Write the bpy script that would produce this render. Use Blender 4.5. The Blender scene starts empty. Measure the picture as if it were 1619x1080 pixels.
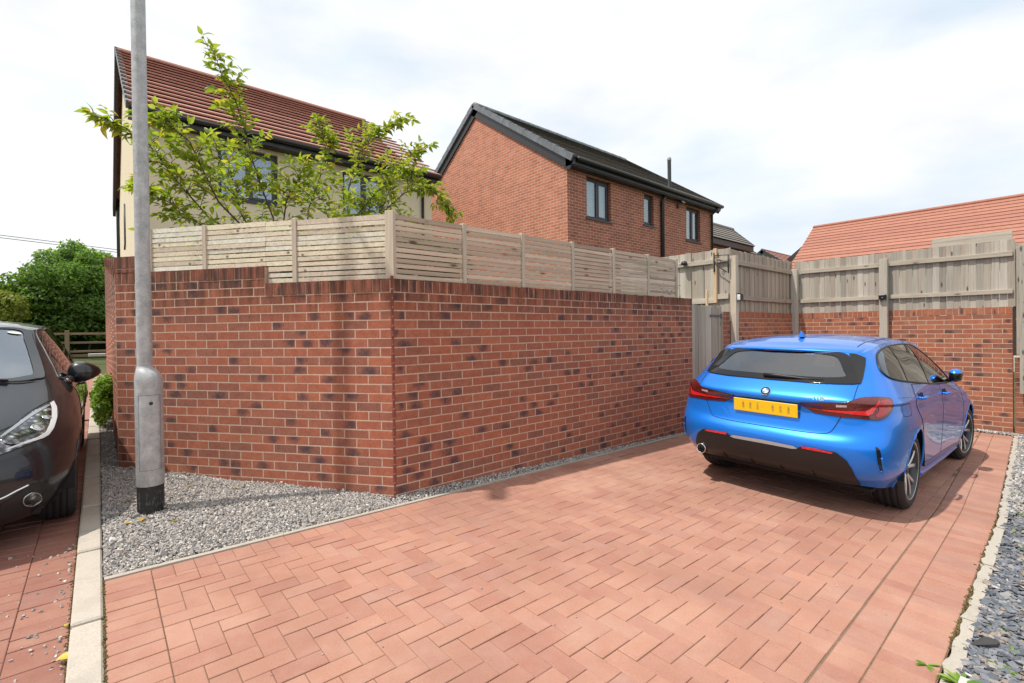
import bpy, bmesh, math, random
import numpy as np
from mathutils import Vector, Matrix, noise
from mathutils.bvhtree import BVHTree

scene = bpy.context.scene
COL = scene.collection
R = math.radians
random.seed(7)
RNG = np.random.default_rng(11)

# ------------------------------------------------------------------ camera
# world: x runs along the long garden wall, y along the left kerb, z up; metres
ZC = 1.385                      # eye height above the paving
CAM_AZ, CAM_PITCH, CAM_ROLL = R(49.26), 0.0081, 0.0128
cam_data = bpy.data.cameras.new("camera")
cam_data.sensor_width = 36.0
cam_data.lens = 759.17 / 1619 * 36.0
cam_data.shift_y = -10.42 / 1619
cam_data.clip_start = 0.05
cam_data.clip_end = 3000
cam = bpy.data.objects.new("camera", cam_data)
COL.objects.link(cam)
fh = Vector((math.cos(CAM_AZ), math.sin(CAM_AZ), 0))
rt = Vector((math.sin(CAM_AZ), -math.cos(CAM_AZ), 0))
up0 = Vector((0, 0, 1))
fw = fh * math.cos(CAM_PITCH) - up0 * math.sin(CAM_PITCH)
up1 = up0 * math.cos(CAM_PITCH) + fh * math.sin(CAM_PITCH)
right = rt * math.cos(CAM_ROLL) - up1 * math.sin(CAM_ROLL)
upv = rt * math.sin(CAM_ROLL) + up1 * math.cos(CAM_ROLL)
M = Matrix.Identity(4)
for i in range(3):
    M[i][0], M[i][1], M[i][2] = right[i], upv[i], -fw[i]
M[2][3] = ZC
cam.matrix_world = M
scene.camera = cam

# ------------------------------------------------------------------ sky and sun
SUN_EL = R(62.5)
SUN_AZ = R(180 - 19)          # direction towards the sun, anticlockwise from +x
sun_dir = Vector((math.cos(SUN_AZ) * math.cos(SUN_EL), math.sin(SUN_AZ) * math.cos(SUN_EL), math.sin(SUN_EL)))
world = bpy.data.worlds.new("World")
scene.world = world
world.use_nodes = True
wn, wl = world.node_tree.nodes, world.node_tree.links
wn.clear()
w_out = wn.new("ShaderNodeOutputWorld")
w_bg = wn.new("ShaderNodeBackground")
w_sky = wn.new("ShaderNodeTexSky")
w_sky.sky_type = 'NISHITA'
w_sky.sun_disc = False
w_sky.sun_elevation = SUN_EL
w_sky.sun_rotation = math.pi / 2 - SUN_AZ
w_sky.dust_density = 2.0
w_tc = wn.new("ShaderNodeTexCoord")
w_map = wn.new("ShaderNodeMapping")
w_map.inputs["Scale"].default_value = (1.0, 1.0, 2.6)
w_map.inputs["Location"].default_value = (5.3, 2.9, 0.8)
w_n = wn.new("ShaderNodeTexNoise")
w_n.inputs["Scale"].default_value = 1.7
w_n.inputs["Detail"].default_value = 9
w_n.inputs["Roughness"].default_value = 0.56
w_n.inputs["Distortion"].default_value = 0.35
w_r = wn.new("ShaderNodeValToRGB")
w_r.color_ramp.elements[0].position = 0.34
w_r.color_ramp.elements[0].color = (0.86, 0.86, 0.86, 1)
w_r.color_ramp.elements[1].position = 0.50
w_r.color_ramp.elements[1].color = (1, 1, 1, 1)
w_n2 = wn.new("ShaderNodeTexNoise")
w_n2.inputs["Scale"].default_value = 1.9
w_n2.inputs["Detail"].default_value = 7
w_r2 = wn.new("ShaderNodeValToRGB")
w_r2.color_ramp.elements[0].position = 0.36
w_r2.color_ramp.elements[0].color = (8.0, 9.05, 10.2, 1)
w_r2.color_ramp.elements[1].position = 0.54
w_r2.color_ramp.elements[1].color = (10.8, 10.8, 10.8, 1)
w_mix = wn.new("ShaderNodeMix")
w_mix.data_type = 'RGBA'
wl.new(w_tc.outputs["Generated"], w_map.inputs["Vector"])
wl.new(w_map.outputs["Vector"], w_n.inputs["Vector"])
wl.new(w_map.outputs["Vector"], w_n2.inputs["Vector"])
wl.new(w_n.outputs["Fac"], w_r.inputs["Fac"])
wl.new(w_n2.outputs["Fac"], w_r2.inputs["Fac"])
wl.new(w_r.outputs["Color"], w_mix.inputs["Factor"])
wl.new(w_sky.outputs["Color"], w_mix.inputs["A"])
wl.new(w_r2.outputs["Color"], w_mix.inputs["B"])
wl.new(w_mix.outputs["Result"], w_bg.inputs["Color"])
w_bg.inputs["Strength"].default_value = 0.1
wl.new(w_bg.outputs["Background"], w_out.inputs["Surface"])

sun_data = bpy.data.lights.new("sun", 'SUN')
sun_data.energy = 4.3
sun_data.angle = R(0.9)
sun_data.color = (1.0, 0.94, 0.85)
sun = bpy.data.objects.new("sun", sun_data)
COL.objects.link(sun)
sun.rotation_euler = (-sun_dir).to_track_quat('-Z', 'Y').to_euler()
sun.location = (0, 0, 30)

scene.view_settings.view_transform = 'Standard'
scene.view_settings.look = 'None'
scene.view_settings.exposure = 0.0
scene.view_settings.gamma = 1.0
scene.view_settings.use_curve_mapping = False

scene.cycles.max_bounces = 7
scene.cycles.diffuse_bounces = 3
scene.cycles.glossy_bounces = 4
scene.cycles.transmission_bounces = 4
scene.cycles.transparent_max_bounces = 10
scene.cycles.caustics_reflective = False
scene.cycles.caustics_refractive = False

# ------------------------------------------------------------------ helpers
def gz(x, y):
    """height of the ground at x, y"""
    return -0.0272 * max(min(x, 16), -6) + 0.0225 * max(min(y, 8), -4) + 0.0135 * max(0, min(y, 60) - 8)


class MB:
    """collects vertices and faces, builds ONE mesh"""
    def __init__(self):
        self.v, self.f, self.m = [], [], []

    def add(self, verts, faces, mi=0):
        b = len(self.v)
        self.v.extend([tuple(p) for p in verts])
        self.f.extend([tuple(i + b for i in q) for q in faces])
        self.m.extend([mi] * len(faces))
        return self

    def box(self, lo, hi, mat=None, mi=0):
        x0, y0, z0 = lo
        x1, y1, z1 = hi
        vs = [Vector(p) for p in ((x0, y0, z0), (x1, y0, z0), (x1, y1, z0), (x0, y1, z0), (x0, y0, z1), (x1, y0, z1), (x1, y1, z1), (x0, y1, z1))]
        if mat is not None:
            vs = [mat @ p for p in vs]
        return self.add(vs, ((0, 3, 2, 1), (4, 5, 6, 7), (0, 1, 5, 4), (1, 2, 6, 5), (2, 3, 7, 6), (3, 0, 4, 7)), mi)

    def cbox(self, lo, hi, c=0.004, mat=None, mi=0):
        """box with chamfered edges"""
        x0, y0, z0 = lo
        x1, y1, z1 = hi
        vs = []
        idx = {}
        for ix, X in ((0, x0), (1, x1)):
            for iy, Y in ((0, y0), (1, y1)):
                for iz, Z in ((0, z0), (1, z1)):
                    sx, sy, sz = (1 - 2 * ix) * c, (1 - 2 * iy) * c, (1 - 2 * iz) * c
                    idx[ix, iy, iz] = len(vs)
                    vs += [Vector((X, Y + sy, Z + sz)), Vector((X + sx, Y, Z + sz)), Vector((X + sx, Y + sy, Z))]
        fs = []
        def face(a):
            fs.append(tuple(a))
        g = lambda a, k: idx[a] + k
        face([g((0, 0, 0), 0), g((0, 0, 1), 0), g((0, 1, 1), 0), g((0, 1, 0), 0)])
        face([g((1, 0, 0), 0), g((1, 1, 0), 0), g((1, 1, 1), 0), g((1, 0, 1), 0)])
        face([g((0, 0, 0), 1), g((1, 0, 0), 1), g((1, 0, 1), 1), g((0, 0, 1), 1)])
        face([g((0, 1, 0), 1), g((0, 1, 1), 1), g((1, 1, 1), 1), g((1, 1, 0), 1)])
        face([g((0, 0, 0), 2), g((0, 1, 0), 2), g((1, 1, 0), 2), g((1, 0, 0), 2)])
        face([g((0, 0, 1), 2), g((1, 0, 1), 2), g((1, 1, 1), 2), g((0, 1, 1), 2)])
        for iz in (0, 1):
            for (a, b, k1, k2) in (((0, 0, iz), (1, 0, iz), 1, 2), ((0, 1, iz), (1, 1, iz), 1, 2), ((0, 0, iz), (0, 1, iz), 0, 2), ((1, 0, iz), (1, 1, iz), 0, 2)):
                face([g(a, k1), g(b, k1), g(b, k2), g(a, k2)])
        for ix in (0, 1):
            for iy in (0, 1):
                a, b = (ix, iy, 0), (ix, iy, 1)
                face([g(a, 0), g(b, 0), g(b, 1), g(a, 1)])
                for iz in (0, 1):
                    face([g((ix, iy, iz), 0), g((ix, iy, iz), 1), g((ix, iy, iz), 2)])
        if mat is not None:
            vs = [mat @ p for p in vs]
        return self.add(vs, fs, mi)

    def tube(self, pts, rad, n=8, caps=True, mi=0):
        pts = [Vector(p) for p in pts]
        if not hasattr(rad, '__len__'):
            rad = [rad] * len(pts)
        b = []
        prev = None
        for i, p in enumerate(pts):
            t = (pts[min(i + 1, len(pts) - 1)] - pts[max(i - 1, 0)])
            t.normalize()
            if prev is None:
                a = Vector((0, 0, 1)) if abs(t.z) < 0.9 else Vector((1, 0, 0))
                e1 = t.cross(a).normalized()
            else:
                e1 = (prev - t * prev.dot(t)).normalized()
            prev = e1
            e2 = t.cross(e1)
            for k in range(n):
                w = 2 * math.pi * k / n
                b.append(p + (e1 * math.cos(w) + e2 * math.sin(w)) * rad[i])
        fs = []
        for i in range(len(pts) - 1):
            for k in range(n):
                fs.append((i * n + k, i * n + (k + 1) % n, (i + 1) * n + (k + 1) % n, (i + 1) * n + k))
        if caps:
            fs.append(tuple(range(n - 1, -1, -1)))
            fs.append(tuple((len(pts) - 1) * n + k for k in range(n)))
        return self.add(b, fs, mi)

    def lathe(self, prof, n=32, origin=(0, 0, 0), axis='z', mi=0, mat=None):
        """prof: (radius, height) pairs"""
        vs = []
        for r, h in prof:
            for k in range(n):
                w = 2 * math.pi * k / n
                c, s = r * math.cos(w), r * math.sin(w)
                p = (c, s, h) if axis == 'z' else ((c, h, s) if axis == 'y' else (h, c, s))
                p = Vector(p) + Vector(origin)
                vs.append(mat @ p if mat is not None else p)
        fs = []
        for i in range(len(prof) - 1):
            for k in range(n):
                q = (i * n + k, i * n + (k + 1) % n, (i + 1) * n + (k + 1) % n, (i + 1) * n + k)
                fs.append(q if axis != 'y' else q[::-1])
        return self.add(vs, fs, mi)

    def prism(self, poly, z0, z1, mi=0):
        n = len(poly)
        vs = [(x, y, z0) for x, y in poly] + [(x, y, z1) for x, y in poly]
        fs = [tuple(range(n - 1, -1, -1)), tuple(range(n, 2 * n))] + [(i, (i + 1) % n, n + (i + 1) % n, n + i) for i in range(n)]
        return self.add(vs, fs, mi)

    def mesh(self, name, mats=None, smooth=False):
        me = bpy.data.meshes.new(name)
        me.from_pydata(self.v, [], self.f)
        for m in (mats if isinstance(mats, (list, tuple)) else [mats]):
            if m is not None:
                me.materials.append(m)
        if any(self.m):
            me.polygons.foreach_set("material_index", self.m)
        if smooth:
            me.polygons.foreach_set("use_smooth", [True] * len(me.polygons))
        me.update()
        return me

    def build(self, name, mats=None, parent=None, smooth=False, fix=True):
        me = self.mesh(name, mats, smooth)
        if fix:
            bm = bmesh.new()
            bm.from_mesh(me)
            bmesh.ops.recalc_face_normals(bm, faces=bm.faces)
            bm.to_mesh(me)
            bm.free()
        return link(name, me, parent)


def world_of(o):
    m = o.matrix_basis.copy()
    if o.parent is not None:
        m = world_of(o.parent) @ o.matrix_parent_inverse @ m
    return m


def link(name, me, parent=None, mat=None):
    """links a mesh (or None for an Empty); geometry in world coordinates unless mat is given"""
    o = bpy.data.objects.new(name, me)
    COL.objects.link(o)
    if parent is not None:
        o.parent = parent
        chain, local = parent, False
        while chain is not None:
            local = local or bool(chain.get("_local"))
            chain = chain.parent
        if not local:
            o.matrix_parent_inverse = world_of(parent).inverted()
    if mat is not None:
        o.matrix_basis = mat
    return o


def tag(o, label, cat, group=None):
    o["label"] = label
    o["category"] = cat
    if group:
        o["group"] = group
    return o


def thing(name, label, cat, loc=(0, 0, 0), group=None):
    o = bpy.data.objects.new(name, None)
    o.empty_display_size = 0.1
    COL.objects.link(o)
    o.location = loc
    return tag(o, label, cat, group)


def structure(o):
    o["kind"] = "structure"
    return o


def stuff(o):
    o["kind"] = "stuff"
    return o


def mesh_np(name, V, F, mat, smooth=False):
    """fast mesh from numpy arrays; F is (n, k)"""
    me = bpy.data.meshes.new(name)
    n, k = F.shape
    me.vertices.add(len(V))
    me.vertices.foreach_set("co", np.asarray(V, np.float32).ravel())
    me.loops.add(n * k)
    me.loops.foreach_set("vertex_index", F.astype(np.int32).ravel())
    me.polygons.add(n)
    me.polygons.foreach_set("loop_start", np.arange(0, n * k, k, dtype=np.int32))
    me.polygons.foreach_set("use_smooth", np.full(n, bool(smooth)))
    me.update(calc_edges=True)
    me.validate()
    if mat:
        me.materials.append(mat)
    return me

# ------------------------------------------------------------------ materials
class NT:
    def __init__(self, name):
        self.mat = bpy.data.materials.new(name)
        self.mat.use_nodes = True
        self.n, self.l = self.mat.node_tree.nodes, self.mat.node_tree.links
        self.b = self.n["Principled BSDF"]
        self.out = self.n["Material Output"]

    def node(self, t, **kw):
        x = self.n.new("ShaderNode" + t)
        for k, v in kw.items():
            if k in x.inputs:
                x.inputs[k].default_value = v
            else:
                setattr(x, k, v)
        return x

    def link(self, a, b):
        self.l.new(a, b)

    def coord(self, kind="Object", scale=(1, 1, 1), rot=(0, 0, 0)):
        tc = self.node("TexCoord")
        mp = self.node("Mapping")
        mp.inputs["Scale"].default_value = scale
        mp.inputs["Rotation"].default_value = rot
        self.link(tc.outputs[kind], mp.inputs["Vector"])
        return mp.outputs["Vector"]

    def worldpos(self, scale=(1, 1, 1)):
        g = self.node("NewGeometry")
        mp = self.node("Mapping")
        mp.inputs["Scale"].default_value = scale
        self.link(g.outputs["Position"], mp.inputs["Vector"])
        return mp.outputs["Vector"]

    def noise(self, vec, scale, detail=4, rough=0.55, dist=0.0):
        x = self.node("TexNoise")
        x.inputs["Scale"].default_value = scale
        x.inputs["Detail"].default_value = detail
        x.inputs["Roughness"].default_value = rough
        x.inputs["Distortion"].default_value = dist
        if vec is not None:
            self.link(vec, x.inputs["Vector"])
        return x.outputs["Fac"]

    def ramp(self, fac, stops, interp='LINEAR'):
        x = self.node("ValToRGB")
        cr = x.color_ramp
        cr.interpolation = interp
        while len(cr.elements) < len(stops):
            cr.elements.new(0.5)
        for e, (p, c) in zip(cr.elements, stops):
            e.position = p
            e.color = (c[0], c[1], c[2], 1) if hasattr(c, '__len__') else (c, c, c, 1)
        self.link(fac, x.inputs["Fac"])
        return x.outputs["Color"]

    def mix(self, fac, a, b, mode='MIX'):
        x = self.node("Mix")
        x.data_type = 'RGBA'
        x.blend_type = mode
        for s, v in (("Factor", fac), ("A", a), ("B", b)):
            if hasattr(v, 'links') or hasattr(v, 'is_linked'):
                self.link(v, x.inputs[s])
            else:
                x.inputs[s].default_value = v if s == "Factor" else (v[0], v[1], v[2], 1)
        return x.outputs["Result"]

    def math(self, op, a, b=None, c=None, clamp=False):
        x = self.node("Math")
        x.operation = op
        x.use_clamp = clamp
        for i, v in enumerate((a, b, c)):
            if v is None:
                continue
            if hasattr(v, 'is_linked'):
                self.link(v, x.inputs[i])
            else:
                x.inputs[i].default_value = v
        return x.outputs[0]

    def rand(self):
        """a random number for each piece, whether it is an object or an island"""
        oi = self.node("ObjectInfo")
        g = self.node("NewGeometry")
        s = self.math('ADD', oi.outputs["Random"], g.outputs["Random Per Island"])
        return self.math('FRACT', s)

    def rand2(self, r, k):
        return self.math('FRACT', self.math('MULTIPLY', r, k))

    def bump(self, h, strength=0.3, dist=0.01, normal=None):
        x = self.node("Bump")
        x.inputs["Strength"].default_value = strength
        x.inputs["Distance"].default_value = dist
        self.link(h, x.inputs["Height"])
        if normal is not None:
            self.link(normal, x.inputs["Normal"])
        return x.outputs["Normal"]

    def set(self, color=None, rough=None, metal=None, normal=None, spec=None, **kw):
        def put(s, v):
            if v is None:
                return
            if hasattr(v, 'is_linked'):
                self.link(v, self.b.inputs[s])
            elif hasattr(v, '__len__') and len(v) == 3:
                self.b.inputs[s].default_value = (v[0], v[1], v[2], 1)
            else:
                self.b.inputs[s].default_value = v
        put("Base Color", color)
        put("Roughness", rough)
        put("Metallic", metal)
        put("Specular IOR Level", spec)
        if normal is not None:
            self.link(normal, self.b.inputs["Normal"])
        for k, v in kw.items():
            put(k.replace('_', ' '), v)
        return self.mat


def plain(name, color, rough=0.6, metal=0.0, var=0.12, nscale=25, bump=0.0, spec=0.5, **kw):
    t = NT(name)
    v = t.coord("Object")
    f = t.noise(v, nscale, 5, 0.6)
    c0 = tuple(x * (1 - var) for x in color)
    c1 = tuple(min(1, x * (1 + var)) for x in color)
    col = t.ramp(f, ((0.3, c0), (0.7, c1)))
    nrm = t.bump(f, bump, 0.004) if bump else None
    return t.set(col, rough, metal, nrm, spec, **kw)


def mat_brick(name, stops, dirty=False, dark_chance=0.24):
    """one clay brick: own tint, rough drag marks, a dark fire smudge on some"""
    t = NT(name)
    r = t.rand()
    base = t.ramp(r, stops)
    uv = t.coord("UV")
    wp = t.worldpos()
    n = t.noise(wp, 60, 5, 0.65)
    n2 = t.noise(wp, 14, 4, 0.6)
    col = t.mix(0.5, base, t.ramp(n, ((0.25, (0.55, 0.52, 0.52)), (0.75, (1.4, 1.36, 1.32)))), 'MULTIPLY')
    col = t.mix(0.5, col, t.ramp(n2, ((0.3, (0.72, 0.68, 0.68)), (0.7, (1.22, 1.2, 1.2)))), 'MULTIPLY')
    # fire smudge
    sep = t.node("SeparateXYZ")
    t.link(uv, sep.inputs[0])
    cx = t.math('MULTIPLY_ADD', t.rand2(r, 37.7), 0.7, 0.15)
    cy = t.math('MULTIPLY_ADD', t.rand2(r, 91.3), 1.0, 0.0)
    dx = t.math('MULTIPLY', t.math('SUBTRACT', sep.outputs[0], cx), 2.3)
    dy = t.math('MULTIPLY', t.math('SUBTRACT', sep.outputs[1], cy), 0.85)
    d = t.math('ADD', t.math('MULTIPLY', dx, dx), t.math('MULTIPLY', dy, dy))
    d = t.math('ADD', d, t.math('MULTIPLY_ADD', t.noise(wp, 26, 3, 0.6), 1.1, -0.55))
    on = t.math('LESS_THAN', t.rand2(r, 173.1), dark_chance)
    sm = t.math('MULTIPLY', t.ramp(d, ((0.0, 0.78), (0.30, 0.38), (0.62, 0.0)), 'LINEAR'), on)
    col = t.mix(sm, col, (0.045, 0.042, 0.055))
    if dirty:
        g = t.node("NewGeometry")
        s2 = t.node("SeparateXYZ")
        t.link(g.outputs["Position"], s2.inputs[0])
        band = t.node("MapRange")
        t.link(s2.outputs[2], band.inputs["Value"])
        band.inputs["From Min"].default_value = 1.42
        band.inputs["From Max"].default_value = 1.80
        st = t.noise(t.worldpos((16, 16, 1.6)), 1.0, 5, 0.65)
        st = t.ramp(st, ((0.36, 0), (0.60, 1)))
        fac = t.math('MULTIPLY', t.math('MULTIPLY', st, band.outputs[0]), 0.85)
        col = t.mix(fac, col, (0.045, 0.03, 0.022))
        # lime bloom
        ef = t.noise(wp, 7.0, 6, 0.7)
        ef = t.ramp(ef, ((0.70, 0), (0.78, 0.55)))
        col = t.mix(t.math('MULTIPLY', ef, band.outputs[0]), col, (0.62, 0.58, 0.54))
    h = t.math('ADD', n, t.math('MULTIPLY', n2, 0.6))
    return t.set(col, 0.9, 0, t.bump(h, 0.22, 0.003), 0.25)


BRICK_STOPS = ((0.0, (0.385, 0.135, 0.080)), (0.22, (0.335, 0.118, 0.076)), (0.42, (0.415, 0.152, 0.090)), (0.6, (0.285, 0.112, 0.078)), (0.72, (0.36, 0.138, 0.088)), (0.88, (0.245, 0.108, 0.08)), (1.0, (0.40, 0.138, 0.08)))
M_brick = mat_brick("red_brick", BRICK_STOPS, dirty=True)
M_brick2 = mat_brick("orange_red_brick", tuple((p, (c[0] * 1.05, c[1] * 1.12, c[2] * 1.05)) for p, c in BRICK_STOPS), dark_chance=0.2)


def mat_mortar(name, c):
    t = NT(name)
    n = t.noise(t.worldpos(), 90, 6, 0.7)
    n2 = t.noise(t.worldpos(), 2.5, 4, 0.6)
    col = t.ramp(n, ((0.25, tuple(x * 0.62 for x in c)), (0.7, tuple(min(1, x * 1.12) for x in c))))
    col = t.mix(t.ramp(n2, ((0.45, 0), (0.8, 0.3))), col, (0.34, 0.25, 0.20))
    return t.set(col, 0.95, 0, t.bump(n, 0.5, 0.004), 0.2)


M_mortar = mat_mortar("mortar", (0.60, 0.435, 0.335))


def mat_paver(name, stops, dust=0.25):
    t = NT(name)
    r = t.rand()
    base = t.ramp(r, stops)
    wp = t.worldpos()
    n = t.noise(wp, 140, 6, 0.75)
    n2 = t.noise(wp, 7, 5, 0.6)
    n3 = t.noise(wp, 1.1, 4, 0.6)
    col = t.mix(0.6, base, t.ramp(n, ((0.2, (0.55, 0.5, 0.5)), (0.5, (1, 1, 1)), (0.8, (1.3, 1.3, 1.3)))), 'MULTIPLY')
    col = t.mix(t.ramp(n2, ((0.4, 0), (0.8, dust))), col, (0.50, 0.36, 0.29))
    col = t.mix(t.ramp(n3, ((0.30, 0.42), (0.58, 0.0))), col, (0.22, 0.115, 0.085))
    col = t.mix(t.ramp(t.noise(wp, 0.55, 5, 0.7), ((0.52, 0), (0.72, 0.30))), col, (0.52, 0.37, 0.28))
    col = t.mix(t.ramp(t.noise(wp, 330, 2, 0.5), ((0.66, 0), (0.72, 0.5))), col, (0.09, 0.05, 0.045))
    col = t.mix(t.ramp(t.noise(wp, 19, 6, 0.7), ((0.72, 0), (0.80, 0.5))), col, (0.55, 0.44, 0.38))
    return t.set(col, 0.86, 0, t.bump(n, 0.5, 0.003), 0.3)


PAVER_STOPS = ((0.0, (0.392, 0.192, 0.137)), (0.25, (0.43, 0.22, 0.156)), (0.5, (0.365, 0.17, 0.126)), (0.75, (0.44, 0.227, 0.162)), (0.9, (0.375, 0.195, 0.152)), (1.0, (0.405, 0.197, 0.139)))
M_paver = mat_paver("salmon_paver", PAVER_STOPS)
M_paver2 = mat_paver("dusty_red_paver", tuple((p, (c[0] * 0.76, c[1] * 0.68, c[2] * 0.70)) for p, c in PAVER_STOPS), 0.2)


def mat_sand():
    t = NT("joint_sand")
    n = t.noise(t.worldpos(), 160, 5, 0.7)
    n2 = t.noise(t.worldpos(), 3, 4, 0.6)
    col = t.ramp(n, ((0.3, (0.13, 0.08, 0.055)), (0.7, (0.30, 0.20, 0.14))))
    col = t.mix(t.ramp(n2, ((0.5, 0), (0.7, 0.4))), col, (0.07, 0.08, 0.025))
    return t.set(col, 0.95, 0, t.bump(n, 0.6, 0.004), 0.2)


M_sand = mat_sand()


def mat_concrete(name, c, dark=0.5):
    t = NT(name)
    wp = t.worldpos()
    n = t.noise(wp, 110, 6, 0.7)
    n2 = t.noise(wp, 5, 5, 0.65)
    col = t.ramp(n, ((0.2, tuple(x * 0.72 for x in c)), (0.75, tuple(min(1, x * 1.12) for x in c))))
    col = t.mix(t.ramp(n2, ((0.48, 0), (0.78, dark))), col, tuple(x * 0.42 for x in c))
    return t.set(col, 0.9, 0, t.bump(n, 0.4, 0.003), 0.25)


M_kerb = mat_concrete("kerb_concrete", (0.50, 0.45, 0.385))
M_pin = mat_concrete("edging_concrete", (0.46, 0.415, 0.355), 0.35)


def mat_stone(name, stops):
    t = NT(name)
    r = t.rand()
    col = t.ramp(r, stops)
    n = t.noise(t.worldpos(), 220, 4, 0.6)
    col = t.mix(0.5, col, t.ramp(n, ((0.25, (0.6, 0.6, 0.6)), (0.75, (1.3, 1.3, 1.3)))), 'MULTIPLY')
    return t.set(col, 0.85, 0, t.bump(n, 0.3, 0.002), 0.35)


M_gravel = mat_stone("grey_gravel", ((0, (0.396, 0.376, 0.356)), (0.3, (0.264, 0.251, 0.244)), (0.55, (0.554, 0.515, 0.482)), (0.75, (0.343, 0.330, 0.317)), (0.9, (0.475, 0.396, 0.330)), (1, (0.750, 0.750, 0.726))))
M_slate = mat_stone("blue_slate", ((0, (0.095, 0.105, 0.125)), (0.4, (0.15, 0.165, 0.19)), (0.7, (0.20, 0.21, 0.23)), (0.85, (0.30, 0.29, 0.28)), (0.93, (0.25, 0.17, 0.11)), (1, (0.52, 0.5, 0.48))))


def mat_soil(name, a, b):
    t = NT(name)
    n = t.noise(t.worldpos(), 60, 7, 0.75)
    return t.set(t.ramp(n, ((0.3, a), (0.7, b))), 0.95, 0, t.bump(n, 0.8, 0.012), 0.2)


M_soil = mat_soil("grit_bed", (0.10, 0.095, 0.09), (0.25, 0.235, 0.22))
M_earth = mat_soil("dark_earth", (0.05, 0.04, 0.03), (0.13, 0.10, 0.075))


def mat_wood(name, stops, axis=2, knots=True, grain=1.0, green=0.0):
    """weathered softwood; grain runs along the given object axis"""
    t = NT(name)
    r = t.rand()
    g = t.node("NewGeometry")
    mp = t.node("Mapping")
    sc = [38.0 * grain] * 3
    sc[axis] = 1.6 * grain
    mp.inputs["Scale"].default_value = sc
    t.link(g.outputs["Position"], mp.inputs["Vector"])
    off = t.node("VectorMath")
    off.operation = 'ADD'
    cmb = t.node("CombineXYZ")
    for i in range(3):
        t.link(t.math('MULTIPLY', r, 53.0 + 17 * i), cmb.inputs[i])
    t.link(mp.outputs["Vector"], off.inputs[0])
    t.link(cmb.outputs[0], off.inputs[1])
    v = off.outputs[0]
    n = t.noise(v, 1.0, 6, 0.65, 0.4)
    n2 = t.noise(v, 0.22, 3, 0.6, 0.3)
    base = t.ramp(r, stops)
    col = t.mix(0.65, base, t.ramp(n, ((0.25, (0.55, 0.53, 0.51)), (0.5, (1, 1, 1)), (0.8, (1.35, 1.34, 1.32)))), 'MULTIPLY')
    col = t.mix(t.ramp(n2, ((0.58, 0), (0.85, 0.35))), col, (0.16, 0.125, 0.10))
    if knots:
        mp2 = t.node("Mapping")
        s2 = [9.0] * 3
        s2[axis] = 2.6
        mp2.inputs["Scale"].default_value = s2
        t.link(g.outputs["Position"], mp2.inputs["Vector"])
        vo = t.node("TexVoronoi")
        vo.inputs["Scale"].default_value = 1.0
        t.link(mp2.outputs["Vector"], vo.inputs["Vector"])
        k = t.ramp(vo.outputs["Distance"], ((0.06, 0.8), (0.15, 0.0)))
        col = t.mix(k, col, (0.035, 0.022, 0.015))
    if green:
        wn_ = t.noise(t.worldpos(), 3.0, 5, 0.65)
        col = t.mix(t.ramp(wn_, ((0.5, 0), (0.75, green))), col, (0.13, 0.135, 0.05))
    return t.set(col, 0.85, 0, t.bump(n, 0.35, 0.003), 0.25)


def mat_gloss(name, color, rough=0.3, metal=0.0, spec=0.5, **kw):
    t = NT(name)
    n = t.noise(t.coord("Object"), 9, 4, 0.6)
    rr = t.ramp(n, ((0.3, max(0.0, rough - 0.04)), (0.7, rough + 0.06)))
    return t.set(color, rr, metal, None, spec, **kw)


def mat_pane(name, tint=(0.75, 0.82, 0.84), refl=0.06, rough=0.012):
    """a thin sheet of glass: sees through, mirrors more at a slant"""
    t = NT(name)
    lw = t.node("LayerWeight")
    lw.inputs["Blend"].default_value = 0.5
    p5 = t.math('POWER', lw.outputs["Facing"], 4.0)
    f = t.math('ADD', t.math('MULTIPLY', p5, 0.9), 0.04 + refl, clamp=True)
    tr = t.node("BsdfTransparent")
    tr.inputs["Color"].default_value = (*tint, 1)
    gl = t.node("BsdfGlossy")
    gl.inputs["Roughness"].default_value = rough
    gl.inputs["Color"].default_value = (0.95, 0.97, 1.0, 1)
    mx = t.node("MixShader")
    t.link(f, mx.inputs[0])
    t.link(tr.outputs[0], mx.inputs[1])
    t.link(gl.outputs[0], mx.inputs[2])
    t.link(mx.outputs[0], t.out.inputs["Surface"])
    return t.mat


def mat_leaf(name, stops, rough=0.42, trans=0.35):
    t = NT(name)
    r = t.rand()
    col = t.ramp(r, stops)
    n = t.noise(t.worldpos(), 30, 3, 0.6)
    col = t.mix(0.4, col, t.ramp(n, ((0.3, (0.7, 0.7, 0.7)), (0.7, (1.25, 1.25, 1.2)))), 'MULTIPLY')
    t.set(col, rough, 0, None, 0.4)
    tb = t.node("BsdfTranslucent")
    t.link(t.mix(1.0, col, (1.5, 1.6, 0.7), 'MULTIPLY'), tb.inputs["Color"])
    mx = t.node("MixShader")
    mx.inputs[0].default_value = trans
    t.link(t.b.outputs[0], mx.inputs[1])
    t.link(tb.outputs[0], mx.inputs[2])
    t.link(mx.outputs[0], t.out.inputs["Surface"])
    return t.mat


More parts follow.
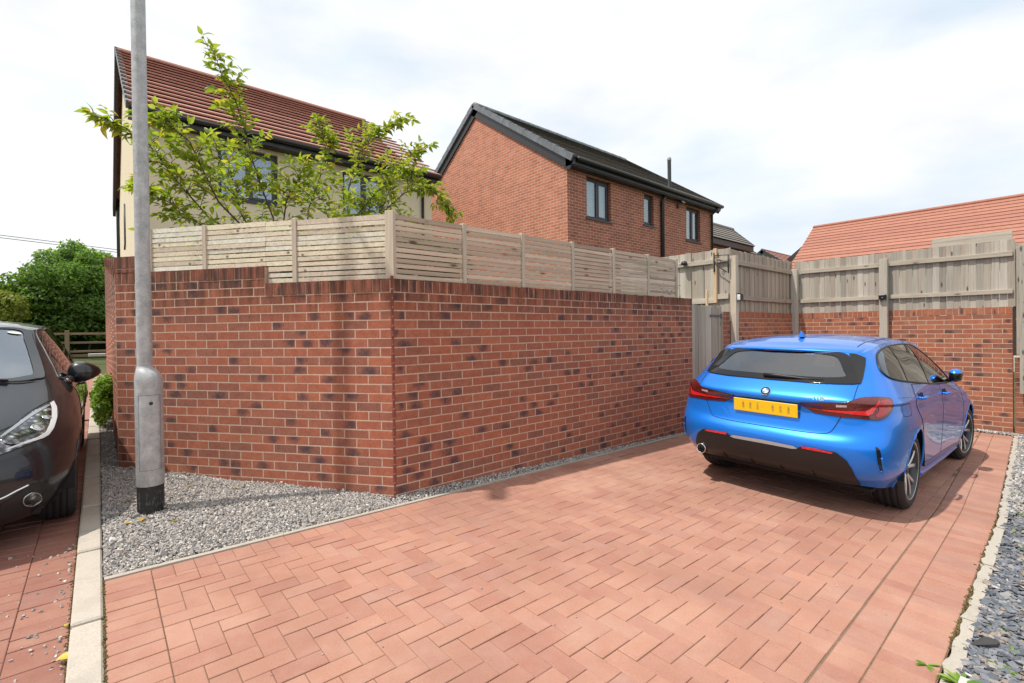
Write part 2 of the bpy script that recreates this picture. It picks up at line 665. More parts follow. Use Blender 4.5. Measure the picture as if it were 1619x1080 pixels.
M_slat = mat_wood("slat_wood_sunlit", ((0, (0.780, 0.716, 0.546)), (0.35, (0.685, 0.583, 0.460)), (0.6, (0.780, 0.780, 0.682)), (0.85, (0.582, 0.490, 0.387)), (1, (0.780, 0.767, 0.588))), axis=0, green=0.18)  # paler copy: sunshine on the short wall's screen put into the wood colour
M_slatB = mat_wood("slat_wood_shaded", ((0, (0.587, 0.465, 0.353)), (0.35, (0.443, 0.353, 0.275)), (0.6, (0.660, 0.533, 0.418)), (0.85, (0.360, 0.285, 0.220)), (1, (0.557, 0.446, 0.342))), axis=0, green=0.15)  # darker copy: shade on the long wall's screen put into the wood colour
M_post = mat_wood("fence_post_wood", ((0, (0.548, 0.480, 0.383)), (0.5, (0.483, 0.414, 0.333)), (1, (0.586, 0.508, 0.411))), axis=2, knots=False, green=0.15)
M_board = mat_wood("weathered_fence_board", ((0, (0.34, 0.31, 0.265)), (0.18, (0.50, 0.455, 0.385)), (0.34, (0.29, 0.262, 0.225)), (0.5, (0.44, 0.395, 0.33)), (0.66, (0.36, 0.315, 0.26)), (0.82, (0.53, 0.485, 0.42)), (1, (0.30, 0.27, 0.235))), axis=2)
M_boardB = mat_wood("brown_fence_board", ((0, (0.405, 0.336, 0.267)), (0.5, (0.315, 0.259, 0.207)), (1, (0.451, 0.377, 0.300))), axis=2)
M_rail = mat_wood("fence_rail_wood", ((0, (0.516, 0.460, 0.386)), (0.5, (0.434, 0.382, 0.313)), (1, (0.574, 0.514, 0.436))), axis=1, green=0.2)
M_railx = mat_wood("fence_rail_wood_long", ((0, (0.416, 0.347, 0.269)), (0.5, (0.348, 0.288, 0.228)), (1, (0.463, 0.394, 0.307))), axis=0)
M_newwood = mat_wood("fresh_softwood", ((0, (0.58, 0.43, 0.26)), (1, (0.64, 0.48, 0.30))), axis=2, knots=False)
M_black = mat_gloss("black_plastic", (0.02, 0.021, 0.023), 0.4)
M_anth = mat_gloss("anthracite_trim", (0.03, 0.033, 0.038), 0.38)
M_white = plain("white_plastic", (0.72, 0.72, 0.70), 0.5, var=0.05)
# ------------------------------------------------------------------ brick and paver pieces
_bm_cache = {}


def brick_geo(L, H=0.065, D=0.09, c=0.0006):
    V = [(0, D, 0), (L, D, 0), (L, D, H), (0, D, H), (0, c, 0), (L, c, 0), (L, c, H), (0, c, H), (c, 0, c), (L - c, 0, c), (L - c, 0, H - c), (c, 0, H - c)]
    F = [(8, 9, 10, 11), (4, 5, 9, 8), (5, 6, 10, 9), (6, 7, 11, 10), (7, 4, 8, 11), (0, 1, 5, 4), (1, 2, 6, 5), (2, 3, 7, 6), (3, 0, 4, 7)]
    return np.array(V, float), np.array(F, int), np.array([(x / L, z / H) for x, y, z in V])


def uv_mesh(name, V, F, UV, mat):
    me = mesh_np(name, V, F, mat)
    lay = me.uv_layers.new(name="UVMap")
    lay.data.foreach_set("uv", UV[F.ravel()].astype(np.float32).ravel())
    return me


def brick_mesh(L, H, D, mat):
    k = (round(L, 4), round(H, 4), round(D, 3), mat.name)
    if k not in _bm_cache:
        V, F, UV = brick_geo(L, H, D)
        _bm_cache[k] = uv_mesh("brick", V, F, UV, mat)
    return _bm_cache[k]


def frame(o, d, inward):
    m = Matrix.Identity(4)
    for i in range(2):
        m[i][0], m[i][1], m[i][3] = d[i], inward[i], o[i]
    m[2][3] = o[2] if len(o) > 2 else 0.0
    return m


def run_bricks(o, d, inward, halves, z0, courses, parity, gfun, unit=0.1125):
    """bricks of one straight run: list of (matrix, length)"""
    out = []
    for k in range(courses):
        zb = z0 - 0.075 * k - 0.065
        js = [0] + [h for h in range(1, halves) if (h + k) % 2 == parity] + [halves]
        for a, b in zip(js[:-1], js[1:]):
            L = (b - a) * unit - 0.009
            s = a * unit + 0.0045
            mx, my = o[0] + d[0] * (s + L / 2), o[1] + d[1] * (s + L / 2)
            if zb + 0.065 < gfun(mx, my) - 0.02:
                continue
            px, py = o[0] + d[0] * s, o[1] + d[1] * s
            m = frame((px, py, zb + random.uniform(-0.0012, 0.0012)), d, inward)
            m = m @ Matrix.Translation((0, random.uniform(-0.0005, -0.0001), 0)) @ Matrix.Rotation(random.uniform(-0.006, 0.006), 4, 'Y') 
            out.append((m, L))
    return out


def lay_bricks(parent, lst, mat, limit=300, name="brick", H=0.065, D=0.09, keyf=None):
    """the nearest ones as objects, the rest joined"""
    eye = Vector((0, 0, ZC))
    lst = sorted(lst, key=keyf or (lambda e: ((e[0].translation - eye).length)))
    for m, L in lst[:limit]:
        link(name, brick_mesh(L, H, D, mat), parent, m)
    rest = lst[limit:]
    if rest:
        VV, FF, UU, b = [], [], [], 0
        for m, L in rest:
            V, F, UV = brick_geo(L, H, D)
            A = np.array(m)
            VV.append(V @ A[:3, :3].T + A[:3, 3])
            FF.append(F + b)
            UU.append(UV)
            b += len(V)
        o = link(name + "_courses", uv_mesh(name + "_courses", np.vstack(VV), np.vstack(FF), np.vstack(UU), mat), parent)
        stuff(o)


def gm(x, y, dz=0.0):
    """matrix of a piece lying on the sloping ground"""
    m = Matrix.Identity(4)
    m[2][0] = -0.0272
    m[2][1] = 0.0225 if y < 8 else 0.0135
    m[0][3], m[1][3], m[2][3] = x, y, gz(x, y) + dz
    return m


_pv_cache = {}


def paver_mesh(lx, ly, mat):
    k = (round(lx, 3), round(ly, 3), mat.name)
    if k not in _pv_cache:
        b = MB()
        c, g = 0.0032, 0.0014
        x0, x1, y0, y1 = g, lx - g, g, ly - g
        vs = [(x0, y0, -0.04), (x1, y0, -0.04), (x1, y1, -0.04), (x0, y1, -0.04), (x0, y0, -c * .7), (x1, y0, -c * .7), (x1, y1, -c * .7), (x0, y1, -c * .7),
              (x0 + c, y0 + c, 0), (x1 - c, y0 + c, 0), (x1 - c, y1 - c, 0), (x0 + c, y1 - c, 0)]
        b.add(vs, [(8, 9, 10, 11), (4, 5, 9, 8), (5, 6, 10, 9), (6, 7, 11, 10), (7, 4, 8, 11), (0, 1, 5, 4), (1, 2, 6, 5), (2, 3, 7, 6), (3, 0, 4, 7)])
        _pv_cache[k] = b.mesh("paver", mat)
    return _pv_cache[k]


def lay_pavers(parent, rects, mat, limit, dz=0.0, score=None):
    """rects: (x, y, lx, ly)"""
    def sc(r):
        x, y = r[0] + r[2] / 2, r[1] + r[3] / 2
        f = x * math.cos(CAM_AZ) + y * math.sin(CAM_AZ)
        s = x * math.sin(CAM_AZ) - y * math.cos(CAM_AZ)
        vis = f > 1.7 and abs(s) < f * 1.13
        return (0 if vis else 1000) + math.hypot(x, y)
    rects = sorted(rects, key=score or sc)
    VV, FF, b = [], [], 0
    for i, (x, y, lx, ly) in enumerate(rects):
        m = gm(x, y, dz + random.uniform(-0.0010, 0.0014))
        m = m @ Matrix.Translation((lx / 2, ly / 2, 0)) @ Matrix.Rotation(random.uniform(-0.006, 0.006), 4, 'Z') @ Matrix.Rotation(random.uniform(-0.006, 0.006), 4, 'X') @ Matrix.Rotation(random.uniform(-0.006, 0.006), 4, 'Y') @ Matrix.Translation((-lx / 2, -ly / 2, 0))
        me = paver_mesh(lx, ly, mat)
        if i < limit:
            link("paver", me, parent, m)
        else:
            V = np.array([v.co for v in me.vertices])
            F = np.array([p.vertices for p in me.polygons])
            A = np.array(m)
            VV.append(V @ A[:3, :3].T + A[:3, 3])
            FF.append(F + b)
            b += len(V)
    if VV:
        stuff(link("far_pavers", mesh_np("far_pavers", np.vstack(VV), np.vstack(FF), mat), parent))


def stones(name, pts, size, flat, mat, parent=None, zj=0.006):
    """angular chips at pts (n,3); size (lo, hi); flat scales the height"""
    n = len(pts)
    C = np.array([(-1, -1, -1), (1, -1, -1), (1, 1, -1), (-1, 1, -1), (-1, -1, 1), (1, -1, 1), (1, 1, 1), (-1, 1, 1)], float) * 0.5
    V = np.repeat(C[None], n, 0)
    V = V * RNG.uniform(0.45, 1.15, (n, 8, 3))
    s = RNG.uniform(size[0], size[1], n) * RNG.choice([0.7, 1.0, 1.0, 1.25], n)
    asp = np.stack([RNG.uniform(0.8, 1.35, n), RNG.uniform(0.6, 1.0, n), RNG.uniform(0.6, 1.0, n) * flat], 1)
    V = V * (asp * s[:, None])[:, None, :]
    tilt = 0.45 if flat < 0.5 else 3.0
    a, b, c = RNG.uniform(0, 6.28, n), RNG.uniform(-tilt, tilt, n), RNG.uniform(-tilt, tilt, n)
    ca, sa, cb, sb, cc, sc_ = np.cos(a), np.sin(a), np.cos(b), np.sin(b), np.cos(c), np.sin(c)
    Rz = np.zeros((n, 3, 3)); Rz[:, 0, 0] = ca; Rz[:, 0, 1] = -sa; Rz[:, 1, 0] = sa; Rz[:, 1, 1] = ca; Rz[:, 2, 2] = 1
    Rx = np.zeros((n, 3, 3)); Rx[:, 0, 0] = 1; Rx[:, 1, 1] = cb; Rx[:, 1, 2] = -sb; Rx[:, 2, 1] = sb; Rx[:, 2, 2] = cb
    Ry = np.zeros((n, 3, 3)); Ry[:, 1, 1] = 1; Ry[:, 0, 0] = cc; Ry[:, 0, 2] = sc_; Ry[:, 2, 0] = -sc_; Ry[:, 2, 2] = cc
    V = np.einsum('nij,nkj->nki', Rz @ Rx @ Ry, V)
    P = np.array(pts, float)
    P[:, 2] += RNG.uniform(-zj, zj, n)
    V = V + P[:, None, :]
    F0 = np.array([(0, 2, 1), (0, 3, 2), (4, 5, 6), (4, 6, 7), (0, 1, 5), (0, 5, 4), (1, 2, 6), (1, 6, 5), (2, 3, 7), (2, 7, 6), (3, 0, 4), (3, 4, 7)])
    F = (F0[None] + (np.arange(n) * 8)[:, None, None]).reshape(-1, 3)
    return stuff(link(name, mesh_np(name, V.reshape(-1, 3), F, mat), parent))


def in_poly(x, y, poly):
    r = False
    n = len(poly)
    for i in range(n):
        (x1, y1), (x2, y2) = poly[i], poly[(i + 1) % n]
        if (y1 > y) != (y2 > y) and x < (x2 - x1) * (y - y1) / (y2 - y1) + x1:
            r = not r
    return r


def scatter(poly, dens, dz=0.0, fn=None):
    xs, ys = [p[0] for p in poly], [p[1] for p in poly]
    n = int((max(xs) - min(xs)) * (max(ys) - min(ys)) * dens)
    out = []
    X, Y = RNG.uniform(min(xs), max(xs), n), RNG.uniform(min(ys), max(ys), n)
    for x, y in zip(X, Y):
        if in_poly(x, y, poly):
            out.append((x, y, gz(x, y) + dz + (fn(x, y) if fn else 0)))
    return np.array(out)


def sheet(name, poly, dz, mat, parent=None):
    return MB().add([(x, y, gz(x, y) + dz) for x, y in poly], [tuple(range(len(poly)))]).build(name, mat, parent)


# ------------------------------------------------------------------ ground
def mat_ground():
    t = NT("verge_ground")
    n = t.noise(t.worldpos(), 0.6, 6, 0.7)
    n2 = t.noise(t.worldpos(), 30, 6, 0.7)
    col = t.ramp(n, ((0.35, (0.05, 0.065, 0.02)), (0.65, (0.10, 0.105, 0.045))))
    col = t.mix(0.6, col, t.ramp(n2, ((0.3, (0.5, 0.5, 0.5)), (0.7, (1.4, 1.4, 1.4)))), 'MULTIPLY')
    return t.set(col, 0.95, 0, t.bump(n2, 0.5, 0.02), 0.2)


gxs = [-900, -60, -6, 0, 16, 60, 900]
gys = [-900, -60, -4, 2, 8, 20, 60, 900]
g = MB()
g.add([(x, y, gz(x, y) - 0.09) for y in gys for x in gxs], [(j * 7 + i, j * 7 + i + 1, (j + 1) * 7 + i + 1, (j + 1) * 7 + i) for j in range(7) for i in range(6)])
structure(g.build("ground", mat_ground()))

# ------------------------------------------------------------------ block paved drive
STRIP_Y = lambda x: 3.372 + 0.0207 * x           # edging strip between drive and gravel


def kerb_y(x):                                    # drive side of the right edging
    P = ((-2, 0.345), (2.556, 0.353), (5.32, 0.375), (6.85, 0.428), (9.55, 0.522), (12, 0.60))
    for (a, b), (c, d) in zip(P[:-1], P[1:]):
        if x <= c:
            return b + (d - b) * (x - a) / (c - a)
    return P[-1][1]


DRIVE_END = 10.20
drive = structure(sheet("driveway", [(0.0, -2.0), (0.0, STRIP_Y(0)), (3.0, STRIP_Y(3)), (DRIVE_END, STRIP_Y(DRIVE_END)), (DRIVE_END, kerb_y(DRIVE_END)), (6.85, kerb_y(6.85)), (5.3, kerb_y(5.3)), (2.5, kerb_y(2.5)), (1.8, -2.0)], -0.0046, M_sand))
rects = []
n = 0
y = -1.9
while y < 3.37:                                   # end-on course along the left kerb
    rects.append((0.004, y, 0.2, min(0.1, 3.372 - y)))
    y += 0.1
SD = 0.135                                        # course along the gravel edging
x = 0.206
while x < DRIVE_END - 0.1:
    rects.append((x, STRIP_Y(x + 0.05) - SD - 0.004, 0.1, SD))
    x += 0.1
Y0 = 0.70
x = 1.75
while x < DRIVE_END - 0.05:                       # two end-on courses along the right edging
    o_ = kerb_y(x + 0.05) - 0.353
    rects.append((x, 0.356 + o_, 0.1, 0.2))
    rects.append((x, 0.558 + o_, 0.1, 0.135))
    x += 0.1
def ylo(x):
    return Y0 + kerb_y(x) - 0.353 if x > 1.75 else -1.6
def yhi(x):
    return STRIP_Y(x) - SD - 0.004
for i in range(0, 100):
    for j in range(-26, 34):
        s = (i + j) % 4
        x, y = 0.206 + i * 0.1, Y0 + j * 0.1
        if s == 0:
            lx, ly = 0.2, 0.1
        elif s == 2:
            lx, ly = 0.1, 0.2
        elif s == 1 and i == 0:
            lx, ly = 0.1, 0.1
        else:
            continue
        x1, y1 = min(x + lx, DRIVE_END), y + ly
        lo, hi = ylo(x + lx / 2), yhi(x + lx / 2)
        ya, yb = max(y, lo), min(y1, hi)
        if yb - ya < 0.03 or x1 - x < 0.03:
            continue
        if x < 1.75 and y < -1.5:
            continue
        rects.append((x, ya, x1 - x, yb - ya))
lay_pavers(drive, rects, M_paver, 300)

# ------------------------------------------------------------------ left parking bay
bay = structure(sheet("parking_bay", [(-5.5, -4), (-0.118, -4), (-0.118, 8), (-0.118, 9.5), (-5.5, 9.5), (-5.5, 8)], -0.061, M_sand))
rects = []
for c in range(3):
    y = -0.5 + (0.03 if c % 2 else 0.0)
    while y < 9.5:
        h = 0.2 if random.random() < 0.22 else 0.1
        rects.append((-0.122 - 0.2 * (c + 1), y, 0.2, h))
        y += h
for i in range(0, 44):
    for j in range(0, 95):
        s = (i + j) % 4
        if s == 0:
            lx, ly = 0.2, 0.1
        elif s == 2:
            lx, ly = 0.1, 0.2
        else:
            continue
        x = -0.722 - lx - i * 0.1
        rects.append((x, 0.0 + j * 0.1, lx, ly))
lay_pavers(bay, rects, M_paver2, 130, dz=-0.055)


def mat_far_paving():
    t = NT("far_block_paving")
    br = t.node("TexBrick")
    t.link(t.worldpos(), br.inputs["Vector"])
    br.inputs["Scale"].default_value = 1.0
    br.inputs["Brick Width"].default_value = 0.2
    br.inputs["Row Height"].default_value = 0.1
    br.inputs["Mortar Size"].default_value = 0.004
    br.inputs["Color1"].default_value = (0.36, 0.175, 0.14, 1)
    br.inputs["Color2"].default_value = (0.29, 0.15, 0.125, 1)
    br.inputs["Mortar"].default_value = (0.10, 0.07, 0.055, 1)
    return t.set(br.outputs["Color"], 0.9)


M_farpave = mat_far_paving()
structure(sheet("road", [(-30, 9.4), (-0.118, 9.4), (-0.118, 16), (0.9, 16.5), (3.4, 19), (14, 19), (14, 27.4), (-30, 27.4)], -0.035, M_farpave))
structure(sheet("grass_verge", [(-30, 27.4), (14, 27.4), (14, 31), (-30, 31)], 0.005, mat_soil("verge_grass", (0.05, 0.08, 0.02), (0.16, 0.19, 0.06))))

# ------------------------------------------------------------------ kerb and edgings
kerb = structure(sheet("kerb", [(-0.116, -4), (-0.002, -4), (-0.002, 8), (-0.002, 16), (-0.116, 16), (-0.116, 8)], -0.02, M_sand))
y = -3.43
while y < 16:
    L = 0.912
    b = MB()
    b.cbox((-0.116, 0.002, -0.10), (-0.003, L - 0.004, 0.012), 0.009)
    link("kerb_stone", b.mesh("kerb_stone", M_kerb), kerb, gm(0, y, random.uniform(-0.002, 0.002)))
    y += L


def wobble_bar(pts, w, h, dz, seed, rough):
    """narrow concrete edging with uneven arrises"""
    b = MB()
    vs, fs = [], []
    for i, (x, y) in enumerate(pts):
        j0 = noise.noise(Vector((x * 9, seed, 0))) * rough
        j1 = noise.noise(Vector((x * 9, seed + 7, 3))) * rough * 1.6 + noise.noise(Vector((x * 40, seed + 3, 3))) * rough * 0.8
        z = gz(x, y) + dz + noise.noise(Vector((x * 5, seed, 9))) * rough * 0.4
        vs += [(x, y + j0 * 0.3, z - 0.06), (x, y + j0 * 0.3, z + h), (x, y + w + j1, z + h + 0.001), (x, y + w + j1 * 1.2, z - 0.06)]
    for i in range(len(pts) - 1):
        for k in range(4):
            a, c = i * 4 + k, i * 4 + (k + 1) % 4
            fs.append((a, c, c + 4, a + 4))
    fs.append((3, 2, 1, 0))
    e = (len(pts) - 1) * 4
    fs.append((e, e + 1, e + 2, e + 3))
    return b.add(vs, fs)


edging = structure(sheet("edging_strip", [(0.0, STRIP_Y(0) + 0.003), (6.3, STRIP_Y(6.3) + 0.003), (6.3, STRIP_Y(6.3) + 0.03), (0.0, STRIP_Y(0) + 0.03)], -0.02, M_sand))
x = 0.004
while x < 9.8:
    x2 = x + 0.908
    pts = [(x + (x2 - x - 0.004) * i / 14, STRIP_Y(x + (x2 - x) * i / 14) + 0.003) for i in range(15)]
    wobble_bar(pts, 0.034, 0.006, 0.0, x, 0.003).build("edging_stone", M_pin, edging)
    x = x2
edge_r = structure(sheet("drive_edging", [(1.8, kerb_y(1.8) - 0.045), (10, kerb_y(10) - 0.045), (10, kerb_y(10) - 0.01), (1.8, kerb_y(1.8) - 0.01)], -0.03, M_sand))
x = 1.45
while x < 10:
    x2 = x + 0.9
    pts = [(x + (x2 - x - 0.008) * i / 22, kerb_y(x + (x2 - x) * i / 22) - 0.058) for i in range(23)]
    wobble_bar(pts, 0.05, 0.004, random.uniform(-0.004, 0.004), x * 3, 0.012).build("edging_stone", M_pin, edge_r)
    x = x2

# ------------------------------------------------------------------ gravel and slate beds
CORNER = (1.805, 3.572)
AD = (0.5978, -0.8017)                 # along the short wall towards the corner
AIN = (0.8017, 0.5978)                 # into the short wall
ALEN = 25 * 0.1125
AEND = (CORNER[0] - AD[0] * ALEN, CORNER[1] - AD[1] * ALEN)
bed = structure(sheet("gravel_bed", [(0.0, 3.40), (1.9, 3.44), (10.4, 3.60), (10.4, 3.72), (1.9, 3.62), (0.22, 5.87), (0.2, 8), (0.2, 16), (0.0, 16), (0.0, 8)], -0.012, M_soil))
polyA = [(0.006, STRIP_Y(0) + 0.04), (1.83, STRIP_Y(1.83) + 0.04), (1.80, 3.575), (AEND[0] + 0.005, AEND[1]), (0.006, AEND[1])]
rise = lambda x, y: 0.010 + 0.014 * noise.noise(Vector((x * 2.2, y * 2.2, 1.0))) + 0.02 * max(0, min(1, (y - STRIP_Y(x) - 0.05) / 0.35))
pts = [scatter(polyA, 12500, -0.004, rise)]
pts.append(scatter([(1.80, STRIP_Y(1.8) + 0.04), (6.56, STRIP_Y(6.5) + 0.04), (6.56, 3.574), (1.80, 3.574)], 8000, 0.004, lambda x, y: 0.02 * max(0, (y - STRIP_Y(x) - 0.05) / 0.1)))
pts.append(scatter([(0.006, 5.80), (0.125, 5.80), (0.125, 8.6), (0.006, 8.6)], 7000, 0.004, None))
stones("gravel", np.vstack(pts), (0.0075, 0.0165), 0.85, M_gravel, None, 0.006)["label"] = "light grey angular gravel between kerb, lamp post and walls"
bpy.data.objects["gravel"]["category"] = "gravel"
big = scatter(polyA, 60, 0.012, rise)
o = stones("loose_pebbles", big, (0.02, 0.034), 0.7, M_gravel, None, 0.004)
tag(o, "larger pale pebbles lying on the grey gravel", "pebbles")
pts = scatter([(9.95, 0.55), (10.44, 0.57), (10.44, 3.56), (9.95, 3.45)], 0.001, 0)
o = stones("wall_foot_gravel", scatter([(10.29, 0.3), (10.44, 0.3), (10.44, 3.55), (10.29, 3.5)], 4500, 0.01), (0.012, 0.026), 0.8, M_gravel)
tag(o, "pale gravel strip along the foot of the back wall", "gravel")
structure(sheet("back_bed", [(DRIVE_END, -2), (10.6, -2), (10.6, 3.7), (DRIVE_END, 3.7)], -0.008, M_soil))
slate_bed = structure(sheet("slate_bed", [(0.4, -2.2), (12, -2.2), (12, kerb_y(12) - 0.05), (6.85, kerb_y(6.85) - 0.05), (2.5, kerb_y(2.5) - 0.05), (1.85, kerb_y(1.85) - 0.05), (1.7, -2.1)], -0.016, M_earth))
p1_ = scatter([(1.9, -0.25), (4.6, -0.1), (4.6, kerb_y(4.6) - 0.06), (1.9, kerb_y(1.9) - 0.055)], 5200, 0.0)
p2_ = scatter([(4.6, -0.15), (10.2, 0.1), (10.2, kerb_y(10.2) - 0.06), (4.6, kerb_y(4.6) - 0.06)], 2600, 0.0)
p3_ = scatter([(1.75, -2.0), (9.5, -2.0), (9.5, 0.0), (1.75, -0.25)], 500, 0.0)
o = stones("slate_chippings", np.vstack([p1_, p2_, p3_]), (0.018, 0.042), 0.24, M_slate, None, 0.008)
tag(o, "blue grey slate chippings beside the right edge of the drive", "slate")
far = scatter([(5.6, 0.0), (10.2, 0.1), (10.2, kerb_y(10.2) - 0.06), (5.6, kerb_y(5.6) - 0.06)], 1800, 0.008)
o = stones("grey_pebbles", far, (0.014, 0.03), 0.7, M_gravel, None, 0.006)
tag(o, "pale pebbles mixed into the far end of the slate strip", "pebbles")
dk = MB()
dk.tube([(0, 0, 0), (0.02, 0.0, 0.004), (0.05, 0.004, 0.006), (0.10, 0.0, 0.004), (0.145, -0.006, 0.0)], [0.005, 0.028, 0.034, 0.02, 0.003], 7)
for v in range(len(dk.v)):
    a = dk.v[v]
    dk.v[v] = (a[0] + 0.004 * noise.noise(Vector(a) * 60), a[1], a[2] * 0.35)
o = dk.build("slate_shard", plain("dark_slate", (0.045, 0.042, 0.042), 0.8, bump=0.5))
o.location = (3.10, 0.222, gz(3.1, 0.22) + 0.018)
o.rotation_euler = (0.1, 0.0, R(152))
tag(o, "large dark pointed slate shard beside the right edging", "stone")
grit = []
for k in range(130):
    x = random.uniform(-0.5, -0.13)
    y = random.uniform(2.3, 4.2)
    grit.append((x if k % 3 else -0.13 - abs(random.gauss(0, 0.03)), y, gz(x, y) - 0.052))
o = stones("scattered_grit", np.array(grit), (0.007, 0.017), 0.8, M_gravel, None, 0.002)
tag(o, "grey grit scattered over the left bay's pavers along the kerb", "grit")
grit = []
for k in range(70):
    x = random.uniform(0.3, 4.6)
    y = random.uniform(0.6, 3.3)
    grit.append((x, y, gz(x, y) + 0.003))
o = stones("paving_grit", np.array(grit), (0.004, 0.011), 0.7, M_gravel, None, 0.001)
tag(o, "few small chips of stone scattered on the salmon drive", "grit")
# moss and weed roots along the joints beside the kerb
moss = []
for k in range(900):
    y = random.uniform(1.9, 4.4)
    moss.append((-0.123 + random.gauss(0, 0.006), y, gz(0, y) - 0.052))
for k in range(350):
    y = random.uniform(2.2, 3.37)
    moss.append((0.0005 + random.gauss(0, 0.003), y, gz(0, y) - 0.001))
for k in range(1700):
    x = 1.8 + abs(random.gauss(0, 1)) * 2.2
    if noise.noise(Vector((x * 1.7, 0, 0))) > -0.1:
        moss.append((x, kerb_y(x) - 0.004 + random.gauss(0, 0.007), gz(x, 0.35) + 0.0))
M_moss = mat_stone("dry_moss", ((0, (0.10, 0.065, 0.03)), (0.4, (0.16, 0.11, 0.045)), (0.7, (0.09, 0.10, 0.03)), (1, (0.22, 0.15, 0.07))))
o = stones("joint_moss", np.array(moss), (0.004, 0.011), 0.8, M_moss, None, 0.003)
tag(o, "brown and green moss tufts in the joints beside the kerbs", "moss")

# ------------------------------------------------------------------ garden wall (short face, long face, stepped return)
WTOP = ZC + 0.4355                       # top of the coping on the long face
wall = thing("garden_wall", "red brick garden wall with on-edge coping that turns a blunt corner beside the drive", "wall", (CORNER[0], CORNER[1], gz(*CORNER)))
Z1 = WTOP - 0.1025 - 0.010               # top of the first course
bl = run_bricks(CORNER, (1, 0), (0, 1), 42, Z1, 26, 1, gz)
al = run_bricks(AEND, AD, AIN, 25, Z1, 25, 0, gz)
# two courses more on the upper step of the short face
STEP_T = 1.625
up = run_bricks(AEND, AD, AIN, 14, Z1 + 0.15, 2, 0, gz, unit=STEP_T / 14)
lay = al + bl + up
CW = 0.1302
cl = []
seg = 0
csteps = []
y = AEND[1]
while y < 13.6:
    zt = WTOP + 0.30 + 0.12 * seg
    y2 = y + 0.95
    csteps.append((y, y2, zt))
    for m, L in run_bricks((CW, y2), (0, -1), (1, 0), 8, zt - 0.1125, 40, seg % 2, gz, unit=0.11875):
        cl.append((m, L))
    y = y2
    seg += 1
eye_ = Vector((0, 0, ZC))
lay_bricks(wall, lay, M_brick, 300, H=0.066)
VV = []
lay_bricks(wall, cl, M_brick, 0, name="return_brick")
# coping on edge
cop = []
def coping(o, d, inward, length, ztop):
    n = int(length / 0.075)
    w = length / n
    for i in range(n):
        m = frame((o[0] + d[0] * (i * w + 0.004), o[1] + d[1] * (i * w + 0.004), ztop - 0.1025 + random.uniform(-0.002, 0.002)), d, inward)
        m = m @ Matrix.Translation((0, -0.004 + random.uniform(-0.003, 0.003), 0)) @ Matrix.Rotation(random.uniform(-0.012, 0.012), 4, 'Y')
        cop.append((m, w - 0.008))
coping(CORNER, (1, 0), (0, 1), 42 * 0.1125, WTOP)
coping((AEND[0] + AD[0] * STEP_T, AEND[1] + AD[1] * STEP_T), AD, AIN, ALEN - STEP_T - 0.02, WTOP)
coping((AEND[0] + AD[0] * 0.0, AEND[1] + AD[1] * 0.0), AD, AIN, STEP_T, WTOP + 0.15)
lay_bricks(wall, cop, M_brick, 300, name="coping_brick", H=0.1025, D=0.222)
cop = []
for (a, b_, zt) in csteps:
    coping((CW, b_), (0, -1), (1, 0), 0.95, zt)
lay_bricks(wall, cop, M_brick, 40, name="coping_brick", H=0.1025, D=0.222)
# end blocks of the return, seen end on above the short face
for k, (zb, h) in enumerate(((WTOP + 0.1525, 0.03), (WTOP + 0.1925, 0.1075))):
    m = frame((AEND[0] + AD[0] * 0.002 - AIN[0] * 0.006, AEND[1] + AD[1] * 0.002 - AIN[1] * 0.006, zb), AD, AIN)
    link("coping_brick", brick_mesh(0.285, h, 0.1, M_brick), wall, m)
core = MB()
r_ = 0.0003
def slab(o, d, inward, L, z0, z1, dep=0.205):
    p = [(o[0] + inward[0] * r_, o[1] + inward[1] * r_), (o[0] + d[0] * L + inward[0] * r_, o[1] + d[1] * L + inward[1] * r_),
         (o[0] + d[0] * L + inward[0] * dep, o[1] + d[1] * L + inward[1] * dep), (o[0] + inward[0] * dep, o[1] + inward[1] * dep)]
    core.prism(p, z0, z1)
slab(CORNER, (1, 0), (0, 1), 42 * 0.1125 - 0.004, -0.6, WTOP - 0.005)
slab(AEND, AD, AIN, ALEN, -0.6, WTOP - 0.006, 0.204)
slab(AEND, AD, AIN, STEP_T - 0.004, WTOP - 0.004, WTOP + 0.144, 0.2)
slab((AEND[0] + 0.006, AEND[1] - 0.008), AD, AIN, 0.27, WTOP + 0.14, WTOP + 0.29, 0.1)
for a, b_, zt in csteps:
    core.prism([(CW + r_, a + 0.002), (CW + 0.2, a + 0.002), (CW + 0.2, b_), (CW + r_, b_)], -0.4, zt - 0.006)
core.build("mortar", M_mortar, wall)
b = MB()                                   # uneven squint bricks on the blunt corner
z = WTOP - 0.075 * 25
nd = Vector((-0.40, -0.80, 0)).normalized()
k = 0
while z < WTOP - 0.02:
    h = 0.066 if z < WTOP - 0.11 else 0.10
    j = random.uniform(-0.004, 0.004)
    c0 = Vector((CORNER[0], CORNER[1], z))
    pA = c0 - Vector((*AD, 0)) * (0.016 + j) + nd * 0.001
    pB = c0 + Vector((1, 0, 0)) * (0.012 + j) + nd * 0.001
    mid = c0 + nd * 0.0045
    vs = []
    for zz in (0.0, h):
        for p in (pA, mid - Vector((*AD, 0)) * 0.006, mid + Vector((0.006, 0, 0)), pB, c0 + Vector((0.05, 0.06, 0))):
            vs.append((p.x, p.y, z + zz))
    b.add(vs, [(0, 1, 6, 5), (1, 2, 7, 6), (2, 3, 8, 7), (3, 4, 9, 8), (4, 0, 5, 9), (4, 3, 2, 1, 0), (5, 6, 7, 8, 9)])
    z += 0.075
    k += 1
stuff(b.build("squint_bricks", plain("squint_brick", (0.20, 0.055, 0.036), 0.85, var=0.25, bump=0.4), wall))

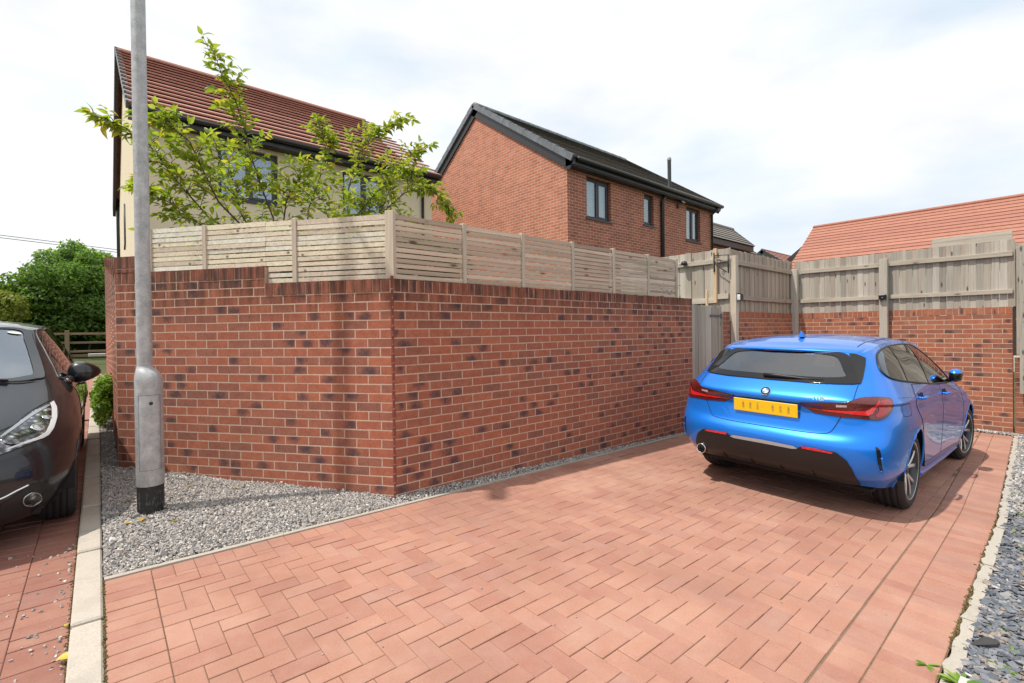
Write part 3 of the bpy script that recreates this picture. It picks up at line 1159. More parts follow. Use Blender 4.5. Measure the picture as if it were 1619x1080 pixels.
# ------------------------------------------------------------------ boundary wall behind the blue car
BX = 10.45
BT = ZC + 0.272
bw = thing("boundary_wall", "red brick boundary wall under the board fence behind the blue car", "wall", (BX, 3.55, gz(BX, 3.5)))
fl = run_bricks((BX, 3.56), (0, -1), (1, 0), 27, BT - 0.1125 + 0.0, 25, 1, gz, unit=0.1113)
el = run_bricks((7.87, 3.562), (1, 0), (0, 1), 23, BT - 0.1125, 24, 0, gz)
lay_bricks(bw, fl, M_brick2, 290)
lay_bricks(bw, el, M_brick2, 0, name="side_brick")
cop = []
coping((BX, 3.56), (0, -1), (1, 0), 3.0, BT)
coping((7.87, 3.562), (1, 0), (0, 1), 2.58, BT)
lay_bricks(bw, cop, M_brick2, 300, name="coping_brick", H=0.1025, D=0.1)
core = MB()
slab((BX, 3.566), (0, -1), (1, 0), 3.005, -1.0, BT - 0.006, 0.2)
slab((7.87, 3.562), (1, 0), (0, 1), 2.60, -1.0, BT - 0.007, 0.2)
core.build("mortar", M_mortar, bw)

side = thing("side_wall", "short red brick wall at the far right behind a bolted post", "wall", (10.5, 0.4, gz(10.5, 0.4)))
sl = run_bricks((10.50, 0.548), (0, -1), (1, 0), 18, ZC - 0.50, 18, 0, gz)
lay_bricks(side, sl, M_brick2, 0)
core = MB()
slab((10.502, 0.538), (0, -1), (1, 0), 2.0, -1.0, ZC - 0.512, 0.2)
core.build("mortar", M_mortar, side)
b = MB()
b.box((7.49, 3.575, gz(7.6, 3.6) - 0.1), (7.72, 3.70, ZC + 0.262))
core = MB()
pier = thing("gate_pier", "narrow red brick pier between wooden gate and fence post", "pier", (7.6, 3.6, gz(7.6, 3.6)))
pl = run_bricks((7.49, 3.57), (1, 0), (0, 1), 2, ZC + 0.262, 25, 0, gz)
lay_bricks(pier, pl, M_brick, 60)
b.build("mortar", M_mortar, pier)
# ------------------------------------------------------------------ slatted screens on the garden wall
_sl = {}


def slat_mesh(L, h, mat, var):
    k = (round(L, 3), h, mat.name, var)
    if k not in _sl:
        b = MB()
        n = 6
        vs, fs = [], []
        for i in range(n + 1):
            x = L * i / n
            e0 = noise.noise(Vector((x * 3 + var * 9.1, var, 0))) * 0.0022
            e1 = noise.noise(Vector((x * 3 + var * 5.3, var, 7))) * 0.0022
            vs += [(x, 0, e0), (x, 0, h + e1), (x, 0.016, h + e1), (x, 0.016, e0)]
        for i in range(n):
            for q in range(4):
                a, c = i * 4 + q, i * 4 + (q + 1) % 4
                fs.append((a, a + 4, c + 4, c))
        fs += [(0, 1, 2, 3), (n * 4 + 3, n * 4 + 2, n * 4 + 1, n * 4)]
        b.add(vs, fs)
        _sl[k] = b.mesh("slat", mat)
    return _sl[k]


def screen(parent, o, d, inward, stops, z0, z1, mat, postw=0.045):
    """slat panels between the stops (distances from o along d)"""
    n = max(3, round((z1 - z0) / 0.0447))
    step = (z1 - z0 - 0.004) / n
    for a, c in zip(stops[:-1], stops[1:]):
        for i in range(n):
            L = c - a - 0.004
            m = frame((o[0] + d[0] * (a + 0.002) + inward[0] * 0.03, o[1] + d[1] * (a + 0.002) + inward[1] * 0.03, z0 + 0.004 + i * step + random.uniform(-0.0015, 0.0015)), d, inward)
            m = m @ Matrix.Translation((0, random.uniform(-0.003, 0.003), 0)) @ Matrix.Rotation(random.uniform(-0.0022, 0.0022), 4, 'Y')
            h = 0.0350 if i < n - 1 else 0.041
            link("slat", slat_mesh(L, h, mat, random.randrange(6)), parent, m)


def posts(parent, o, d, inward, stops, z0, z1, w, mat, name="post", dep=0.045, dz=0.012):
    for s in stops:
        b = MB()
        b.cbox((-w / 2, -0.012, 0), (w / 2, dep, z1 - z0 + dz), 0.003)
        link(name, b.mesh("post", mat), parent, frame((o[0] + d[0] * s + inward[0] * 0.03, o[1] + d[1] * s + inward[1] * 0.03, z0), d, inward))


FT = ZC + 0.972
scA = thing("slatted_screen", "sunlit slatted timber screen on the short stepped wall behind the lamp post", "fence", (CORNER[0], CORNER[1], WTOP), "slatted screens on the garden wall")
a0 = ALEN - 2.40
OA = AEND
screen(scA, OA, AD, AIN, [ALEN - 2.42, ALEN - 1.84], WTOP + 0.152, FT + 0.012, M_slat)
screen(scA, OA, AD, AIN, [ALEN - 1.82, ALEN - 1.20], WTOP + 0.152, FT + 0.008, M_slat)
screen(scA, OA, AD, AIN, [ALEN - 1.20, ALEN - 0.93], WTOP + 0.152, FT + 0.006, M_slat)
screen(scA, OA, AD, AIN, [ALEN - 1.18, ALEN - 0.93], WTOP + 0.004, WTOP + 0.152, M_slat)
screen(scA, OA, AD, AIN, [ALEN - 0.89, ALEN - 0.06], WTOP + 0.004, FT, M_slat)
posts(scA, OA, AD, AIN, [ALEN - 2.43, ALEN - 1.83], WTOP + 0.15, FT, 0.042, M_post)
posts(scA, OA, AD, AIN, [ALEN - 0.912], WTOP + 0.001, FT, 0.042, M_post)
posts(scA, OA, AD, AIN, [ALEN - 0.03], WTOP + 0.001, FT + 0.01, 0.075, M_post, "corner_post", 0.07)
scB = thing("slatted_screen", "long shaded slatted timber screen on the long wall leading to the gate", "fence", (CORNER[0], CORNER[1], WTOP), "slatted screens on the garden wall")
st = [0.03, 0.735, 1.455, 2.20, 2.935, 3.67, 4.36]
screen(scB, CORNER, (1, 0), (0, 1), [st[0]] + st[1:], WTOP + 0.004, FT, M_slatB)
posts(scB, CORNER, (1, 0), (0, 1), st[1:], WTOP + 0.001, FT, 0.042, M_post)

# ------------------------------------------------------------------ board fences
_bd = {}


def board_mesh(w, h, mat, var):
    k = (round(w, 3), round(h, 2), mat.name, var)
    if k not in _bd:
        b = MB()
        j = [random.uniform(-0.008, 0.008) for _ in range(2)]
        vs = [(0, 0, 0), (w, 0, 0), (w, 0.014, 0), (0, 0.014, 0), (0, 0, h + j[0]), (w, 0, h + j[1]), (w, 0.014, h + j[1]), (0, 0.014, h + j[0])]
        b.add(vs, ((0, 3, 2, 1), (4, 5, 6, 7), (0, 1, 5, 4), (1, 2, 6, 5), (2, 3, 7, 6), (3, 0, 4, 7)))
        _bd[k] = b.mesh("board", mat)
    return _bd[k]


def boards(parent, o, d, inward, length, z0, z1, w, mat, off=0.02, name="board"):
    n = round(length / w)
    w = length / n
    for i in range(n):
        m = frame((o[0] + d[0] * (i * w + 0.0015) + inward[0] * (off + (0.007 if i % 2 else 0.0)), o[1] + d[1] * (i * w + 0.0015) + inward[1] * (off + (0.007 if i % 2 else 0.0)), z0 + random.uniform(-0.006, 0.002)), d, inward)
        m = m @ Matrix.Rotation(random.uniform(-0.004, 0.004), 4, 'Y')
        link(name, board_mesh(w - random.uniform(0.002, 0.005), z1 - z0, mat, random.randrange(5)), parent, m)


def rail(parent, o, d, inward, a, c, z, h, mat, off=-0.02, dep=0.038, name="rail", tilt=0.0):
    b = MB()
    b.cbox((0, 0, 0), (c - a, dep, h), 0.003)
    m = frame((o[0] + d[0] * a + inward[0] * off, o[1] + d[1] * a + inward[1] * off, z), d, inward) @ Matrix.Rotation(tilt, 4, 'Y')
    link(name, b.mesh("rail", mat), parent, m)


fF = thing("board_fence", "grey weathered board fence above the back boundary wall behind the blue car", "fence", (BX, 2.0, BT), "tall board fences")
OF, DF, IF = (BX, 3.555), (0, -1), (1, 0)
boards(fF, OF, DF, IF, 3.03, BT + 0.003, ZC + 1.29, 0.086, M_board, 0.022)
for a, c in ((0.10, 1.38), (1.51, 3.0)):
    rail(fF, OF, DF, IF, a, c, ZC + 1.045, 0.072, M_rail, -0.018, tilt=0.006)
    rail(fF, OF, DF, IF, a, c, ZC + 0.475, 0.068, M_rail, -0.018, tilt=0.003)
for s, zt in ((0.03, 1.135), (1.445, 1.17)):
    b = MB()
    b.cbox((-0.058, -0.10, 0), (0.058, 0.0, ZC + zt - gz(BX, 2)), 0.004)
    link("post", b.mesh("post", M_board), fF, frame((OF[0] - 0.022, OF[1] - s, gz(BX, 2)), DF, IF))
b = MB()
b.cbox((0, 0, 0), (0.93, 0.03, 0.078), 0.003)
b.cbox((0.004, 0.004, 0.08), (0.93, 0.032, 0.150), 0.003)
o = link("spare_planks", b.mesh("spare_planks", M_rail), None, frame((BX + 0.05, 1.49, ZC + 1.285), DF, IF))
tag(o, "two pale planks lying along the top of the back board fence", "planks")

fE = thing("board_fence", "shaded brown board fence running from the gate post back to the boundary corner", "fence", (7.8, 3.58, BT), "tall board fences")
OE, DE, IE = (7.78, 3.56), (1, 0), (0, 1)
boards(fE, OE, DE, IE, 2.68, BT + 0.002, ZC + 1.29, 0.094, M_boardB, 0.03)
rail(fE, OE, DE, IE, 0.05, 2.62, ZC + 1.04, 0.075, M_railx, -0.012)
rail(fE, OE, DE, IE, 0.05, 2.62, ZC + 0.47, 0.07, M_railx, -0.012)
b = MB()
b.cbox((-0.05, -0.04, 0), (0.05, 0.05, ZC + 1.165 - gz(7.75, 3.5)), 0.004)
link("post", b.mesh("post", M_post), fE, frame((7.785, 3.52, gz(7.75, 3.5)), DE, IE))

fD = thing("board_fence", "pale sunlit board fence standing in the garden behind the gate", "fence", (7.75, 4.2, gz(7.7, 4)), "tall board fences")
OD, DD, ID = (7.76, 5.75), (0, -1), (1, 0)
boards(fD, OD, DD, ID, 2.17, ZC - 0.9, ZC + 1.31, 0.115, M_board, 0.03)
rail(fD, OD, DD, ID, 0.0, 1.93, ZC + 1.075, 0.075, M_rail, -0.01)
rail(fD, OD, DD, ID, 1.95, 2.14, ZC + 1.085, 0.07, M_rail, -0.01)
rail(fD, OD, DD, ID, 0.0, 1.93, ZC + 0.42, 0.085, M_rail, -0.01)
rail(fD, OD, DD, ID, 1.95, 2.14, ZC + 0.48, 0.085, M_rail, -0.01)
b = MB()
b.cbox((1.90, -0.03, 0), (1.955, 0.008, 0.90), 0.003)
link("brace", b.mesh("brace", M_newwood), fD, frame((OD[0], OD[1], ZC + 0.42), DD, ID))

gate = thing("garden_gate", "grey closeboard garden gate between the long wall and the fence", "gate", (7.0, 3.6, gz(7, 3.6)))
boards(gate, (6.555, 3.60), (1, 0), (0, 1), 0.93, gz(7, 3.6) + 0.04, ZC + 0.352, 0.103, M_board, 0.0)
rail(gate, (6.555, 3.60), (1, 0), (0, 1), 0.02, 0.91, ZC + 0.1, 0.09, M_railx, 0.024, 0.03)
rail(gate, (6.555, 3.60), (1, 0), (0, 1), 0.02, 0.91, ZC - 1.1, 0.09, M_railx, 0.024, 0.03)
b = MB()
b.cbox((0.56, -0.008, 0), (0.93, 0.0, 0.034), 0.002)
b.cbox((0.885, -0.012, -0.02), (0.935, 0.0, 0.05), 0.002)
link("hinge", b.mesh("hinge", mat_gloss("weathered_iron", (0.14, 0.14, 0.15), 0.6, 0.4)), gate, frame((6.555, 3.60, ZC + 0.18), (1, 0), (0, 1)))
b = MB()
b.cbox((0.60, 0, 0), (0.64, 0.03, 0.27), 0.003)
o = link("timber_batten", b.mesh("timber_batten", M_newwood), None, frame((6.555, 3.66, ZC + 0.33), (1, 0), (0, 1)))
tag(o, "short fresh timber batten standing behind the top of the gate", "batten")

ps = thing("bolted_post", "thick weathered post with bolts at the far right edge", "post", (10.36, 0.44, gz(10.4, 0.4)))
b = MB()
b.cbox((10.33, 0.372, ZC - 1.03), (10.43, 0.482, ZC + 1.175), 0.005)
b.build("post", M_board, ps)
b = MB()
b.cbox((10.432, 0.30, ZC - 0.45), (10.47, 0.518, ZC + 1.165), 0.004)
b.build("plank", M_board, ps)
for z in (-0.87, -0.66, 0.05, 0.34, 0.9):
    b = MB()
    b.lathe([(0.0, 0), (0.012, 0), (0.012, 0.012), (0.0, 0.014)], 8, axis='x', mat=Matrix.Translation((10.33, 0.43, ZC + z)) @ Matrix.Rotation(math.pi, 4, 'Z'))
    b.build("bolt", mat_gloss("galvanised_bolt", (0.45, 0.46, 0.47), 0.4, 0.8) if z < -0.8 else bpy.data.materials["galvanised_bolt"], ps)
fG = thing("board_fence", "board fence running out of frame beyond the bolted post", "fence", (10.5, 0.0, ZC - 0.4), "tall board fences")
boards(fG, (10.56, 0.56), (0, -1), (1, 0), 2.4, ZC - 0.47, ZC + 1.22, 0.1, M_board, 0.0)

# small things on the fences
def solar_light(x, y, z, d, inward, label):
    t = thing("solar_light", label, "lamp", (x, y, z), "solar lights on the fence posts")
    m = frame((x, y, z), d, inward)
    b = MB()
    b.cbox((-0.055, -0.055, 0), (0.055, 0.0, 0.085), 0.01, m)
    b.build("housing", M_black, t)
    b = MB()
    b.cbox((-0.045, -0.068, 0.05), (0.045, -0.05, 0.095), 0.006, m @ Matrix.Rotation(R(12), 4, 'X'))
    b.build("solar_panel", mat_gloss("solar_cell", (0.02, 0.025, 0.04), 0.12), t)
    b = MB()
    b.lathe([(0.0, -0.012), (0.013, -0.010), (0.016, 0.0)], 10, axis='y', mat=m @ Matrix.Translation((0, -0.053, 0.035)))
    b.build("lens", M_white, t)


solar_light(10.325, 2.11, ZC + 0.465, (0, -1), (1, 0), "small black solar light on the middle post of the back fence")
t = thing("solar_light", "black solar light with a pale face on the gate side fence post", "lamp", (7.8, 3.46, ZC + 0.46), "solar lights on the fence posts")
m = frame((7.785, 3.48, ZC + 0.43), (1, 0), (0, 1))
b = MB()
b.add([m @ Vector(p) for p in ((-0.02, 0, 0), (0.07, 0, 0.02), (0.09, 0, 0.065), (0.07, 0, 0.11), (-0.02, 0, 0.13), (-0.02, -0.06, 0), (0.07, -0.06, 0.02), (0.09, -0.06, 0.065), (0.07, -0.06, 0.11), (-0.02, -0.06, 0.13))],
      [(4, 3, 2, 1, 0), (5, 6, 7, 8, 9), (0, 1, 6, 5), (1, 2, 7, 6), (2, 3, 8, 7), (3, 4, 9, 8), (4, 0, 5, 9)])
b.build("housing", M_black, t)
b = MB()
b.add([m @ Vector(p) for p in ((-0.023, -0.055, 0.02), (-0.023, -0.005, 0.02), (-0.023, -0.005, 0.11), (-0.023, -0.055, 0.11), (-0.030, -0.03, 0.065))], [(0, 1, 4), (1, 2, 4), (2, 3, 4), (3, 0, 4)])
b.build("lens", M_white, t)
b = MB()
b.lathe([(0.0, 0.0), (0.05, 0.012), (0.055, 0.035), (0.04, 0.07), (0.0, 0.082)], 14, axis='z', origin=(7.70, 4.35, ZC + 1.095))
b.tube([(7.70, 4.35, ZC + 1.13), (7.755, 4.35, ZC + 1.14)], 0.012, 6)
tag(b.build("security_sensor", M_black, None, True), "round black lamp on the top rail of the garden fence", "lamp")
b = MB()
B0 = Vector((7.715, 3.83, ZC + 0.93))
b.tube([B0 + Vector((0, 0, 0.32)), B0 + Vector((0, -0.005, 0.0))], 0.010, 6)
b.tube([B0 + Vector((0, 0, 0.27)), B0 + Vector((-0.02, -0.27, 0.25))], 0.007, 6)
b.tube([B0 + Vector((0, 0, 0.25)), B0 + Vector((-0.01, -0.04, 0.12)), B0 + Vector((-0.01, -0.12, 0.05)), B0 + Vector((-0.02, -0.22, -0.02))], 0.008, 6)
b.tube([B0 + Vector((-0.02, -0.25, 0.25)), B0 + Vector((-0.02, -0.25, -0.04))], 0.012, 6)
b.tube([B0 + Vector((-0.01, -0.06, 0.16)), B0 + Vector((-0.01, -0.10, 0.13)), B0 + Vector((-0.01, -0.13, 0.17)), B0 + Vector((-0.01, -0.10, 0.2)), B0 + Vector((-0.01, -0.07, 0.18))], 0.006, 6)
tag(b.build("basket_bracket", M_black, None, True), "black scrolled hanging basket bracket on the pale garden fence", "bracket")
# wire bird on a stake behind the wall end
b = MB()
W0 = Vector((6.16, 3.80, WTOP - 0.03))
b.tube([W0, W0 + Vector((0, 0, 0.30))], 0.006, 6)
b.tube([W0 + Vector((0, 0, 0.26)), W0 + Vector((0.46, 0, 0.24))], 0.004, 5)
b.tube([W0 + Vector((0.15, 0, 0.08)), W0 + Vector((0.24, 0, 0.06)), W0 + Vector((0.33, 0, 0.12)), W0 + Vector((0.39, 0, 0.2)), W0 + Vector((0.37, 0, 0.255)), W0 + Vector((0.32, 0, 0.24)), W0 + Vector((0.33, 0, 0.2))], 0.005, 6)
bird = [(0.07, 0.165), (0.12, 0.135), (0.17, 0.135), (0.205, 0.165), (0.235, 0.175), (0.215, 0.135), (0.185, 0.10), (0.15, 0.085), (0.12, 0.10)]
vs = [W0 + Vector((x, -0.006, z)) for x, z in bird] + [W0 + Vector((x, 0.006, z)) for x, z in bird]
nb = len(bird)
b.add(vs, [tuple(range(nb)), tuple(range(2 * nb - 1, nb - 1, -1))] + [(i, i + nb, (i + 1) % nb + nb, (i + 1) % nb) for i in range(nb)])
b.tube([W0 + Vector((0.15, 0, 0.09)), W0 + Vector((0.15, 0, 0.02))], 0.004, 5)
tag(b.build("bird_ornament", M_black, None), "black metal bird ornament on a stake behind the end of the long wall", "ornament")

# channel drain at the end of the drive
dr = thing("channel_drain", "slotted metal channel drain at the far end of the drive", "drain", (10.22, 0.7, gz(10.2, 0.7)))
M_drain = mat_gloss("galvanised_grate", (0.36, 0.35, 0.33), 0.5, 0.5)
b = MB()
for xx in (10.205, 10.285):
    b.box((xx, -0.6, -0.06), (xx + 0.012, 0.98, 0.004))
b.box((10.207, -0.6, -0.07), (10.295, 0.98, -0.05))
for q in range(len(b.v)):
    v = b.v[q]
    b.v[q] = (v[0], v[1], v[2] + gz(v[0], v[1]))
b.build("channel", mat_gloss("drain_black", (0.015, 0.015, 0.015), 0.7), dr)
for k in range(40):
    y = -0.58 + k * 0.039
    b = MB()
    b.cbox((10.212, y, -0.012), (10.288, y + 0.018, 0.005), 0.002)
    link("grate_bar", b.mesh("grate_bar", M_drain), dr, Matrix.Translation((0, 0, gz(10.25, y))))

# ------------------------------------------------------------------ lamp post
def mat_galv():
    t = NT("galvanised_steel")
    wp = t.worldpos()
    vo = t.node("TexVoronoi")
    vo.inputs["Scale"].default_value = 55
    t.link(wp, vo.inputs["Vector"])
    n = t.noise(wp, 14, 6, 0.7)
    col = t.ramp(n, ((0.3, (0.30, 0.315, 0.325)), (0.7, (0.52, 0.53, 0.53))))
    col = t.mix(0.3, col, t.ramp(vo.outputs["Distance"], ((0.1, (0.75, 0.75, 0.75)), (0.6, (1.2, 1.2, 1.2)))), 'MULTIPLY')
    st = t.noise(t.worldpos((40, 40, 3)), 1.0, 5, 0.6)
    col = t.mix(t.ramp(st, ((0.55, 0), (0.8, 0.35))), col, (0.22, 0.225, 0.23))
    return t.set(col, 0.52, 0.35, t.bump(n, 0.15, 0.003), 0.5)


M_galv = mat_galv()
LX, LY = 0.272, 4.365
LZ = gz(LX, LY)
lamp = thing("lamp_post", "galvanised steel lamp post with black root band standing in the gravel", "lamp post", (LX, LY, LZ))
b = MB()
b.lathe([(0.0815, -0.05), (0.0815, 0.22)], 40, (LX, LY, LZ + 0.0))
t = NT("black_bitumen_band")
n_ = t.noise(t.worldpos((30, 30, 12)), 1.6, 7, 0.75)
col = t.mix(t.ramp(n_, ((0.55, 0), (0.6, 0.55))), (0.012, 0.012, 0.013), (0.16, 0.155, 0.15))
t.set(col, 0.55, 0, t.bump(n_, 0.5, 0.004))
b.build("root_band", t.mat, lamp, True)
b = MB()
prof = [(0.0835, 0.215, 0), (0.0845, 0.22, 0), (0.0845, 0.93, 0), (0.084, 0.975, 0), (0.079, 1.01, 0.15), (0.069, 1.035, 0.4), (0.058, 1.052, 0.75), (0.049, 1.066, 1.0), (0.0475, 1.075, 1.0)]
n_ = 40
vs, fs = [], []
for r_a, h_a, k_a in prof:
    for k in range(n_):
        a = 2 * math.pi * k / n_
        vs.append((LX - 0.020 * k_a + r_a * math.cos(a), LY + 0.017 * k_a + r_a * math.sin(a), LZ + h_a))
for i in range(len(prof) - 1):
    for k in range(n_):
        fs.append((i * n_ + k, i * n_ + (k + 1) % n_, (i + 1) * n_ + (k + 1) % n_, (i + 1) * n_ + k))
b.add(vs, fs)
b.build("base_section", M_galv, lamp, True)
b = MB()
b.lathe([(0.0470, 1.05), (0.0455, 2.6), (0.042, 4.9), (0.03, 5.0), (0.0, 5.0)], 32, (LX - 0.020, LY + 0.017, LZ))
b.build("shaft", M_galv, lamp, True)
# door let into the base section
a0 = math.atan2(-LY, -LX)
b = MB()
vs, fs = [], []
na, nz = 14, 8
for i in range(na + 1):
    w = a0 - 0.78 + 1.62 * i / na
    for j in range(nz + 1):
        z = 0.335 + (0.865 - 0.335) * j / nz
        edge = 0.0 if (0 < i < na and 0 < j < nz) else -0.006
        rr = 0.0905 + edge
        vs.append((LX + rr * math.cos(w), LY + rr * math.sin(w), LZ + z))
for i in range(na):
    for j in range(nz):
        q = i * (nz + 1) + j
        fs.append((q, q + nz + 1, q + nz + 2, q + 1))
b.add(vs, fs)
door = b.build("door", M_galv, lamp, True)
b = MB()
for (i0, i1, z0_, z1_) in ((-0.79, 0.85, 0.3305, 0.3335), (-0.79, 0.85, 0.8665, 0.8695)):
    vs = []
    for k in range(17):
        w = a0 + i0 + (i1 - i0) * k / 16
        for z in (z0_, z1_):
            vs.append((LX + 0.0851 * math.cos(w), LY + 0.0851 * math.sin(w), LZ + z))
    b.add(vs, [(2 * k, 2 * k + 2, 2 * k + 3, 2 * k + 1) for k in range(16)])
for w in (a0 - 0.80, a0 + 0.86):
    vs = [(LX + 0.0851 * math.cos(w + d), LY + 0.0851 * math.sin(w + d), LZ + z) for d in (-0.018, 0.018) for z in (0.33, 0.87)]
    b.add(vs, [(0, 2, 3, 1)])
b.build("door_gap", mat_gloss("door_gap_shadow", (0.13, 0.135, 0.14), 0.8), lamp, fix=False)
b = MB()
w = a0 + 0.12
b.lathe([(0.0, 0.004), (0.008, 0.004), (0.012, 0.003), (0.013, 0.0)], 12, axis='x', mat=Matrix.Translation((LX, LY, LZ + 0.81)) @ Matrix.Rotation(w, 4, 'Z') @ Matrix.Translation((0.0875, 0, 0)))
b.build("lock", M_black, door)
hd = Vector((-0.59, -0.81, 0))
top = Vector((LX - 0.01, LY + 0.009, LZ + 4.98))
b = MB()
b.tube([top + Vector((0, 0, -0.05)), top + hd * 0.12 + Vector((0, 0, 0.05)), top + hd * 0.22 + Vector((0, 0, 0.06))], 0.022, 10)
b.build("bracket", M_galv, lamp, True)
b = MB()
b.cbox((-0.02, -0.08, -0.03), (0.40, 0.08, 0.05), 0.03, Matrix.Translation(top + hd * 0.16 + Vector((0, 0, 0.06))) @ Matrix.Rotation(math.atan2(hd.y, hd.x), 4, 'Z'))
b.build("lantern", plain("lantern_grey", (0.35, 0.36, 0.37), 0.5), lamp)
# ------------------------------------------------------------------ houses
def mat_house_brick(name, c1, c2, mortar, plane):
    t = NT(name)
    g = t.node("NewGeometry")
    sep = t.node("SeparateXYZ")
    t.link(g.outputs["Position"], sep.inputs[0])
    cmb = t.node("CombineXYZ")
    t.link(sep.outputs[1 if plane == 'y' else 0], cmb.inputs[0])
    t.link(sep.outputs[2], cmb.inputs[1])
    br = t.node("TexBrick")
    t.link(cmb.outputs[0], br.inputs["Vector"])
    br.inputs["Scale"].default_value = 1.0
    br.inputs["Brick Width"].default_value = 0.225
    br.inputs["Row Height"].default_value = 0.075
    br.inputs["Mortar Size"].default_value = 0.0055
    br.inputs["Mortar Smooth"].default_value = 0.1
    br.inputs["Bias"].default_value = 0.0
    br.inputs["Color1"].default_value = (*c1, 1)
    br.inputs["Color2"].default_value = (*c2, 1)
    br.inputs["Mortar"].default_value = (*mortar, 1)
    # some burnt bricks: a second lattice picks them out
    b2 = t.node("TexBrick")
    t.link(cmb.outputs[0], b2.inputs["Vector"])
    for k, v in (("Scale", 1.0), ("Brick Width", 0.225), ("Row Height", 0.075), ("Mortar Size", 0.0), ("Bias", -0.55)):
        b2.inputs[k].default_value = v
    b2.inputs["Color1"].default_value = (0, 0, 0, 1)
    b2.inputs["Color2"].default_value = (1, 1, 1, 1)
    pick = t.ramp(b2.outputs["Color"], ((0.5, 0), (0.9, 1)))
    n = t.noise(t.worldpos(), 3.0, 5, 0.6)
    n2 = t.noise(t.worldpos(), 40, 4, 0.6)
    col = t.mix(t.math('MULTIPLY', pick, t.math('SUBTRACT', 0.75, t.math('MULTIPLY', br.outputs["Fac"], 0.75))), br.outputs["Color"], (0.12, 0.065, 0.055))
    col = t.mix(0.45, col, t.ramp(n, ((0.3, (0.7, 0.7, 0.7)), (0.7, (1.25, 1.25, 1.25)))), 'MULTIPLY')
    col = t.mix(0.5, col, t.ramp(n2, ((0.3, (0.65, 0.65, 0.65)), (0.7, (1.3, 1.3, 1.3)))), 'MULTIPLY')
    h = t.math('SUBTRACT', 1.0, br.outputs["Fac"])
    return t.set(col, 0.9, 0, t.bump(h, 0.5, 0.01), 0.25)


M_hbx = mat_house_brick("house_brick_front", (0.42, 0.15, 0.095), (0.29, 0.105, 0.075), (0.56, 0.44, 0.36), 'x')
M_hby = mat_house_brick("house_brick_gable_sunlit", (0.53, 0.21, 0.13), (0.42, 0.16, 0.10), (0.62, 0.50, 0.41), 'y')  # paler, more orange copy: sun on the gable put into the brick colour


def mat_render(name, c):
    t = NT(name)
    n = t.noise(t.worldpos(), 180, 4, 0.6)
    n2 = t.noise(t.worldpos((0.5, 0.5, 0.25)), 2.0, 5, 0.65)
    col = t.mix(t.ramp(n2, ((0.4, 0.0), (0.8, 0.22))), c, tuple(x * 0.72 for x in c))
    col = t.mix(0.25, col, t.ramp(n, ((0.3, (0.8, 0.8, 0.8)), (0.7, (1.15, 1.15, 1.15)))), 'MULTIPLY')
    return t.set(col, 0.92, 0, t.bump(n, 0.3, 0.004), 0.2)


M_cream = mat_render("cream_render", (0.75, 0.66, 0.49))
M_mint = mat_render("pale_mint_render", (0.60, 0.66, 0.58))


def mat_tile(name, stops, moss=None, axis=0):
    t = NT(name)
    r = t.rand()
    base = t.ramp(r, stops)
    sc = [1.2] * 3
    sc[axis] = 3.4
    n = t.noise(t.worldpos(tuple(sc)), 1.6, 5, 0.7)
    n2 = t.noise(t.worldpos(), 28, 5, 0.7)
    col = t.mix(0.5, base, t.ramp(n2, ((0.3, (0.7, 0.7, 0.7)), (0.7, (1.25, 1.25, 1.25)))), 'MULTIPLY')
    col = t.mix(t.ramp(n, ((0.45, 0), (0.75, 0.3))), col, tuple(x * 0.55 for x in stops[0][1]))
    if moss:
        n3 = t.noise(t.worldpos(), 2.2, 7, 0.75)
        col = t.mix(t.ramp(n3, ((0.42, 0), (0.62, 0.75))), col, moss)
    return t.set(col, 0.85, 0, t.bump(n2, 0.3, 0.006), 0.25)


M_tile_red = mat_tile("russet_roof_tile", ((0, (0.44, 0.235, 0.19)), (0.5, (0.50, 0.275, 0.225)), (1, (0.41, 0.215, 0.18))))
M_tile_or = mat_tile("orange_roof_tile", ((0, (0.37, 0.165, 0.118)), (0.5, (0.41, 0.188, 0.135)), (1, (0.34, 0.15, 0.11))), axis=1)
M_tile_dk = mat_tile("dark_roof_tile", ((0, (0.075, 0.07, 0.065)), (0.5, (0.11, 0.10, 0.092)), (1, (0.06, 0.058, 0.055))), moss=(0.085, 0.07, 0.035))
M_tile_gy = mat_tile("grey_roof_tile", ((0, (0.19, 0.175, 0.16)), (1, (0.25, 0.23, 0.21))))
M_verge = plain("grey_verge_tile", (0.15, 0.17, 0.19), 0.5, var=0.3, nscale=6)


def roof_slope(parent, e0, e1, upv_, length, mat, gauge=0.34, riser=0.036, name="roof_tiles", lift=0.0):
    """courses of interlocking tiles stepping up a slope; e0-e1 eave line, upv_ unit vector up the slope"""
    e0, e1, u = Vector(e0), Vector(e1), Vector(upv_).normalized()
    al = (e1 - e0).normalized()
    nrm = al.cross(u)
    if nrm.z < 0:
        nrm = -nrm
    n = max(2, round(length / gauge))
    gg = length / n
    b = MB()
    lip = riser * 0.42
    for i in range(n):
        jit = random.uniform(-0.003, 0.003)
        dx = e1 - e0
        a = e0 + u * (gg * i - 0.045) + nrm * (riser + lift + jit)
        a2 = e0 + u * (gg * i - 0.045) + nrm * (riser - lip + lift + jit)
        k = e0 + u * (gg * i + 0.10) + nrm * (0.0025 + lift)
        c = e0 + u * (gg * (i + 1) + 0.02) + nrm * (0.004 + lift)
        b.add([a, a + dx, c + dx, c, a2, a2 + dx, k, k + dx], [(0, 1, 2, 3), (4, 5, 1, 0), (6, 7, 5, 4), (0, 3, 6, 4), (1, 5, 7, 2), (3, 2, 7, 6)])
    o = b.build(name, mat, parent)
    return stuff(o)


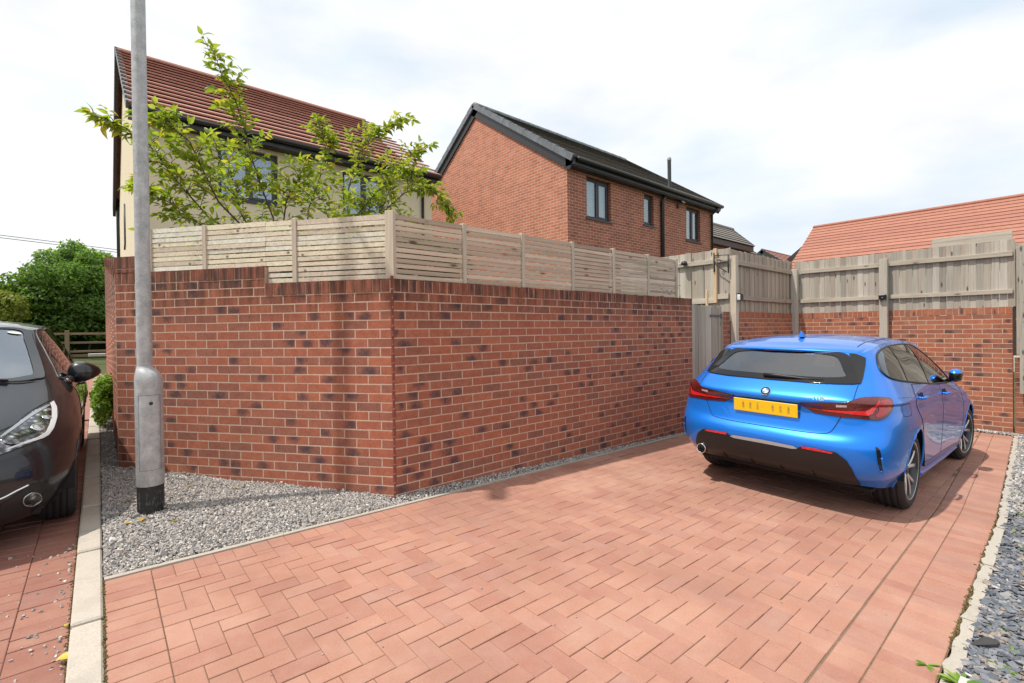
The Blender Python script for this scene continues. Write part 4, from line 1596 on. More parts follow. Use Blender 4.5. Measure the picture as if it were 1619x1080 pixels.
def window(parent, x0, x1, z0, z1, y, wd, lights, M_glass, curtain=None, axis='x', sill=True):
    """casement window in a wall facing -y (axis x); y is the wall face"""
    f = MB()
    d0, d1 = y + 0.06, y + 0.12
    fr = 0.055
    f.box((x0, d0, z0), (x1, d1, z0 + fr))
    f.box((x0, d0, z1 - fr), (x1, d1, z1))
    f.box((x0, d0 + .001, z0 + fr), (x0 + fr, d1 - .001, z1 - fr))
    f.box((x1 - fr, d0 + .001, z0 + fr), (x1, d1 - .001, z1 - fr))
    o = f.build("window", M_anth, parent)
    w = (x1 - x0) / lights
    for k in range(lights):
        a, c = x0 + k * w + (fr if k == 0 else fr * 0.55), x0 + (k + 1) * w - (fr if k == lights - 1 else fr * 0.55)
        s = MB()
        cw = 0.045 if k == lights - 1 or lights == 1 else 0.012
        s.box((a, d0 - 0.012, z0 + fr), (c, d0 + 0.04, z0 + fr + cw))
        s.box((a, d0 - 0.012, z1 - fr - cw), (c, d0 + 0.04, z1 - fr))
        s.box((a, d0 - 0.011, z0 + fr + cw), (a + cw, d0 + 0.039, z1 - fr - cw))
        s.box((c - cw, d0 - 0.011, z0 + fr + cw), (c, d0 + 0.039, z1 - fr - cw))
        s.build("sash", M_anth, o)
        p = MB().box((a + cw, d0 + 0.012, z0 + fr + cw), (c - cw, d0 + 0.018, z1 - fr - cw))
        p.build("pane", M_glass, o)
        if k < lights - 1:
            MB().box((c, d0 - 0.006, z0 + fr), (c + fr * 1.1, d1 - 0.002, z1 - fr)).build("mullion", M_anth, o)
    if sill:
        MB().box((x0 - 0.05, y - 0.05, z0 - 0.045), (x1 + 0.05, y + 0.10, z0 - 0.002)).build("sill", M_anth, o)
    # room behind: pale curtain folds over a dark room
    if curtain:
        b = MB()
        n = 40
        vs = []
        for i in range(n + 1):
            xx = x0 + fr + (x1 - x0 - 2 * fr) * i / n
            yy = d1 + 0.05 + 0.018 * math.sin(i * 1.9) + 0.01 * math.sin(i * 0.7)
            vs += [(xx, yy, z0), (xx, yy, z1)]
        b.add(vs, [(2 * i, 2 * i + 2, 2 * i + 3, 2 * i + 1) for i in range(n)])
        b.build("curtain", curtain, o)
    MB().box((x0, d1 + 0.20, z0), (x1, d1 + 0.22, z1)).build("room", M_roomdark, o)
    return o


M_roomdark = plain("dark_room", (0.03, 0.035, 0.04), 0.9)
M_glass = mat_pane("window_glass", (0.80, 0.88, 0.90), 0.10)
M_glassblue = mat_pane("blue_window_glass", (0.65, 0.80, 0.90), 0.14)
M_curtain = plain("pale_curtain", (0.62, 0.68, 0.68), 0.9, var=0.08)
M_skyrefl = plain("blue_sky_reflection", (0.28, 0.47, 0.64), 0.8, var=0.1)  # sky reflection painted as a blue sheet behind the cream house's panes
M_frost = plain("green_frosted_glass", (0.22, 0.36, 0.35), 0.5, var=0.1)


def wall_with_holes(x0, x1, z0, z1, holes, y, mb, depth=0.22, mi=0, mj=0):
    """front face at y with rectangular openings and their reveals; holes (x0,x1,z0,z1) sorted by x"""
    xs = sorted(set([x0, x1] + [h[0] for h in holes] + [h[1] for h in holes]))
    for a, c in zip(xs[:-1], xs[1:]):
        cuts = [h for h in holes if h[0] <= a + 1e-6 and h[1] >= c - 1e-6]
        zs = [z0]
        for h in cuts:
            zs += [h[2], h[3]]
        zs.append(z1)
        for lo, hi in zip(zs[0::2], zs[1::2]):
            if hi - lo > 1e-4:
                mb.add([(a, y, lo), (c, y, lo), (c, y, hi), (a, y, hi)], [(0, 1, 2, 3)], mi)
    for (a, c, lo, hi) in holes:
        mb.add([(a, y, lo), (c, y, lo), (c, y, hi), (a, y, hi), (a, y + depth, lo), (c, y + depth, lo), (c, y + depth, hi), (a, y + depth, hi)],
               [(0, 1, 5, 4), (3, 7, 6, 2), (0, 4, 7, 3), (1, 2, 6, 5)], mj)


# --- cream rendered house on the left
H1 = thing("cream_house", "cream rendered house with a russet tiled roof behind the young tree", "house", (3.5, 10.5, 0.2))
x0, x1, y0, y1 = 0.535, 6.42, 10.5, 18.7
ze, zr, yr = ZC + 3.86, ZC + 6.74, 14.6
b = MB()
holes1 = [(1.76, 2.82, ZC + 2.62, ZC + 3.62), (4.15, 5.15, ZC + 2.62, ZC + 3.62)]
wall_with_holes(x0, x1, -0.3, ZC + 3.72, holes1, y0, b)
b.add([(x0, y0, -0.3), (x0, y1, -0.3), (x0, y1, ZC + 3.72), (x0, yr, zr - 0.12), (x0, y0, ZC + 3.72)], [(4, 3, 2, 1, 0)])
b.add([(x1, y0, -0.3), (x1, y1, -0.3), (x1, y1, ZC + 3.72), (x1, yr, zr - 0.12), (x1, y0, ZC + 3.72)], [(0, 1, 2, 3, 4)])
b.add([(x0, y1, -0.3), (x1, y1, -0.3), (x1, y1, ZC + 3.72), (x0, y1, ZC + 3.72)], [(0, 3, 2, 1)])
b.build("wall", M_cream, H1, fix=False)
ov = 0.10
ye = y0 - 0.28
sl_ = Vector((0, yr - ye, zr - ze))
rf = roof_slope(H1, (x0 - ov, ye, ze), (x1 + ov, ye, ze), sl_, sl_.length, M_tile_red, 0.345, 0.07)
sb_ = Vector((0, -(y1 + 0.28 - yr), zr - ze))
roof_slope(H1, (x0 - ov, y1 + 0.28, ze), (x1 + ov, y1 + 0.28, ze), sb_, sb_.length, M_tile_red, 0.345, 0.07)
MB().tube([(x0 - ov, yr, zr - 0.005), (x1 + ov, yr, zr - 0.005)], 0.06, 10).build("ridge", M_tile_red, H1)
b = MB()
nb_ = Vector((0, sb_.z, -sb_.y)).normalized()
nb_ = nb_ if nb_.z > 0 else -nb_
P0_, P1_ = Vector((x0 - ov - 0.05, y1 + 0.28, ze)), Vector((x0 - ov - 0.05, y1 + 0.28, ze)) + sb_
vs = []
for k in (0.0, 0.07):
    vs += [P0_ - nb_ * 0.30 + Vector((k, 0, 0)), P1_ - nb_ * 0.30 + Vector((k, 0, 0)), P1_ + nb_ * 0.10 + Vector((k, 0, 0)), P0_ + nb_ * 0.10 + Vector((k, 0, 0))]
b.add(vs, ((0, 3, 2, 1), (4, 5, 6, 7), (0, 1, 5, 4), (1, 2, 6, 5), (2, 3, 7, 6), (3, 0, 4, 7)))
b.build("bargeboard", M_black, H1)
n = round(sl_.length / 0.345)
M_vergeclip = mat_gloss("grey_verge_trim", (0.20, 0.215, 0.23), 0.45)
for i in range(n):                              # dry verge units stepping down the gable
    p = Vector((x0 - ov - 0.004, ye, ze)) + sl_ * ((i + 0.02) / n)
    q = Vector((x0 - ov - 0.004, ye, ze)) + sl_ * ((i + 0.94) / n)
    b = MB()
    nn = Vector((0, -sl_.z, sl_.y)).normalized()
    b.add([p - nn * 0.07 + Vector((-0.03, 0, 0)), q - nn * 0.09 + Vector((-0.03, 0, 0)), q + nn * 0.02 + Vector((-0.03, 0, 0)), p + nn * 0.065 + Vector((-0.03, 0, 0)),
           p - nn * 0.07 + Vector((0.06, 0, 0)), q - nn * 0.09 + Vector((0.06, 0, 0)), q + nn * 0.02 + Vector((0.06, 0, 0)), p + nn * 0.065 + Vector((0.06, 0, 0))],
          ((0, 3, 2, 1), (4, 5, 6, 7), (0, 1, 5, 4), (1, 2, 6, 5), (2, 3, 7, 6), (3, 0, 4, 7)))
    b.build("verge_unit", M_vergeclip, H1)
b = MB()
b.box((x0 - ov, ye + 0.02, ZC + 3.70), (x1 + ov, ye + 0.05, ze - 0.01))
b.box((x0 - ov, ye + 0.05, ZC + 3.70), (x1 + ov, y0 + 0.0, ZC + 3.725))
b.build("fascia", M_black, H1)
MB().tube([(x0 - ov + 0.02, ye - 0.04, ze - 0.03), (x1 + ov - 0.02, ye - 0.04, ze - 0.03)], 0.05, 10).build("gutter", M_black, H1, True)
MB().tube([(x1 - 0.28, y0 - 0.05, ZC + 3.7), (x1 - 0.28, y0 - 0.05, 0.0)], 0.034, 10).build("downpipe", M_black, H1, True)
MB().tube([(x0 - 0.03, y1 - 0.05, ZC + 4.6), (x0 - 0.03, y1 - 0.05, ZC + 4.0), (x0 - 0.03, y1 - 0.05, 0.0)], 0.05, 10).build("downpipe", M_black, H1, True)
MB().tube([(x0 - 0.02, y0 + 4.2, ZC + 3.15), (x0 - 0.02, y0 + 4.2, ZC + 2.2), (x0 - 0.03, y0 + 4.15, ZC + 2.05)], 0.02, 6).build("cable_cover", M_black, H1, True)
for h in holes1:
    window(H1, h[0], h[1], h[2], h[3], y0 + 0.02, 0.0, 2, M_glassblue, M_skyrefl)  # the sheet behind these panes carries the painted blue of the sky

# --- red brick house in the middle
H2 = thing("brick_house", "red brick house with dark mossy roof and gable facing the drive", "house", (8.7, 8.0, -0.1))
x0, x1, y0, y1 = 8.70, 16.02, 7.97, 15.33
yr = (y0 + y1) / 2
ze, zr = ZC + 4.13, ZC + 6.80
holes2 = [(9.42, 10.40, ZC + 2.86, ZC + 3.90), (11.93, 12.42, ZC + 3.02, ZC + 3.90), (14.27, 15.15, ZC + 2.84, ZC + 3.90)]
b = MB()
wall_with_holes(x0, x1, -0.6, ZC + 4.0, holes2, y0, b)
b.add([(x1, y0, -0.6), (x1, y1, -0.6), (x1, y1, ZC + 4.0), (x1, yr, zr - 0.14), (x1, y0, ZC + 4.0)], [(0, 1, 2, 3, 4)])
b.add([(x0, y1, -0.6), (x1, y1, -0.6), (x1, y1, ZC + 4.0), (x0, y1, ZC + 4.0)], [(0, 3, 2, 1)])
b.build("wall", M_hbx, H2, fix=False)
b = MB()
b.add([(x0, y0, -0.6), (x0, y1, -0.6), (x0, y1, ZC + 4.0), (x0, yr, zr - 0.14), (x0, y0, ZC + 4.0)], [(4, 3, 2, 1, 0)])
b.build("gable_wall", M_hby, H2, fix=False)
ye = y0 - 0.27
sl_ = Vector((0, yr - ye, zr - ze))
roof_slope(H2, (x0 - 0.06, ye, ze), (x1 + 0.1, ye, ze), sl_, sl_.length, M_tile_dk, 0.30, 0.03)
sb_ = Vector((0, -(y1 + 0.27 - yr), zr - ze))
roof_slope(H2, (x0 - 0.06, y1 + 0.27, ze), (x1 + 0.1, y1 + 0.27, ze), sb_, sb_.length, M_tile_dk, 0.30, 0.03)
for k in range(17):
    a = x0 - 0.05 + k * 0.44
    MB().tube([(a, yr, zr - 0.03), (a + 0.43, yr, zr - 0.03)], [0.115, 0.108], 10).build("ridge_tile", M_verge, H2, True)
def verge(sl, ybase, cnt):
    nn = Vector((0, -sl.z, sl.y)).normalized()
    if nn.z < 0:
        nn = -nn
    for i in range(cnt):
        p = Vector((x0 - 0.075, ybase, ze)) + sl * ((i + 0.02) / cnt)
        q = Vector((x0 - 0.075, ybase, ze)) + sl * ((i + 1.0) / cnt)
        b = MB()
        vs = []
        for xx in (-0.03, 0.11):
            vs += [p - nn * 0.10 + Vector((xx, 0, 0)), q - nn * 0.10 + Vector((xx, 0, 0)), q + nn * 0.045 + Vector((xx, 0, 0)), p + nn * 0.065 + Vector((xx, 0, 0))]
        b.add(vs, ((0, 3, 2, 1), (4, 5, 6, 7), (0, 1, 5, 4), (1, 2, 6, 5), (2, 3, 7, 6), (3, 0, 4, 7)))
        b.build("verge_tile", M_verge, H2)
    b = MB()
    vs = []
    P0, P1 = Vector((x0 - 0.05, ybase, ze)) - sl.normalized() * 0.02, Vector((x0 - 0.05, ybase, ze)) + sl
    for xx in (0.0, 0.045):
        vs += [P0 - nn * 0.30 + Vector((xx, 0, 0)), P1 - nn * 0.30 + Vector((xx, 0, 0)), P1 - nn * 0.08 + Vector((xx, 0, 0)), P0 - nn * 0.08 + Vector((xx, 0, 0))]
    b.add(vs, ((0, 3, 2, 1), (4, 5, 6, 7), (0, 1, 5, 4), (1, 2, 6, 5), (2, 3, 7, 6), (3, 0, 4, 7)))
    b.build("bargeboard", M_anth, H2)
verge(sl_, ye, 14)
verge(sb_, y1 + 0.27, 14)
for sl2, yb2 in ((sl_, ye), (sb_, y1 + 0.27)):
    nn = Vector((0, -sl2.z, sl2.y)).normalized()
    nn = nn if nn.z > 0 else -nn
    P0_, P1_ = Vector((x1 + 0.09, yb2, ze)), Vector((x1 + 0.09, yb2, ze)) + sl2
    vs = []
    for k in (0.0, 0.05):
        vs += [P0_ - nn * 0.25 + Vector((k, 0, 0)), P1_ - nn * 0.25 + Vector((k, 0, 0)), P1_ + nn * 0.05 + Vector((k, 0, 0)), P0_ + nn * 0.05 + Vector((k, 0, 0))]
    MB().add(vs, ((0, 3, 2, 1), (4, 5, 6, 7), (0, 1, 5, 4), (1, 2, 6, 5), (2, 3, 7, 6), (3, 0, 4, 7))).build("bargeboard", M_anth, H2)
b = MB()
b.box((x0 - 0.02, ye + 0.03, ZC + 3.985), (x1 + 0.08, ye + 0.06, ze + 0.0))
b.box((x0 - 0.02, ye + 0.06, ZC + 3.96), (x1 + 0.08, y0 - 0.0, ZC + 3.99))
b.build("fascia", M_anth, H2)
b = MB()
b.add([(x0 - 0.05, ye, ze - 0.16), (x0 - 0.05, y0, ze - 0.16), (x0 - 0.05, y0, ze + 0.10), (x0 - 0.05, ye, ze + 0.0), (x0, ye, ze - 0.16), (x0, y0, ze - 0.16), (x0, y0, ze + 0.10), (x0, ye, ze)],
      ((0, 3, 2, 1), (4, 5, 6, 7), (0, 1, 5, 4), (1, 2, 6, 5), (2, 3, 7, 6), (3, 0, 4, 7)))
b.build("box_end", M_anth, H2)
MB().tube([(x0 + 0.05, ye - 0.035, ze - 0.02), (x1 + 0.08, ye - 0.035, ze - 0.02)], 0.055, 10).build("gutter", M_black, H2, True)
for h in holes2:
    window(H2, h[0], h[1], h[2], h[3], y0 + 0.02, 0, 1 if h[1] - h[0] < 0.6 else 2, M_glass, M_frost if h[1] - h[0] < 0.6 else M_curtain)
MB().tube([(12.80, y0 - 0.06, 0.2), (12.80, y0 - 0.06, ZC + 3.80), (12.84, y0 - 0.14, ZC + 3.98)], 0.055, 12).build("soil_pipe", M_black, H2, True)
MB().tube([(12.84, y0 - 0.14, ZC + 3.96), (12.93, y0 - 0.22, ZC + 4.10), (12.93, y0 - 0.22, ZC + 5.02), (12.93, y0 - 0.22, ZC + 5.03)], 0.055, 12).build("vent_pipe", M_anth, H2, True)
MB().lathe([(0.062, 5.0), (0.062, 5.05), (0.04, 5.10), (0.0, 5.11)], 14, (12.93, y0 - 0.22, ZC)).build("vent_cap", mat_gloss("grey_cap", (0.25, 0.26, 0.27), 0.4), H2, True)
MB().tube([(15.84, y0 - 0.06, 0.2), (15.84, y0 - 0.06, ZC + 3.85), (15.84, ye - 0.03, ZC + 4.05)], 0.036, 10).build("downpipe", M_black, H2, True)
fl_ = thing("flood_light", "silver floodlight under the eaves of the brick house", "flood light", (13.75, y0 - 0.1, ZC + 3.85), None)
b = MB()
b.cbox((-0.09, -0.05, -0.06), (0.09, 0.0, 0.08), 0.01, Matrix.Translation((13.76, y0 - 0.14, ZC + 3.9)) @ Matrix.Rotation(R(-42), 4, 'X'))
b.build("housing", M_black, fl_)
b = MB()
b.cbox((-0.08, -0.062, -0.05), (0.08, -0.05, 0.07), 0.004, Matrix.Translation((13.76, y0 - 0.14, ZC + 3.9)) @ Matrix.Rotation(R(-42), 4, 'X'))
b.build("lens", plain("lamp_reflector", (0.62, 0.6, 0.5), 0.25), fl_)
b = MB()
b.cbox((13.68, y0 - 0.06, ZC + 3.78), (13.78, y0, ZC + 3.86), 0.01)
b.build("sensor", M_black, fl_)
H2b = None

# --- lower wing past the brick house
def simple_house(name, label, x0, x1, y0, y1, ze, zr, wall_m, roof_m, ridge='x', gauge=0.3, riser=0.03, ov=0.1, wins=(), barge=M_anth, eo=0.25):
    t = thing(name, label, "house", ((x0 + x1) / 2, (y0 + y1) / 2, -0.8))
    b = MB()
    if ridge == 'x':
        yr = (y0 + y1) / 2
        g0 = [(x0, y0, -1.2), (x0, y1, -1.2), (x0, y1, ze - 0.1), (x0, yr, zr - 0.1), (x0, y0, ze - 0.1)]
        g1 = [(x1, p[1], p[2]) for p in g0]
    else:
        xr = (x0 + x1) / 2
        g0 = [(x0, y0, -1.2), (x1, y0, -1.2), (x1, y0, ze - 0.1), (xr, y0, zr - 0.1), (x0, y0, ze - 0.1)]
        g1 = [(p[0], y1, p[2]) for p in g0]
    b.add(g0 + g1, [(0, 1, 2, 3, 4), (9, 8, 7, 6, 5), (0, 5, 6, 1), (1, 6, 7, 2), (4, 9, 5, 0)])
    b.build("wall", wall_m, t)
    if ridge == 'x':
        for s, ye in ((1, y0 - eo), (-1, y1 + eo)):
            u = Vector((0, yr - ye, zr - ze))
            roof_slope(t, (x0 - ov, ye, ze), (x1 + ov, ye, ze), u, u.length, roof_m, gauge, riser)
            nn = Vector((0, -u.z, u.y)).normalized()
            nn = nn if nn.z > 0 else -nn
            for xx in (x0 - ov - 0.03, x1 + ov - 0.02):
                P0, P1 = Vector((xx, ye, ze)), Vector((xx, ye, ze)) + u
                b = MB()
                vs = []
                for k in (0.0, 0.05):
                    vs += [P0 - nn * 0.28 + Vector((k, 0, 0)), P1 - nn * 0.28 + Vector((k, 0, 0)), P1 + nn * 0.05 + Vector((k, 0, 0)), P0 + nn * 0.05 + Vector((k, 0, 0))]
                b.add(vs, ((0, 3, 2, 1), (4, 5, 6, 7), (0, 1, 5, 4), (1, 2, 6, 5), (2, 3, 7, 6), (3, 0, 4, 7)))
                b.build("bargeboard", barge, t)
        MB().box((x0 - ov, y0 - eo + 0.02, ze - 0.26), (x1 + ov, y0 - eo + 0.05, ze - 0.01)).box((x0 - ov, y0 - eo + 0.05, ze - 0.26), (x1 + ov, y0 + 0.01, ze - 0.235)).build("fascia", barge, t)
        MB().tube([(x0 - ov, yr, zr + 0.02), (x1 + ov, yr, zr + 0.02)], 0.1, 8).build("ridge", roof_m, t)
    else:
        for s, xe in ((1, x0 - eo), (-1, x1 + eo)):
            u = Vector((xr - xe, 0, zr - ze))
            roof_slope(t, (xe, y0 - ov, ze), (xe, y1 + ov, ze), u, u.length, roof_m, gauge, riser)
        MB().box((x0 - eo + 0.02, y0 - ov, ze - 0.26), (x0 - eo + 0.05, y1 + ov, ze - 0.01)).build("fascia", barge, t)
        MB().tube([(xr, y0 - ov, zr + 0.02), (xr, y1 + ov, zr + 0.02)], 0.1, 8).build("ridge", roof_m, t)
    for (a, c, lo, hi) in wins:
        f = MB().box((a, y0 - 0.03, lo), (c, y0 + 0.02, hi)).build("window", M_anth, t)
        MB().box((a + 0.05, y0 - 0.036, lo + 0.05), ((a + c) / 2 - 0.03, y0 - 0.031, hi - 0.05)).build("pane", M_frost, f)
        MB().box(((a + c) / 2 + 0.03, y0 - 0.036, lo + 0.05), (c - 0.05, y0 - 0.031, hi - 0.05)).build("pane", M_frost, f)
    return t


simple_house("brick_house", "low brick house with ribbed grey roof just beyond the large brick house", 17.2, 23.2, 9.85, 11.35, ZC + 3.80, ZC + 4.72, M_hbx, M_tile_gy, 'x', 0.24, 0.045, 0.05, ((19.3, 19.75, ZC + 2.6, ZC + 3.42), (21.8, 22.5, ZC + 2.6, ZC + 3.42)), M_anth, 0.25)
simple_house("brick_house", "far house showing a scrap of grey roof below the ribbed roof", 24.4, 27.2, 11.3, 12.6, ZC + 3.98, ZC + 4.62, M_hbx, M_tile_gy, 'x', 0.24, 0.04)
simple_house("mint_house", "small pale mint gabled house with plum roof far beyond the fence corner", 41.8, 52.0, 14.6, 18.6, ZC + 4.85, ZC + 6.45, M_mint, mat_tile("plum_roof_tile", ((0, (0.33, 0.17, 0.14)), (1, (0.38, 0.20, 0.165)))), 'x', 0.4, 0.05)
simple_house("mint_house", "pale mint gabled house half hidden behind the orange roof", 44.0, 52.0, 12.0, 15.9, ZC + 5.1, ZC + 6.9, M_mint, M_tile_or, 'x', 0.34, 0.04)
simple_house("orange_roofed_house", "long house with a bright orange tiled roof behind the back fence", 27.6, 35.4, -7.0, 9.62, ZC + 2.9, ZC + 5.76, M_mint, M_tile_or, 'y', 0.345, 0.035, 0.05)

# ------------------------------------------------------------------ far left: post and rail fence, hedge, tree, wires
pr = thing("post_and_rail_fence", "brown post and rail fence in front of the hedge beyond the bay", "fence", (-1.0, 28.9, gz(-1, 28.9)))
M_prwood = mat_wood("brown_rail_wood", ((0, (0.20, 0.15, 0.095)), (1, (0.26, 0.195, 0.125))), axis=0, knots=False)
g0 = gz(-1, 28.9)
for x in (-9.6, -6.75, -3.9, -1.05, 1.8, 4.65):
    MB().cbox((x - 0.075, 28.86, g0 - 0.1), (x + 0.075, 29.0, g0 + 1.17), 0.01).build("post", M_prwood, pr)
for z in (0.18, 0.57, 0.97):
    for x in (-9.6, -6.75, -3.9, -1.05, 1.8):
        MB().cbox((x + 0.01, 29.0, g0 + z), (x + 2.84, 29.04, g0 + z + 0.095), 0.008).build("rail", M_prwood, pr)
MB().cbox((-9.8, 29.02, g0 - 0.02), (4.8, 29.05, g0 + 0.1), 0.008).build("gravel_board", M_prwood, pr)
MB().cbox((-0.35, 28.0, g0), (0.25, 28.35, g0 + 0.14), 0.02).build("kerb_block", M_kerb).__setitem__("label", "pale concrete block at the foot of the post and rail fence")
bpy.data.objects["kerb_block"]["category"] = "block"


def leaf_cloud(name, blobs, n, size, mat, parent=None, seed=1, flat=0.6, shell=0.55):
    """many small folded leaf faces spread through ellipsoid clumps"""
    rg = np.random.default_rng(seed)
    w = np.array([b[3] * b[4] * b[5] for b in blobs]) ** 0.75
    idx = rg.choice(len(blobs), n, p=w / w.sum())
    B = np.array(blobs)[idx]
    d = rg.normal(size=(n, 3))
    d /= np.linalg.norm(d, axis=1)[:, None]
    r = shell + (1 - shell) * rg.random(n) ** 0.6
    r *= rg.uniform(0.82, 1.12, n)
    P = B[:, :3] + d * B[:, 3:6] * r[:, None]
    nrm = d + rg.normal(size=(n, 3)) * 0.8 + np.array([0, 0, 0.5])
    nrm /= np.linalg.norm(nrm, axis=1)[:, None]
    a = np.cross(nrm, rg.normal(size=(n, 3)))
    a /= np.linalg.norm(a, axis=1)[:, None]
    c = np.cross(nrm, a)
    s = rg.uniform(size[0], size[1], n)[:, None]
    V = np.stack([P - a * s, P + c * s * flat - nrm * s * 0.2, P + a * s, P - c * s * flat - nrm * s * 0.2], 1).reshape(-1, 3)
    q = np.arange(n) * 4
    F = np.concatenate([np.stack([q, q + 1, q + 2], 1), np.stack([q, q + 2, q + 3], 1)])
    return link(name, mesh_np(name, V, F, mat), parent)


M_hedge = mat_leaf("hedge_leaf", ((0, (0.075, 0.15, 0.03)), (0.5, (0.12, 0.22, 0.045)), (0.8, (0.17, 0.28, 0.06)), (1, (0.24, 0.33, 0.08))), 0.5, 0.5)
M_tree2 = mat_leaf("tree_leaf", ((0, (0.11, 0.21, 0.05)), (0.5, (0.17, 0.29, 0.07)), (1, (0.26, 0.37, 0.11))), 0.5, 0.5)
M_bark = plain("brown_bark", (0.10, 0.075, 0.055), 0.9, var=0.35, bump=0.8)
random.seed(21)
hb = []
for k in range(130):
    x = -14 + 19 * random.random()
    z = random.random() ** 0.8 * 3.6
    hb.append((x, 30.6 + random.uniform(-0.5, 0.9), g0 + 0.2 + z, random.uniform(0.5, 0.95), random.uniform(0.5, 0.8), random.uniform(0.45, 0.85)))
hedge = thing("hedge", "tall dense green hedge behind the post and rail fence", "hedge", (-3, 30.5, g0))
stuff(leaf_cloud("foliage", hb, 60000, (0.05, 0.11), M_hedge, hedge, 3))
b = MB()
for k in range(26):
    x = -13 + k * 0.7
    b.tube([(x, 30.9, g0), (x + random.uniform(-.3, .3), 30.9, g0 + 1.5), (x + random.uniform(-.6, .6), 30.8, g0 + 3.2)], [0.05, 0.035, 0.015], 6)
stuff(b.build("stems", M_bark, hedge))
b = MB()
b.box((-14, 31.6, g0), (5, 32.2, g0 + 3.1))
stuff(b.build("hedge_shade_block", plain("hedge_depth_shade", (0.02, 0.032, 0.010), 1.0), hedge))  # plain dark block painted as the shade deep inside the hedge
tr = thing("bushy_tree", "round bushy green tree rising above the hedge", "tree", (-0.6, 32.5, g0))
tb = []
for k in range(46):
    a, r_ = random.uniform(0, 6.28), random.random() ** 0.6
    zz = random.random()
    rad = 1.6 * math.sqrt(max(0.08, 1 - (zz * 1.1 - 0.45) ** 2 * 2.2))
    tb.append((-0.55 + math.cos(a) * rad * r_, 32.5 + math.sin(a) * 1.5 * r_, g0 + 2.7 + zz * 2.45, random.uniform(0.4, 0.75), random.uniform(0.4, 0.7), random.uniform(0.35, 0.6)))
stuff(leaf_cloud("crown", tb, 26000, (0.05, 0.11), M_tree2, tr, 5))
b = MB()
b.tube([(-0.6, 32.5, g0), (-0.55, 32.5, g0 + 2.4), (-0.5, 32.4, g0 + 4.6)], [0.16, 0.12, 0.05], 8)
for k in range(7):
    a = k * 0.9
    b.tube([(-0.57, 32.5, g0 + 2.0 + k * 0.25), (-0.55 + math.cos(a) * 0.9, 32.5 + math.sin(a) * 0.7, g0 + 3.3 + k * 0.25)], [0.06, 0.02], 6)
b.build("trunk", M_bark, tr, True)
yb = thing("yellow_shrub", "yellow green shrub left of the hedge above the black car", "shrub", (-3.0, 29.6, g0))
yl = [(-3.15 + random.uniform(-0.6, 0.5), 29.6 + random.uniform(-0.3, 0.3), g0 + 0.6 + random.random() * 2.0, 0.45, 0.35, 0.35) for k in range(22)]
stuff(leaf_cloud("foliage", yl, 7000, (0.05, 0.10), mat_leaf("lime_leaf", ((0, (0.16, 0.21, 0.03)), (0.5, (0.24, 0.28, 0.045)), (1, (0.30, 0.33, 0.07)))), yb, 8))
b = MB()
for k in range(6):
    b.tube([(-3.1, 29.6, g0), (-3.1 + random.uniform(-.5, .4), 29.6, g0 + 2.0)], [0.04, 0.012], 6)
b.build("stems", M_bark, yb)
gs = thing("garden_shrub", "dark green shrub growing behind the slatted screen at the wall corner", "shrub", (1.7, 4.6, gz(1.7, 4.6)))
gb = [(1.92 - 0.5978 * t_ + 0.8017 * 0.42, 3.60 + 0.8017 * t_ + 0.5978 * 0.42, ZC + z_, 0.22, 0.18, 0.20) for t_ in np.arange(0.1, 2.3, 0.24) for z_ in (0.15, 0.42, 0.70)]
gb += [(x_, 4.05, ZC + z_, 0.22, 0.16, 0.20) for x_ in (2.2, 2.45, 2.7) for z_ in (0.15, 0.42, 0.68)]
stuff(leaf_cloud("foliage", gb, 9000, (0.025, 0.05), mat_leaf("dark_shrub_leaf", ((0, (0.05, 0.10, 0.02)), (1, (0.10, 0.17, 0.035))), 0.5, 0.35), gs, 12))
b = MB()
for k in range(9):
    b.tube([(2.1 - 0.13 * k, 4.1 + 0.17 * k, gz(1.7, 4.6)), (2.1 - 0.13 * k, 4.1 + 0.17 * k, ZC + 0.6)], [0.012, 0.004], 5)
b.build("stems", M_bark, gs)
sh = thing("low_shrub", "small bright green shrub against the stepped return of the garden wall", "shrub", (0.02, 8.3, gz(0, 8.3)))
slb = [(0.02 + random.uniform(-0.03, 0.07), 8.3 + random.uniform(-0.55, 0.75), gz(0, 8.3) + 0.12 + random.random() * 0.5, 0.10, 0.16, 0.13) for k in range(24)]
stuff(leaf_cloud("foliage", slb, 3200, (0.018, 0.034), mat_leaf("bright_shrub_leaf", ((0, (0.12, 0.24, 0.025)), (0.6, (0.20, 0.33, 0.04)), (1, (0.28, 0.38, 0.07)))), sh, 9))
b = MB()
for k in range(7):
    b.tube([(0.05, 8.2 + k * 0.06, gz(0, 8.3)), (0.03 + random.uniform(-.05, .05), 7.9 + k * 0.16, gz(0, 8.3) + 0.5)], [0.008, 0.003], 5)
b.build("stems", M_bark, sh)
for k, (dz, label) in enumerate(((0.0, "upper overhead wire crossing the sky at far left"), (-0.32, "lower overhead wire crossing the sky at far left"))):
    b = MB()
    pts = []
    for i in range(25):
        s = i / 24
        xx = -30 + 50 * s
        pts.append((xx, 44, ZC + 6.46 - 0.054 * (xx + 4.6) - 0.0012 * (xx + 4.6) ** 2 + dz * (0.5 + 0.012 * (xx + 4.6))))
    b.tube(pts, 0.02, 5)
    tag(b.build("overhead_wire", M_black), label, "wire", "overhead wires")
